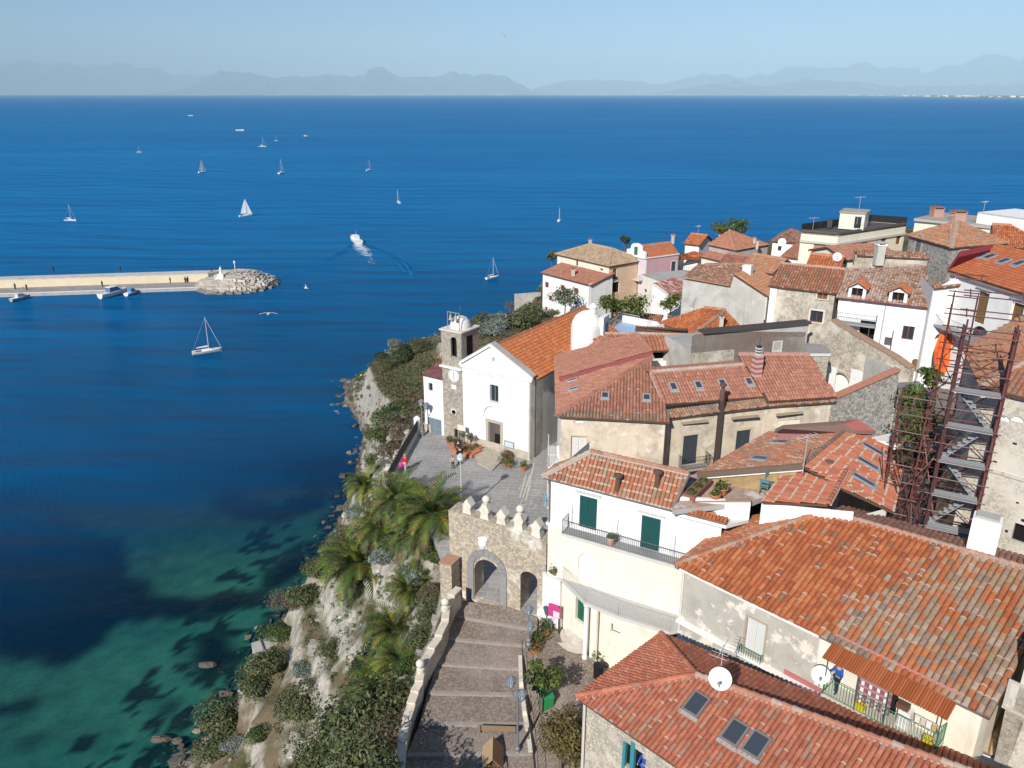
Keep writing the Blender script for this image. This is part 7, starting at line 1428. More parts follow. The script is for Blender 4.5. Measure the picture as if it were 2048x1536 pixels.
for px, py, top, rz, sail, lab in [(415, 706, 634, 28, 0, 'white yacht with bare mast and furled sail, nearest the cliff'), (141, 442, 409, -8, 0, 'white yacht with leaning bare mast, leftmost beyond the breakwater'), (492, 433, 397, 35, 1, 'bigger sailboat under full white sail with a bright reflection'), (405, 345, 319, 62, 1, 'smaller sailboat under full white sail farther out'), (563, 347, 318, 75, 0, 'bare masted sailboat seen end on, right of the sails'), (278, 305, 292, 10, 0, 'tiny dark hulled looking sailboat at far left'), (525, 294, 274, 5, 0, 'far white sailboat lying broadside below the tiny one'),
    (552, 282, 272, 20, 0, 'smallest bare sailboat out beyond the broadside one'), (738, 341, 320, 60, 0, 'far lone sailboat with bare mast at mid bay'), (797, 406, 379, 110, 0, 'bare masted sailboat seen end on above the motorboat'), (1118, 442, 414, 80, 0, 'lone sailboat seen end on off the town point'), (985, 557, 515, 40, 0, 'bare masted sailboat closest to the white house on the point')]:
    o = (full if sail else bare) if first[sail] else dup(full if sail else bare); first[sail] = False
    h_ = ht(px, py, 0, top); o.location = P(px, py, .0); o.rotation_euler = (R.uniform(-.04, .04), 0, math.radians(rz)); k = h_ / 12.6; o.scale = (k, k, k); tag(o, lab, 'sailboat', 'sailboats out on the bay')
def cruiser(c, top, L=8.5, canopy=None):
    r = empty('motorboat', (0, 0, 0)); f = MB(); hullmesh(f, L, 3.0, 1.25, c, (.66, .64, .60)); f.build('hull', r); f = MB()
    f.hexa([(-L * .2, -1.05, 1.2), (L * .22, -.9, 1.35), (L * .22, .9, 1.35), (-L * .2, 1.05, 1.2), (-L * .18, -.9, 2.5), (L * .08, -.8, 2.5), (L * .08, .8, 2.5), (-L * .18, .9, 2.5)], M['plain'], top); f.box(-L * .19, L * .1, -1.0, 1.0, 2.5, 2.62, M['plain'], canopy or HW); f.build('cabin', r)
    f = MB(); f.hexa([(L * .225, -.8, 1.5), (L * .23, -.8, 1.5), (L * .23, .8, 1.5), (L * .225, .8, 1.5), (L * .10, -.7, 2.4), (L * .11, -.7, 2.4), (L * .11, .7, 2.4), (L * .10, .7, 2.4)], M['glass']); f.build('windscreen', r)
    f = MB(); f.tube([(-L * .1, 0, 2.6), (-L * .1, 0, 4.2)], .04, M['metal'], (.7, .7, .7), 4); railing(f, [V((L * .2, -.9, 1.45)), V((L * .42, -.35, 1.55)), V((L * .42, .35, 1.55)), V((L * .2, .9, 1.45))], .5, M['metal'], (.7, .7, .7), .8, .02, .025); f.build('rail', r); return r
mb = cruiser(HW, HW); mb.location = P(711, 485, .1); mb.rotation_euler = (0, -.06, math.radians(120)); mb.scale = (1.25,) * 3; tag(mb, 'white motorboat speeding out to sea ahead of a foaming wake', 'motorboat')
for px, py, rz, s, c, top, can, lab in [(228, 587, 62, 1.15, HW, (.10, .16, .28), HW, 'white cabin cruiser with dark blue windows moored at the breakwater quay'), (264, 584, 80, .72, HW, (.06, .22, .50), (.08, .28, .60), 'small open boat with a bright blue canopy moored at the quay'), (42, 595, 65, .75, (.35, .38, .42), (.5, .52, .55), (.45, .48, .52), 'small grey boat moored at the left end of the quay')]:
    o = cruiser(c, top, 8.5, can); o.location = P(px, py + 4, .05); o.rotation_euler = (0, 0, math.radians(rz)); o.scale = (s,) * 3; tag(o, lab, 'motorboat', 'boats moored at the breakwater')
for px, py, lab in ((480, 262, 'tiny white speedboat far out above the sails'), (381, 232, 'faintest white boat near the horizon')):
    f = MB(); hullmesh(f, 14, 4, 2.2, HW, HW); o = f.build('motorboat', base=(0, 0, 0)); o.location = P(px, py, 0); tag(o, lab, 'motorboat')
# foam: the wake of the motorboat
m, t, b = nt('foam'); co = objco(t); n1 = noi(t, co, .55, 6, .7); a = nd(t, 'ShaderNodeAttribute', attribute_name='Col'); sp = nd(t, 'ShaderNodeSeparateColor'); t.links.new(a.outputs['Color'], sp.inputs[0])
mm = nd(t, 'ShaderNodeMath', operation='ADD'); t.links.new(n1.outputs[0], mm.inputs[0]); t.links.new(sp.outputs[0], mm.inputs[1]); al = mrange(t, mm.outputs[0], .95, 1.25)
b.inputs['Base Color'].default_value = (.62, .72, .78, 1); b.inputs['Roughness'].default_value = .8; t.links.new(al, b.inputs['Alpha'])
f = MB(); ctr = [(712, 484), (718, 492), (726, 500), (736, 512), (744, 528), (742, 548), (738, 575)]; wd_ = [4, 13, 17, 18, 16, 13, 9]; den = [.75, .72, .62, .5, .4, .3, .2]
for i in range(len(ctr) - 1):
    K = 6
    for j in range(K):
        q = []
        for (cx, cy), w_ in ((ctr[i], wd_[i]), (ctr[i + 1], wd_[i + 1])): q += [P(cx - w_ + 2 * w_ * j / K, cy, .07), P(cx - w_ + 2 * w_ * (j + 1) / K, cy, .07)]
        e_ = den[i] - .25 * abs((j + .5) / K * 2 - 1); f.add([q[0], q[1], q[3], q[2]], ((0, 1, 2, 3),), m, (e_, e_, e_))
o = f.build('wake'); tag(o, 'white foaming wake fanning out behind the motorboat', 'wake', kind='stuff')
f = MB()                                            # bow waves spreading as low ridges of water
for pts in ([(706, 488), (690, 500), (650, 520), (600, 540), (556, 552)], [(704, 492), (684, 507), (640, 529), (590, 545)], [(722, 486), (745, 494), (780, 508), (815, 530), (826, 552)], [(726, 490), (752, 500), (790, 518), (815, 545)]):
    q = [P(x, y, 0) for x, y in pts]
    for a_, b_ in zip(q, q[1:]):
        d = V((b_ - a_)[:2]).normalized(); n = V((-d.y, d.x, 0)) * 1.5; u = V((0, 0, .14)); f.quad(a_ - n - V((0, 0, .1)), b_ - n - V((0, 0, .1)), b_ + u, a_ + u, sea.data.materials[0]); f.quad(a_ + u, b_ + u, b_ + n - V((0, 0, .1)), a_ + n - V((0, 0, .1)), sea.data.materials[0])
o = f.build('bow_waves'); vcol(o, 'clear', [(0, .75, 0, 1)] * len(o.data.vertices)); tag(o, 'dark ripples spreading from the motorboat', 'waves', kind='stuff')
# ================================================================== breakwater
w = House('breakwater', 'long breakwater with cream sea wall and grey quay reaching into the bay', P(200, 580, 0), 'breakwater')
a, b = P(-160, 600, 0), P(400, 581, 0); d = (b - a).normalized(); n = V((-d.y, d.x)); L = (b - a).length; A2 = V(a[:2]); out = V((d.y, -d.x)); d2 = V(d[:2])
wq = (V(PYD(0, 578, 200)[:2])); 
def off(px, py, z): q = P(px, py, z); return (V(q[:2]) - A2).dot(n)
q1 = off(200, 570, 1.0); q2 = q1 + .4; q3 = q2 + 5.5; print(off(200, 557, 3.6), off(200, 549, 3.6)); print('pier', L, q1, q2, q3)
f = MB(); f.wbox(A2, d2, out, 0, L, -q1, 0, -6, 1.0, M['concrete'], (1.0, .98, .94)); f.wbox(A2, d2, out, 0, L - 2, -q1, -.5, 1.0, 1.04, M['concrete'], (.72, .70, .72)); w.part('quay', f)
f = MB(); f.wbox(A2, d2, out, 0, L + 14, -q2, -q1, -5, 3.3, mat('cream_sea_wall', (.68, .58, .40), .06, .3, .9)); f.wbox(A2, d2, out, 0, L + 14, -q3, -q2, -5, 3.6, M['concrete'], (1.25, 1.25, 1.25)); w.part('sea_wall', f)
f = MB(); f.wbox(A2, d2, out, 0, L, -.25, .05, 1.0, 1.2, M['white'], (.9, .88, .84)); w.part('quay_kerb', f); w.done()
cen = P(468, 574, 0); f = MB(); rr = random.Random(3); ex = (P(552, 566, 0) - P(392, 572, 0)).length / 2; ey = (P(470, 590, 0) - P(470, 556, 0)).length / 2
c0 = (P(470, 590, 0) + P(470, 552, 0)) / 2; c0 = V((P(474, 570, 0).x, c0.y, 0))
for i in range(1500):
    u, v_ = rr.uniform(-1, 1), rr.uniform(-1, 1)
    if u * u + v_ * v_ > 1: continue
    rr2 = math.sqrt(u * u + v_ * v_); z = 4.3 * (1 - rr2 ** 2.2) - .5; s = rr.uniform(.6, 1.35); c = pick([((.50, .44, .37), 3), ((.58, .52, .45), 3), ((.42, .37, .31), 2)], rr); c = tuple(x * (.5 if z < .3 else 1) for x in c)
    p = c0 + V((u * ex, v_ * ey, z)); vs = [p + V((x * s * rr.uniform(.6, 1.1), y * s * rr.uniform(.6, 1.1), zz * s * rr.uniform(.5, .9))) for zz in (-1, 1) for x, y in ((-1, -1), (1, -1), (1, 1), (-1, 1))]; f.hexa(vs, M['matte'], c)
o = f.build('rubble_mound'); tag(o, 'mound of beige boulders at the tip of the breakwater', 'boulders', kind='stuff')
h = House('statue', 'white robed statue on a stepped pedestal at the breakwater tip', P(443, 557, 3.4), 'statue'); o = P(443, 557, 3.4); k = ht(443, 557, 3.4, 533) / 5.2
f = MB(); f.box(-1.6, 1.6, -1.6, 1.6, -1, .5 * k, M['white'], o=o); f.box(-1.0, 1.0, -1.0, 1.0, .5 * k, 1.9 * k, M['white'], o=o); h.part('pedestal', f)
f = MB(); f.lathe([(.75 * k, 1.9 * k), (.55 * k, 2.8 * k), (.48 * k, 3.7 * k), (.55 * k, 4.2 * k), (.2 * k, 4.6 * k), (.24 * k, 4.85 * k), (.22 * k, 5.1 * k), (.02, 5.25 * k)], o, M['white'], n=12); f.bar(o + V((0, -.4, 4.0 * k)), o + V((.5, -.8, 3.5 * k)), .16 * k, M['white']); f.bar(o + V((0, -.4, 4.0 * k)), o + V((-.6, -.7, 3.5 * k)), .16 * k, M['white']); h.part('figure', f)
f = MB(); f.box(-4.5, 6, -2, 2.4, -3, .02, M['concrete'], o=o); h.part('platform', f); h.done()
for px, py, lab in ((428, 553, 'low dark stone block left of the breakwater statue'), (478, 552, 'low dark stone block right of the breakwater statue')):
    f = MB(); f.box(-1.7, 1.7, -.8, .8, -1, 1.4, M['concrete'], (.5, .45, .4), .5, P(px, py, 3.4)); f.box(-1.8, 1.8, -.9, .9, 1.4, 1.55, M['concrete'], (.9, .9, .9), .5, P(px, py, 3.4)); tag(f.build('stone_block'), lab, 'stone block')
f = MB(); f.bar(P(472, 553, 3.4), P(472, 553, 3.4) + V((0, 0, 4.6)), .16, M['plain'], (.6, .6, .6)); f.lathe([(.3, 4.4), (.3, 5.0), (.05, 5.3)], P(472, 553, 3.4), M['plain'], (.75, .75, .75), 8); tag(f.build('beacon_post'), 'slim pale beacon post beside the statue', 'beacon')
# ================================================================== people
def colm(name, c): 
    if name not in M: M[name] = mat(name, c, .1, 5, .85)
    return M[name]
def skin(name, vs, es, rad, m, parent, levels=1):
    me = bpy.data.meshes.new(name); me.from_pydata([tuple(v) for v in vs], es, []); me.materials.append(m); o = bpy.data.objects.new(name, me); COL.objects.link(o); o.parent = parent; BASE[o.name] = V((0, 0, 0))
    sk = o.modifiers.new('skin', 'SKIN'); me.skin_vertices[0].data.foreach_set('radius', np.array([(r, r * .8) if not isinstance(r, tuple) else r for r in rad], np.float32).ravel()); me.skin_vertices[0].data[0].use_root = True; sk.use_smooth_shade = True
    s = o.modifiers.new('sub', 'SUBSURF'); s.levels = levels; s.render_levels = levels; return o
SKIN_ = colm('skin', (.50, .31, .22))
def person(loc, rz, h, jacket, legs, hair, label, arms=((.26, .05, -.1), (.26, .05, -.1)), stride=.12, low=True, group='people on the church square', skirt=None, sit=0):
    r = empty('person', loc, label, 'person', group); r.rotation_euler = (0, 0, rz); k = h / 1.72; r.scale = (k, k, k); BASE[r.name] = V((0, 0, 0))
    hip, kn, an = .92, .50, .07; s = stride; el = lambda sg, a: V((sg * (.20 + a[0] * .25), a[1] - .0, 1.12)); ha = lambda sg, a: V((sg * (.16 + a[0] * .4), a[1] * 2.6 + .10, .88 + a[2] + .1))
    legv = lambda: [(0, 0, hip), (-.09, 0, hip - .06), (-.10, s * .5, kn), (-.10, s, an), (-.10, s + .13, .045), (.09, 0, hip - .06), (.10, -s * .4, kn), (.10, -s, an), (.10, -s + .13, .045)]
    le = [(0, 1), (1, 2), (2, 3), (3, 4), (0, 5), (5, 6), (6, 7), (7, 8)]
    tor = [(0, 0, 1.15), (0, 0, 1.36), (-.17, 0, 1.40), el(-1, arms[0]), ha(-1, arms[0]), (.17, 0, 1.40), el(1, arms[1]), ha(1, arms[1])]; te = [(9, 10), (10, 11), (11, 12), (12, 13), (12 - 2, 14), (14, 15), (15, 16)]
    vs = legv() + [(0, 0, 1.12), (0, 0, 1.38)] + [tor[2], tor[3], tor[4], tor[5], tor[6], tor[7]] + [(0, .01, 1.48), (0, .02, 1.60), (0, .02, 1.70)]
    es = le + [(0, 9), (9, 10), (10, 11), (11, 12), (12, 13), (10, 14), (14, 15), (15, 16), (10, 17), (17, 18), (18, 19)]
    skin('body', vs, es, [.13, .085, .06, .042, .035, .085, .06, .042, .035, .125, .12, .055, .042, .035, .055, .042, .035, .05, .095, .075], SKIN_, r)
    skin('trousers', legv(), le, [.155, .105, .078, .062, .045, .105, .078, .062, .045], legs, r)
    jv = [(0, 0, .95), (0, 0, 1.15), (0, 0, 1.39), tor[2], tor[3], V(tor[4]).lerp(V(tor[3]), .2), tor[5], tor[6], V(tor[7]).lerp(V(tor[6]), .2)]
    skin('jacket', jv, [(0, 1), (1, 2), (2, 3), (3, 4), (4, 5), (2, 6), (6, 7), (7, 8)], [.175, .165, .155, .085, .068, .058, .085, .068, .058], jacket, r)
    f = MB(); f.ball((0, -.025, 1.665), .105, .11, .10, hair, n=10, k=6); hr = f.build('hair', r)
    f = MB(); f.ball((-.035, .105, 1.62), .012, .01, .01, colm('eye_dark', (.02, .02, .02)), n=6, k=4); f.ball((.035, .105, 1.62), .012, .01, .01, colm('eye_dark', (.02, .02, .02)), n=6, k=4); f.ball((0, .12, 1.59), .015, .025, .02, SKIN_, n=6, k=4); f.build('face', r); return r
RED, PINK, BLK, DKB, GRY = colm('red_cloth', (.55, .02, .05)), colm('pink_cloth', (.62, .05, .30)), colm('black_cloth', (.012, .012, .016)), colm('navy_cloth', (.02, .025, .05)), colm('rose_grey_cloth', (.48, .36, .36))
HB, HG, HBL = colm('brown_hair', (.05, .03, .02)), colm('grey_hair', (.35, .33, .3)), colm('blond_hair', (.45, .33, .18)); BLU_ = colm('blue_cloth', (.03, .09, .35))
p_red = P(811, 944, 28.5); person(p_red, math.radians(150), 1.72, RED, GRY, HBL, 'walker in a bright red jacket by the iron railing', ((.3, .08, .1), (.3, .05, 0)))
f = MB(); o = p_red + V((-.38, -.05, .72)); f.ball(o, .2, .14, .26, PINK, n=10, k=8); f.tube([o + V((0, 0, .2)), o + V((.1, 0, .42)), o + V((.2, 0, .2))], .02, PINK, n=5); tag(f.build('bag', base=o), 'bright pink bag carried by the walker in red', 'bag')
person(P(906, 937, 28.5), math.radians(200), 1.25, GRY, BLK, HB, 'child in a pale rose coat and black trousers on the square')
person(P(917, 914, 28.5), math.radians(170), 1.7, DKB, BLK, HB, 'person all in black beside the potted topiary, nearer the church'); person(P(920, 928, 28.5), math.radians(20), 1.72, BLK, BLK, HB, 'person in black behind the white lamp head')
q = WP(1280, 1515, *B1W); nb = perp(*B1W); person(V((q.x + nb.x * .42, q.y + nb.y * .42, q.z - 1.62)), math.radians(135), 1.68, BLU_, BLU_, HB, 'person in blue leaning at the turquoise window', group='people at home'); a_, d_, n_, s0_, s1_, zf_ = BAL; q = v3(a_ + d_ * (s0_ + .42) + n_ * .55, zf_); person(q, math.radians(120), 1.65, BLU_, DKB, HB, 'person in blue at the left end of the awning balcony', ((.3, .1, .2), (.3, .1, .2)), group='people at home')
f = MB(); f.lathe([(.02, 0), (.17, .02), (.19, .75), (.25, .95), (.2, 1.35), (.08, 1.45), (.12, 1.55), (.1, 1.7), (.02, 1.74)], (0, 0, 0), M['matte'], (.05, .05, .06), 8); f.ball((0, .02, 1.62), .1, .1, .12, SKIN_, n=8, k=6); pr = f.build('person', base=(0, 0, 0)); f0 = True
for px, py, lab in ((107, 541, 'tiny walker on the sea wall path, leftmost'), (241, 540, 'tiny walker on the sea wall top, centre'), (31, 576, 'tiny figure on the quay left of the grey boat'), (54, 578, 'tiny figure on the quay above the grey boat'), (205, 571, 'tiny figure on the quay left of the cabin cruiser'), (239, 565, 'tiny figure on the quay right of the cabin cruiser'), (331, 562, 'tiny figure far along the quay, left of the pair'), (341, 563, 'tiny figure far along the quay, of the pair'), (348, 560, 'tiny figure by the cream wall near the boulders'), (371, 563, 'tiny figure in the group nearest the boulders'), (376, 562, 'tiny figure behind the group nearest the boulders'), (424, 544, 'tiny figure on the wall beside the dark block')):
    o = pr if f0 else pr.copy()
    if not f0: COL.objects.link(o)
    f0 = False; o.location = P(px, py + 2, 1.05 if py > 555 else 3.6); o.scale = (1.25, 1.25, 1.15); tag(o, lab, 'person', 'people strolling on the breakwater')
# ================================================================== birds
def gull(rz, loc, s, flap, label, bank=0):
    r = empty('seagull', loc, label, 'seagull', 'gulls in flight'); BASE[r.name] = V((0, 0, 0)); r.rotation_euler = (0, bank, rz); r.scale = (s,) * 3; f = MB(); W_ = (.76, .76, .75)
    f.lathe([(.01, -.34), (.06, -.2), (.095, 0), (.08, .14), (.05, .24), (.055, .30), (.035, .36), (.006, .42)], (0, 0, 0), M['plain'], W_, 8)
    vs = [V((x, z, y)) for x, y, z in f.v]; f.v = [tuple(v) for v in vs]
    for sg in (-1, 1):
        e, t_ = V((sg * .34, .10, .10 + flap)), V((sg * .78, -.10, .02 + flap * 1.3)); q = [V((sg * .05, .14, .03)), V((sg * .05, -.10, .03)), e + V((0, -.2, 0)), e, t_ + V((-sg * .06, -.06, 0)), t_]
        f.add(q, ((0, 1, 2, 3), (3, 2, 4)), M['plain'], (.52, .54, .56)); f.add([e, e + V((0, -.2, 0)), t_ + V((-sg * .06, -.06, 0)), t_], ((0, 1, 2, 3),), M['plain'], W_); f.add([t_, t_ + V((-sg * .14, .0, .005)), t_ + V((-sg * .1, -.08, .005))], ((0, 1, 2),), M['plain'], (.03, .03, .03))
    f.add([(-.05, -.3, 0), (.05, -.3, 0), (.09, -.46, 0), (-.09, -.46, 0)], ((0, 1, 2, 3),), M['plain'], W_); f.build('body', r)
    f = MB(); f.bar((0, .40, 0), (0, .47, -.01), .016, M['plain'], (.6, .4, .05), 5, .004); f.build('beak', r)
for px, py, Y, wpx, rz, fl, lab, bk in [(613, 272, 52, 20, 2.4, .12, 'white gull gliding highest over the sea', .3), (612, 576, 58, 15, 1.2, .16, 'white gull banking steeply off the breakwater tip', .9), (537, 627, 50, 28, 0.1, -.02, 'white gull gliding with level wings above the bay', 0), (1011, 72, 60, 18, 0.2, .1, 'dark looking gull high in the sky', .15)]:
    p = PYD(px, py, Y); gull(rz, p, 1.25 * wpx * (p - V((0, 0, CZ))).length / F / 1.56, fl, lab, bk)
# ================================================================== on the church square
def lamp(p, h, label, heads, c=(.16, .18, .20), rz=0, globe=False, group='street lamps'):
    r = empty('street_lamp', p, label, 'street lamp', group); p = V(p); f = MB(); f.lathe([(.2, 0), (.2, .5), (.13, .6), (.16, .8), (.09, .9), (.065, h * .5), (.05, h - .2)], p, M['metal'], c, 10); f.build('post', r)
    for dx, dz in heads:
        o = p + V((math.cos(rz) * dx, math.sin(rz) * dx, h + dz - .2)); f = MB()
        if dx: f.tube([p + V((0, 0, h - .7)), p + V((math.cos(rz) * dx * .6, math.sin(rz) * dx * .6, h - .75 + dz * .5)), o], .035, M['metal'], c)
        f.lathe([(.1, 0), (.14, .06)], o, M['metal'], c, 8); f.lathe([(.30, .48), (.31, .52), (.14, .66), (.03, .76)], o, M['metal'], c, 8)
        if globe: f.lathe([(.12, .05), (.24, .2), (.28, .4), (.2, .55)], o, M['plain'], (.7, .7, .68), 10)
        else:
            for i in range(6): a = math.pi / 3 * i; f.bar(o + V((math.cos(a) * .13, math.sin(a) * .13, .06)), o + V((math.cos(a) * .28, math.sin(a) * .28, .5)), .018, M['metal'], c, 4)
        lo = f.build('lantern', r)
        if not globe: g = MB(); g.lathe([(.12, .06), (.26, .48)], o, mat('lamp_glass', (.42, .5, .55), .05, 1, .2), n=6); g.build('glass', lo)
lamp(P(924, 1037, 28.2), ht(924, 1037, 28.2, 919), 'tall white topped lamp post on the square behind the merlons', [(0, 0)], (.50, .50, .48), 0, True); lamp(P(845, 871, 28.5), 3.3, 'slim lamp post in front of the church annex', [(0, 0), (.45, -.35)], (.18, .18, .18))
lamp(P(1035, 1518, 25.3), ht(1035, 1518, 25.3, 1372), 'two headed grey lamp post beside the wooden hut', [(-.35, .1), (.25, -.75)], (.16, .18, .20)); lamp(P(1057, 1300, 27.0), ht(1057, 1300, 27, 1224), 'slim grey lamp post at the foot of the side arch', [(0, 0), (.1, -1.2)], (.16, .18, .20))
w = House('iron_railing', 'long black iron railing with stone posts along the cliff side of the square', P(805, 910, 28.5), 'railing'); f = MB(); q = [P(778, 968, 28.5), P(806, 915, 28.5), P(837, 862, 28.5)]
railing(f, q, 1.25, M['metal'], (.025, .027, .03), .11, .022, .04); 
w.part('bars', f); f = MB(); f.beam(q[0] + V((0, 0, .15)), q[2] + V((0, 0, .15)), .35, .3, M['stone']); w.part('kerb', f); f = MB(); f.lathe([(.35, 0), (.33, 1.3), (.38, 1.35), (.1, 1.6)], P(835, 862, 28.5), M['white'], n=8); w.part('end_post', f); w.done()
h = House('corner_planter', 'tall white hexagonal pillar planter with dry earth at the square corner', P(780, 990, 27.5), 'planter'); o = P(780, 992, 27.3); k = ht(780, 992, 27.3, 950); f = MB(); f.lathe([(.62, -1.5), (.60, k - .1), (.68, k - .08), (.68, k), (.52, k), (.5, k - .15)], o, M['stone'], (1.3, 1.28, 1.22), 6); h.part('pillar', f); f = MB(); f.lathe([(.5, k - .2), (.5, k - .05), (.2, k + .1), (.02, k + .13)], o, M['matte'], (.30, .18, .08), 8); h.part('earth', f); h.done()
def bench(p, rz, c, label, L=1.8):
    r = empty('park_bench', p, label, 'bench', None); r.rotation_euler = (0, 0, rz); BASE[r.name] = V((0, 0, 0)); f = MB()
    for i in range(4): f.box(-L / 2, L / 2, .0 + i * .12, .10 + i * .12, .42, .46, M['matte'], c)
    f.build('seat', r); f = MB()
    for i in range(3): f.box(-L / 2, L / 2, .5 + i * .03, .53 + i * .03, .52 + i * .14, .63 + i * .14, M['matte'], c)
    f.build('backrest', r)
    for x in (-L / 2 + .15, L / 2 - .15): f = MB(); f.tube([(x, .04, 0), (x, .04, .42), (x, .5, .42), (x, .62, .95)], .03, M['metal'], (.03, .03, .03)); f.tube([(x, .5, .42), (x, .52, 0)], .03, M['metal'], (.03, .03, .03)); f.build('leg', r)
bench(P(838, 978, 28.3), math.radians(150), (.50, .20, .07), 'orange wooden bench on the square beside the palms', 2.2); bench(P(801, 968, 28.3), math.radians(118), (.16, .16, .17), 'grey bench in the shade behind the corner planter', 1.8)
def pot(p, r_, h_, label, plant='green', ph=.5, pr_=.4, c=(.46, .19, .10), group='potted plants', n=260, sq=False, topi=False, flowers=None):
    r = empty('potted_plant', p, label, 'potted plant', group); p = V(p); f = MB()
    if sq: f.box(-r_ * 1.6, r_ * 1.6, -r_, r_, 0, h_, M['matte'], c, -.6, p)
    else: f.lathe([(r_ * .65, 0), (r_ * .95, h_ * .85), (r_ * 1.08, h_ * .86), (r_ * 1.05, h_), (r_ * .85, h_ - .03)], p, M['matte'], c, 12)
    f.build('pot', r); rr = random.Random(int(p.x * 97 + p.y * 13)); f = MB()
    if topi: f.bar(p + V((0, 0, h_)), p + V((0, 0, h_ + ph)), .03, M['bark']); f.build('stem', r); f = MB(); leaves(f, p + V((0, 0, h_ + ph)), pr_, pr_, pr_, n, .07, PALS[plant], rr, .1)
    else: leaves(f, p + V((0, 0, h_)), pr_, pr_, ph, n, .08, PALS[plant] + ([(flowers, 2.5)] if flowers else []), rr, .3)
    f.build('leaves', r)
z = 28.5
for a in [((899, 889, z), .3, .55, 'terracotta pot at the foot of the bell tower, leftmost', 'green'), ((907, 893, z), .3, .55, 'terracotta pot at the foot of the bell tower, between two others', 'olive'), ((916, 897, z), .3, .6, 'pinkish pot at the foot of the bell tower by the topiary', 'dark')]: pot(P(*a[0]), a[1], a[2], a[3], a[4])
pot(P(927, 900, z), .22, .4, 'taller ball topiary in the square flower bed', 'green', 1.1, .38, topi=True, group='ball topiaries'); pot(P(941, 899, z), .22, .4, 'dark ball topiary right in the square flower bed', 'dark', 1.0, .36, topi=True, group='ball topiaries')
pot(P(932, 905, z), .8, .35, 'long flower bed of yellow green plants before the church', 'rust', .35, .9, sq=True, n=500); pot(P(952, 900, z), .35, .4, 'orange trough left of the church door', 'rust', .4, .4, sq=True)
pot(P(1016, 932, z), .5, .35, 'round bright green shrub in pot right of the church door', 'green', .6, .75, n=600); pot(P(1014, 918, z), .4, .4, 'pot of reddish leaves against the church front', 'brown', .6, .7, n=500, flowers=(.30, .09, .06)); pot(P(1047, 942, z), .28, .5, 'orange pot with leggy plant standing alone on the square', 'lemon', .8, .4)
for px, py, s, k_, lab in ((900, 1010, 1.0, 'green', 'cactus like plant at the cliff corner behind the gate'), (918, 1030, .7, 'green', 'round clipped shrub left behind the gate wall'), (953, 1033, .75, 'dark', 'round clipped shrub behind the merlons')): bush(k_, px, py, s, lab, 'clipped shrubs behind the gate', at=P(px, py, 28.1))
f = MB(); c4 = [P(945, 905, z), P(975, 897, z), P(1012, 915, z), P(985, 943, z), P(955, 928, z)]; f.slab([p + V((0, 0, .17)) for p in [c4[4], c4[3], c4[2], c4[1], c4[0]]], .18, M['stone'], (.75, .70, .64)); tag(f.build('door_step'), 'broad low stone step in front of the church door', 'step')
r_ = empty('info_sign', P(924, 890, z), 'cream information board on two legs before the bell tower', 'sign'); f = MB(); p = P(924, 890, z); f.box(-.45, .45, -.03, .03, 1.5, 2.05, M['plain'], (.72, .66, .52), -.55, p); f.build('panel', r_)
for x in (-.3, .3): f = MB(); f.bar(p + V((x * .85, -x * .5, 0)), p + V((x * .85, -x * .5, 1.5)), .035, M['metal'], (.05, .05, .05)); f.build('leg', r_)
f = MB(); a, b = V(L_ := WH[0])[:2], None; q = P(1090, 1001, 30.6); f.box(-.04, .04, -.5, .5, -.28, .28, M['plain'], (.12, .52, .58), 0, q); f.bar(q, q + V((.8, 0, 0)), .03, M['metal'], (.2, .2, .2)); tag(f.build('wall_sign', base=q), 'turquoise hanging sign on the side of the white house', 'sign')
# ================================================================== ramp and forecourt
r_ = empty('panel_sign', P(1108, 1262, 27), 'pink and white panel sign on a dark post before the white wall', 'sign'); p = P(1108, 1266, 26.9); f = MB(); f.box(-.42, .42, -.06, .06, 1.25, 2.15, M['plain'], (.52, .06, .22), -.55, p); f.box(-.05, .40, -.075, -.06, 1.3, 1.75, M['plain'], (.75, .60, .66), -.55, p); f.build('panel', r_); f = MB(); f.bar(p + V((.3, -.18, 0)), p + V((.3, -.18, 2.2)), .06, M['metal'], (.03, .03, .03)); f.build('post', r_)
for px, py, z, rr_, hh, lab, k_, ph, pw in ((1089, 1275, 26.9, .3, .45, 'big leafy pot under the pink panel sign', 'lemon', 1.5, .55), (1073, 1290, 26.8, .28, .45, 'pot of green sprigs beside the slim lamp post', 'green', .9, .5), (1066, 1306, 26.7, .35, .4, 'pot of orange and red flowers at the forecourt edge', 'rust', .5, .5), (1199, 1318, 26.8, .3, .35, 'terracotta pot with prickly pear at the column', 'lemon', .6, .5), (1237, 1312, 26.8, .2, .3, 'thin twiggy bush against the cream wall', 'brown', 1.3, .5), (1110, 1150, 31.0, .2, .3, 'plant pot on the terrace corner by the gate', 'olive', .7, .4)):
    pot(P(px, py, z), rr_, hh, lab, k_, ph, pw, n=380, flowers=(.55, .16, .02) if 'flowers' in lab else None)
aW, bW, wdW, wnW, nnW, zcW, TTW, flW = WH; q = WP(1230, 1088, aW, bW); s = (V(q[:2]) - aW).dot(wdW); pot(v3(aW + wdW * s + wnW * .7, zcW + .12), .27, .55, 'pink striped tub with grass on the long balcony', 'olive', .35, .3, (.55, .33, .28))
r_ = empty('kiosk', P(988, 1530, 25.2), 'small wooden hut with a steep plank roof at the bottom of the ramp', 'hut'); p = P(986, 1545, 25.0); rz = -.05; f = MB(); f.box(-.38, .38, -.6, .6, 0, 1.2, M['matte'], (.15, .09, .05), rz, p); f.build('body', r_)
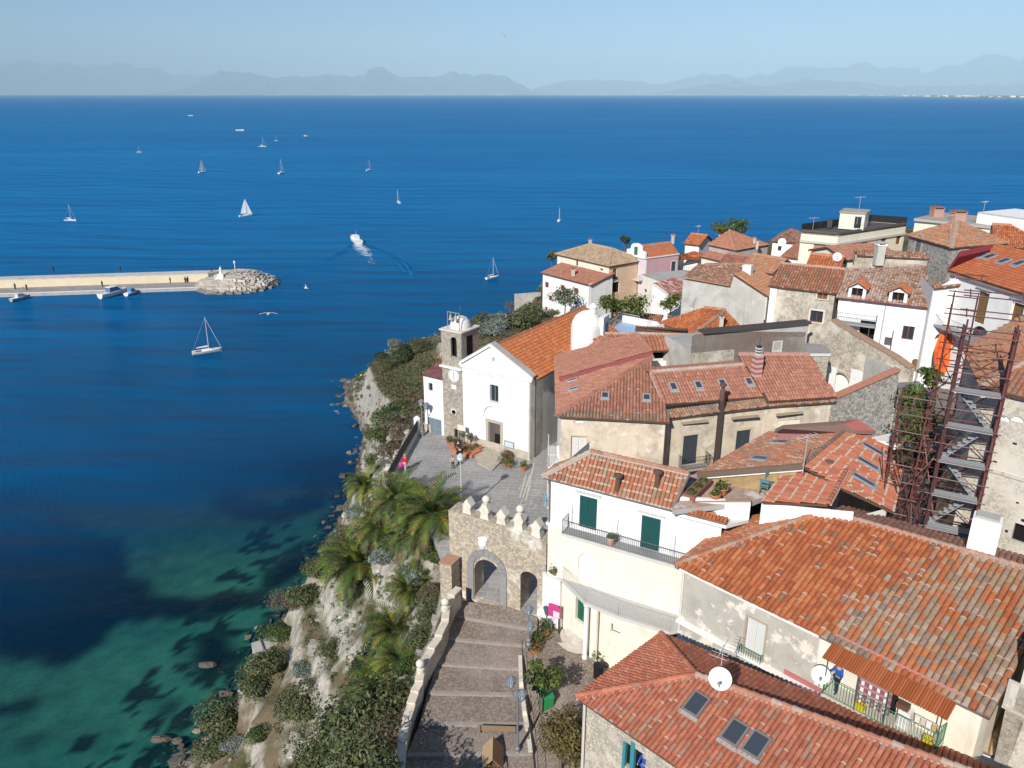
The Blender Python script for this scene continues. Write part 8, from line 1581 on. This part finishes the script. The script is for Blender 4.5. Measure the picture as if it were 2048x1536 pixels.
for sg, c in ((-1, (.46, .32, .18)), (1, (.30, .17, .09))):  # sunlit and shaded roof sides painted as two plank colours
    f = MB(); q = [V((0, -.8, 1.75)), V((0, .8, 1.75)), V((sg * .58, .8, 1.05)), V((sg * .58, -.8, 1.05))]; q = [p + v for v in (q if sg < 0 else q[::-1])]; f.slab(q, .06, M['matte'], c); f.build('roof', r_)
bench(P(998, 1462, 25.6), 3.1, (.27, .18, .11), 'plain plank bench above the wooden hut on the ramp', 2.3)
f = MB(); p = P(1092, 1416, 26.0); f.box(-.35, .35, -.4, .4, 0, 1.0, M['plain'], (.02, .20, .07), .2, p); f.box(-.38, .38, -.43, .43, 1.0, 1.12, M['plain'], (.02, .25, .09), .2, p); f.box(-.3, .3, .43, .5, .1, .3, M['plain'], (.02, .02, .02), .2, p); tag(f.build('waste_bin'), 'green wheeled waste bin beside the small tree', 'bin')
f = MB(); p = P(1196, 1360, 26.4); f.lathe([(.3, 0), (.3, 1.0), (.34, 1.02), (.34, 1.12), (.1, 1.2)], p, M['plain'], (.012, .012, .014), 12); tag(f.build('litter_bin'), 'black litter bin by the stone house eave', 'bin')
# roof terrace things
zf = 38.35
for px, py, rr_, hh, pw, lab in ((1441, 990, .42, .55, .5, 'large terracotta pot of grassy plant on the roof terrace'), (1429, 1003, .32, .5, .3, 'smaller terracotta pot with sprouts on the roof terrace')): pot(P(px, py, zf), rr_, hh, lab, 'lemon', .45, pw)
r_ = empty('raised_planter', P(1392, 990, zf), 'three part wooden planter full of green herbs along the roof edge', 'planter'); qa, qb = P(1376, 1003, zf), P(1412, 968, zf); d = (qb - qa).normalized(); f = MB(); f.beam(qa + V((0, 0, .2)), qb + V((0, 0, .2)), .75, .4, M['matte'], (.24, .12, .08)); f.build('box', r_); f = MB(); rr = random.Random(2)
for i in range(3): leaves(f, qa.lerp(qb, .17 + .33 * i) + V((0, 0, .42)), .28, .32, .2, 200, .07, PALS['green'], rr, .1)
f.build('leaves', r_)
def chair(p, rz, label):
    r = empty('garden_chair', p, label, 'chair', 'terrace chairs'); r.rotation_euler = (0, 0, rz); BASE[r.name] = V((0, 0, 0)); c = (.10, .21, .22); f = MB(); f.box(-.25, .25, -.25, .25, .43, .47, M['plain'], c); f.build('seat', r); f = MB(); f.box(-.25, .25, .22, .26, .75, .95, M['plain'], c); f.box(-.25, .25, .22, .26, .55, .65, M['plain'], c); f.build('backrest', r)
    for x in (-.22, .22):
        for y, t in ((-.22, .43), (.24, .95)): f = MB(); f.box(x - .025, x + .025, y - .025, y + .025, 0, t, M['plain'], c); f.build('leg', r)
for px, py, rz, lab in ((1528, 986, 2.6, 'teal chair on the wooden floor, nearer the terrace edge'), (1541, 975, .4, 'teal chair on the wooden floor, deeper under the roof'), (1524, 968, 4.0, 'teal chair tucked against the dark wall')): chair(P(px, py, 38.45), rz, lab)
# balcony things
a_, d_, n_, s0_, s1_, zf_ = BAL; B3 = lambda s, o, z: v3(a_ + d_ * (s0_ + s) + n_ * o, zf_ + z)
m, t, b = nt('plaid_cloth'); co = objco(t); wv = []
for dr, sc in (((1, -.9, 0), 1), ((0, 0, 1), 1)):
    vm = nd(t, 'ShaderNodeVectorMath', operation='DOT_PRODUCT'); t.links.new(co, vm.inputs[0]); vm.inputs[1].default_value = (d_.x, d_.y, 0) if dr[2] == 0 else (0, 0, 1); mm = nd(t, 'ShaderNodeMath', operation='PINGPONG'); t.links.new(vm.outputs['Value'], mm.inputs[0]); mm.inputs[1].default_value = .17; wv.append(mrange(t, mm.outputs[0], .10, .11))
c = mixc(t, wv[0], (.24, .09, .10), (.70, .66, .66)); c = mixc(t, wv[1], c, (.32, .20, .22)); t.links.new(c, b.inputs['Base Color']); b.inputs['Roughness'].default_value = .9
f = MB(); k = 14
for i in range(k):
    w0, w1 = .04 * math.sin(i * 1.3), .04 * math.sin((i + 1) * 1.3); x0, x1 = 1.35 + 1.5 * i / k, 1.35 + 1.5 * (i + 1) / k; f.quad(B3(x0, .75 + w0, .35), B3(x1, .75 + w1, .35), B3(x1, .75, 1.75), B3(x0, .75, 1.75), m); f.quad(B3(x1, .745 + w1, .35), B3(x0, .745 + w0, .35), B3(x0, .745, 1.75), B3(x1, .745, 1.75), m)
f.bar(B3(1.2, .75, 1.76), B3(3.0, .75, 1.76), .012, M['metal'], (.3, .3, .3)); tag(f.build('plaid_blanket'), 'plaid burgundy and white blanket hanging to dry under the awning', 'blanket')
for s, lab in ((1.45, 'yellow plastic crate behind the green railing, left of the blanket foot'), (4.35, 'yellow plastic crate at the right end of the awning balcony')):
    r = MB(); c = (.62, .50, .02)
    for i in range(4): r.wbox(a_, d_, n_, s0_ + s, s0_ + s + .4, .62, .64, zf_ + .02 + i * .09, zf_ + .08 + i * .09, M['plain'], c); r.wbox(a_, d_, n_, s0_ + s, s0_ + s + .4, .94, .96, zf_ + .02 + i * .09, zf_ + .08 + i * .09, M['plain'], c)
    r.wbox(a_, d_, n_, s0_ + s, s0_ + s + .03, .64, .94, zf_, zf_ + .36, M['plain'], c); r.wbox(a_, d_, n_, s0_ + s + .37, s0_ + s + .4, .64, .94, zf_, zf_ + .36, M['plain'], c); r.wbox(a_, d_, n_, s0_ + s, s0_ + s + .4, .62, .96, zf_, zf_ + .02, M['plain'], c); tag(r.build('crate'), lab, 'crate', 'yellow crates on the balcony')
r_ = empty('washing_machine', B3(3.2, .4, 0), 'white washing machine with a dark lid box on the awning balcony', 'washing machine'); f = MB(); f.wbox(a_, d_, n_, s0_ + 3.15, s0_ + 3.65, .1, .6, zf_, zf_ + .85, M['plain'], (.74, .74, .73)); f.build('cabinet', r_); f = MB(); f.wbox(a_, d_, n_, s0_ + 3.0, s0_ + 3.5, .2, .55, zf_ + .85, zf_ + 1.1, M['plain'], (.14, .07, .05)); f.build('lid_box', r_)
r_ = empty('drying_rack', B3(4.3, .5, 0), 'folding rack with small pale laundry at the balcony end', 'drying rack'); f = MB(); f.tube([B3(3.8, .2, 0), B3(3.8, .5, .95), B3(4.75, .5, .95), B3(4.75, .2, 0)], .02, M['metal'], (.6, .6, .6)); f.build('frame', r_)
for i in range(4): f = MB(); f.quad(B3(3.82 + i * .23, .51, .55), B3(4.02 + i * .23, .51, .55), B3(4.02 + i * .23, .51, .95), B3(3.82 + i * .23, .51, .95), M['plain'], ((.7, .68, .62), (.62, .5, .42), (.75, .74, .72), (.45, .36, .15))[i]); f.build('cloth', r_)
# ================================================================== dishes, aerials
def dish(p, rdir, r, label, pole=1.0):
    q = empty('satellite_dish', p, label, 'satellite dish', 'satellite dishes'); p = V(p); f = MB(); f.bar(p + V((0, 0, -.1)), p + V((0, 0, pole)), .035, M['metal'], (.35, .35, .35)); f.build('pole', q); d = V(rdir).normalized(); x = d.cross(V((0, 0, 1))).normalized(); u = x.cross(d); o = p + V((0, 0, pole)) + d * .12; f = MB(); k = 20; vs = [o - d * .1]
    for rr_, dd in ((r * .5, -.07), (r, .03)): vs += [o + d * dd + (x * math.cos(6.2832 * i / k) + u * math.sin(6.2832 * i / k)) * rr_ for i in range(k)]
    f.add(vs, [(0, 1 + i, 1 + (i + 1) % k) for i in range(k)] + [(1 + i, 1 + k + i, 1 + k + (i + 1) % k, 1 + (i + 1) % k) for i in range(k)], M['plain'], (.74, .74, .74)); f.build('reflector', q); f = MB(); f.bar(o - u * r * .8, o + d * r * 1.0 - u * .1, .018, M['metal'], (.5, .5, .5)); f.box(-.05, .05, -.05, .05, -.05, .05, M['metal'], (.3, .3, .3), 0, o + d * r * 1.0 - u * .1); f.build('feed_arm', q)
SD = (-.35, -.85, .45)
dish(P(1438, 1384, 35.45), SD, .5, 'big white satellite dish on the ridge of the stone house', .75); dish(B3(-.15, 1.1, .3), SD, .42, 'white satellite dish on the corner of the awning balcony', .7); dish(P(1672, 532, 42.0), SD, .5, 'white satellite dish above the dormer house roofs', 1.0); dish(P(1563, 495, 38), SD, .6, 'small satellite dish by the brown mansard house', .8)
dish(P(1436, 553, 38.2), (-.5, -.7, .6), .7, 'white square looking dish on the patched gable roof', .6)
def aerial(p, hh, label, rz=0, n=6):
    q = empty('tv_aerial', p, label, 'aerial', 'television aerials'); p = V(p); f = MB(); f.bar(p + V((0, 0, -.2)), p + V((0, 0, hh)), .025, M['metal'], (.45, .45, .45), 5); f.build('mast', q); f = MB(); c, s = math.cos(rz), math.sin(rz); w = lambda a, b, z: p + V((c * a - s * b, s * a + c * b, z)); f.bar(w(-.8, 0, hh - .15), w(.8, 0, hh - .15), .018, M['metal'], (.5, .5, .5), 4)
    for i in range(n): x = -.75 + 1.5 * i / (n - 1); f.bar(w(x, -.4 + .03 * i, hh - .15), w(x, .4 - .03 * i, hh - .15), .012, M['metal'], (.5, .5, .5), 4)
    f.build('boom', q)
for px, py, z, hh, lab, rz in ((1606, 940, 40.1, 2.2, 'aerial at the lower end of the crossed roof ridge', .5), (1441, 1345, 35.4, 1.5, 'thin aerial behind the big dish on the stone house', 1.), (1714, 446, 43.5, 3.6, 'tallest aerial on the flat roofed cream house', .3), (1394, 492, 36.5, 3.4, 'aerial over the orange cottage', 1.1), (1625, 462, 41.5, 2.0, 'small aerial left on the flat roofed cream house', .2), (1964, 437, 44, 2.4, 'aerial by the white block at the far right', .7), (1360, 645, 36.6, 5.0, 'tall aerial beside the orange hipped roof', .9), (1900, 470, 46.0, 2.2, 'aerial behind the stone tower house', .4)):
    aerial(P(px, py, z), hh, lab, rz)
# ================================================================== scaffold and carport
r_ = empty('scaffold', V((23.5, 38.5, 35)), 'rusty red tube scaffold with steel stair platforms against the rubble house', 'scaffold'); RU = [((.13, .045, .04), 3), ((.18, .06, .05), 2), ((.10, .045, .04), 2)]
bays = [((22.75, 38.55), (24.75, 37.45), 49.0), ((21.1, 40.3), (22.3, 39.6), 44.4), ((24.2, 42.6), (25.2, 42.0), 49.5)]; rr = random.Random(5); lat = MB()
for bi, (p0, p1, zt) in enumerate(bays):
    p0, p1 = V(p0), V(p1); dd = (p1 - p0).normalized(); nn_ = V((-dd.y, dd.x)); dep = 1.25; cs4 = [p0, p1, p1 + nn_ * dep, p0 + nn_ * dep]
    for c in cs4:
        for k in range(2 if bi == 0 else 1):
            f = MB(); o = c + nn_ * (.18 * k) + dd * .1 * k; f.bar(v3(o, 34.5), v3(o, zt + rr.uniform(-.4, .4)), .05, M['metal'], pick(RU, rr)); f.build('standard', r_)
    nz_ = int((zt - 35) / 2)
    for k in range(nz_ + 1):
        z = 35.6 + 2 * k
        for i in range(4):
            a, b = cs4[i], cs4[(i + 1) % 4]
            for dz in (0, 1.0): lat.bar(v3(a - (b - a).normalized() * .3, z + dz), v3(b + (b - a).normalized() * .3, z + dz), .034, M['metal'], pick(RU, rr), 5)
            if z + 2 < zt and i != 0: lat.bar(v3(a, z), v3(b, z + 2), .03, M['metal'], pick(RU, rr), 5); lat.bar(v3(b, z), v3(a, z + 2), .03, M['metal'], pick(RU, rr), 5)
        if bi == 0 and z < 47:
            f = MB(); f.slab([v3(p0 + dd * .05, z), v3(p1 - dd * .05, z), v3(p1 - dd * .05 + nn_ * .75, z), v3(p0 + dd * .05 + nn_ * .75, z)], .09, M['metal'], (.36, .37, .38))
            for q in range(3): f.beam(v3(p0 + nn_ * (.1 + .25 * q), z + .02), v3(p1 + nn_ * (.1 + .25 * q), z + .02), .05, .03, M['metal'], (.22, .23, .24))
            f.build('platform', r_); g = MB(); a, b = (p0, p1) if k % 2 else (p1, p0)
            for q in range(8): cpt = a.lerp(b, .15 + .7 * q / 8) + nn_ * .95; g.box(-.14, .14, -.25, .25, z + 2 * q / 8, z + 2 * q / 8 + .05, M['metal'], (.38, .39, .40), math.atan2(dd.y, dd.x), v3(cpt, 0))
            if z < 45: g.beam(v3(a.lerp(b, .15) + nn_ * .95, z - .03), v3(a.lerp(b, .85) + nn_ * .95, z + 1.75), .5, .04, M['metal'], (.3, .31, .32)); g.build('stair_flight', r_)
for i in range(26): lat.bar((rr.uniform(20.9, 24.6), rr.uniform(38.6, 42.3), rr.uniform(35, 38)), (rr.uniform(20.9, 24.6), rr.uniform(38.6, 42.3), rr.uniform(38, 43.5)), .032, M['metal'], pick(RU, rr), 5)
o = lat.build('bracing', r_); o['kind'] = 'stuff'
f = MB(); q0 = PYD(1893, 668, 69.6); rr = random.Random(8); k = 8
for i in range(k):
    for j in range(7):
        def cp(i, j): w = .35 + .55 * math.sin(math.pi * (.15 + .8 * j / 7)); return q0 + V(((i / k - .5) * 2 * w, -.12 * math.sin(i * 2.1) - .05 * j, -3.7 * j / 7))
        f.quad(cp(i, j + 1), cp(i + 1, j + 1), cp(i + 1, j), cp(i, j), M['plain'], pick([((.72, .13, .02), 3), ((.60, .09, .02), 2)], rr))
tag(f.build('orange_tarpaulin', base=q0), 'bright orange tarpaulin hanging in the arch of the white palazzo', 'tarpaulin')
h = House('carport', 'flat grey roofed shelter with dark open front behind the scaffold trees', (27, 53, 34), 'shelter'); z = 37.6; p = [P(1797, 792, z), P(1835, 812, z), P(1872, 800, z), P(1838, 762, z), P(1796, 765, z)]; f = MB(); f.slab([p[0], p[1], p[2], p[3], p[4]], .15, M['concrete'], (.55, .55, .57)); h.part('flat_roof', f)
for q in (p[0], p[1], p[2]): f = MB(); f.bar(q + V((.1, .2, -.1)), q + V((.1, .2, -3.5)), .06, M['metal'], (.3, .3, .3)); h.part('post', f)
h.wall(p[4], p[3], 33, z - .2, M['dark']); h.wall(V(p[0][:2]) + V((.5, 2.2)), V(p[1][:2]) + V((.3, 2.2)), 33, z - 1.6, M['cream']); h.done()  # black wall paints the shade beneath the roof
f = MB(); p = hit(528, 1312); f.box(-.9, 1.0, -.8, .8, -1.5, 1.3, M['concrete'], (1, 1, 1), .5, p); f.box(-.15, -.05, -.85, .85, 1.3, 1.5, M['concrete'], (.6, .6, .6), .5, p); tag(f.build('concrete_block'), 'small square concrete block half hidden on the slope above the sea', 'concrete block')
rr = random.Random(21)
for i, (px, py, s, lab) in enumerate(((395, 1462, .9, 'flat pale boulder on the shore, nearest the grey green shrub'), (412, 1478, .7, 'small pale stone at the waterline beside the flat boulder'), (452, 1387, 1.2, 'dark wet boulder with a white crest in the shallows'), (355, 1482, 1.0, 'brownish submerged looking boulder off the shore'), (322, 1478, 1.3, 'long dark boulder breaking the surface farthest out'), (383, 1508, .8, 'round white stone at the very bottom shore'), (415, 1330, 1.3, 'broad dark boulder under the concrete block'))):
    p = P(px, py, .05); f = MB(); s *= .62; f.ball(p, s * rr.uniform(.9, 1.4), s * .7, s * .4, M['stone'], (.22, .2, .18) if 'dark' in lab or 'brown' in lab else (.5, .46, .4), 9, 6, .16, rr); tag(f.build('boulder', base=p), lab, 'boulder', 'boulders along the shore')
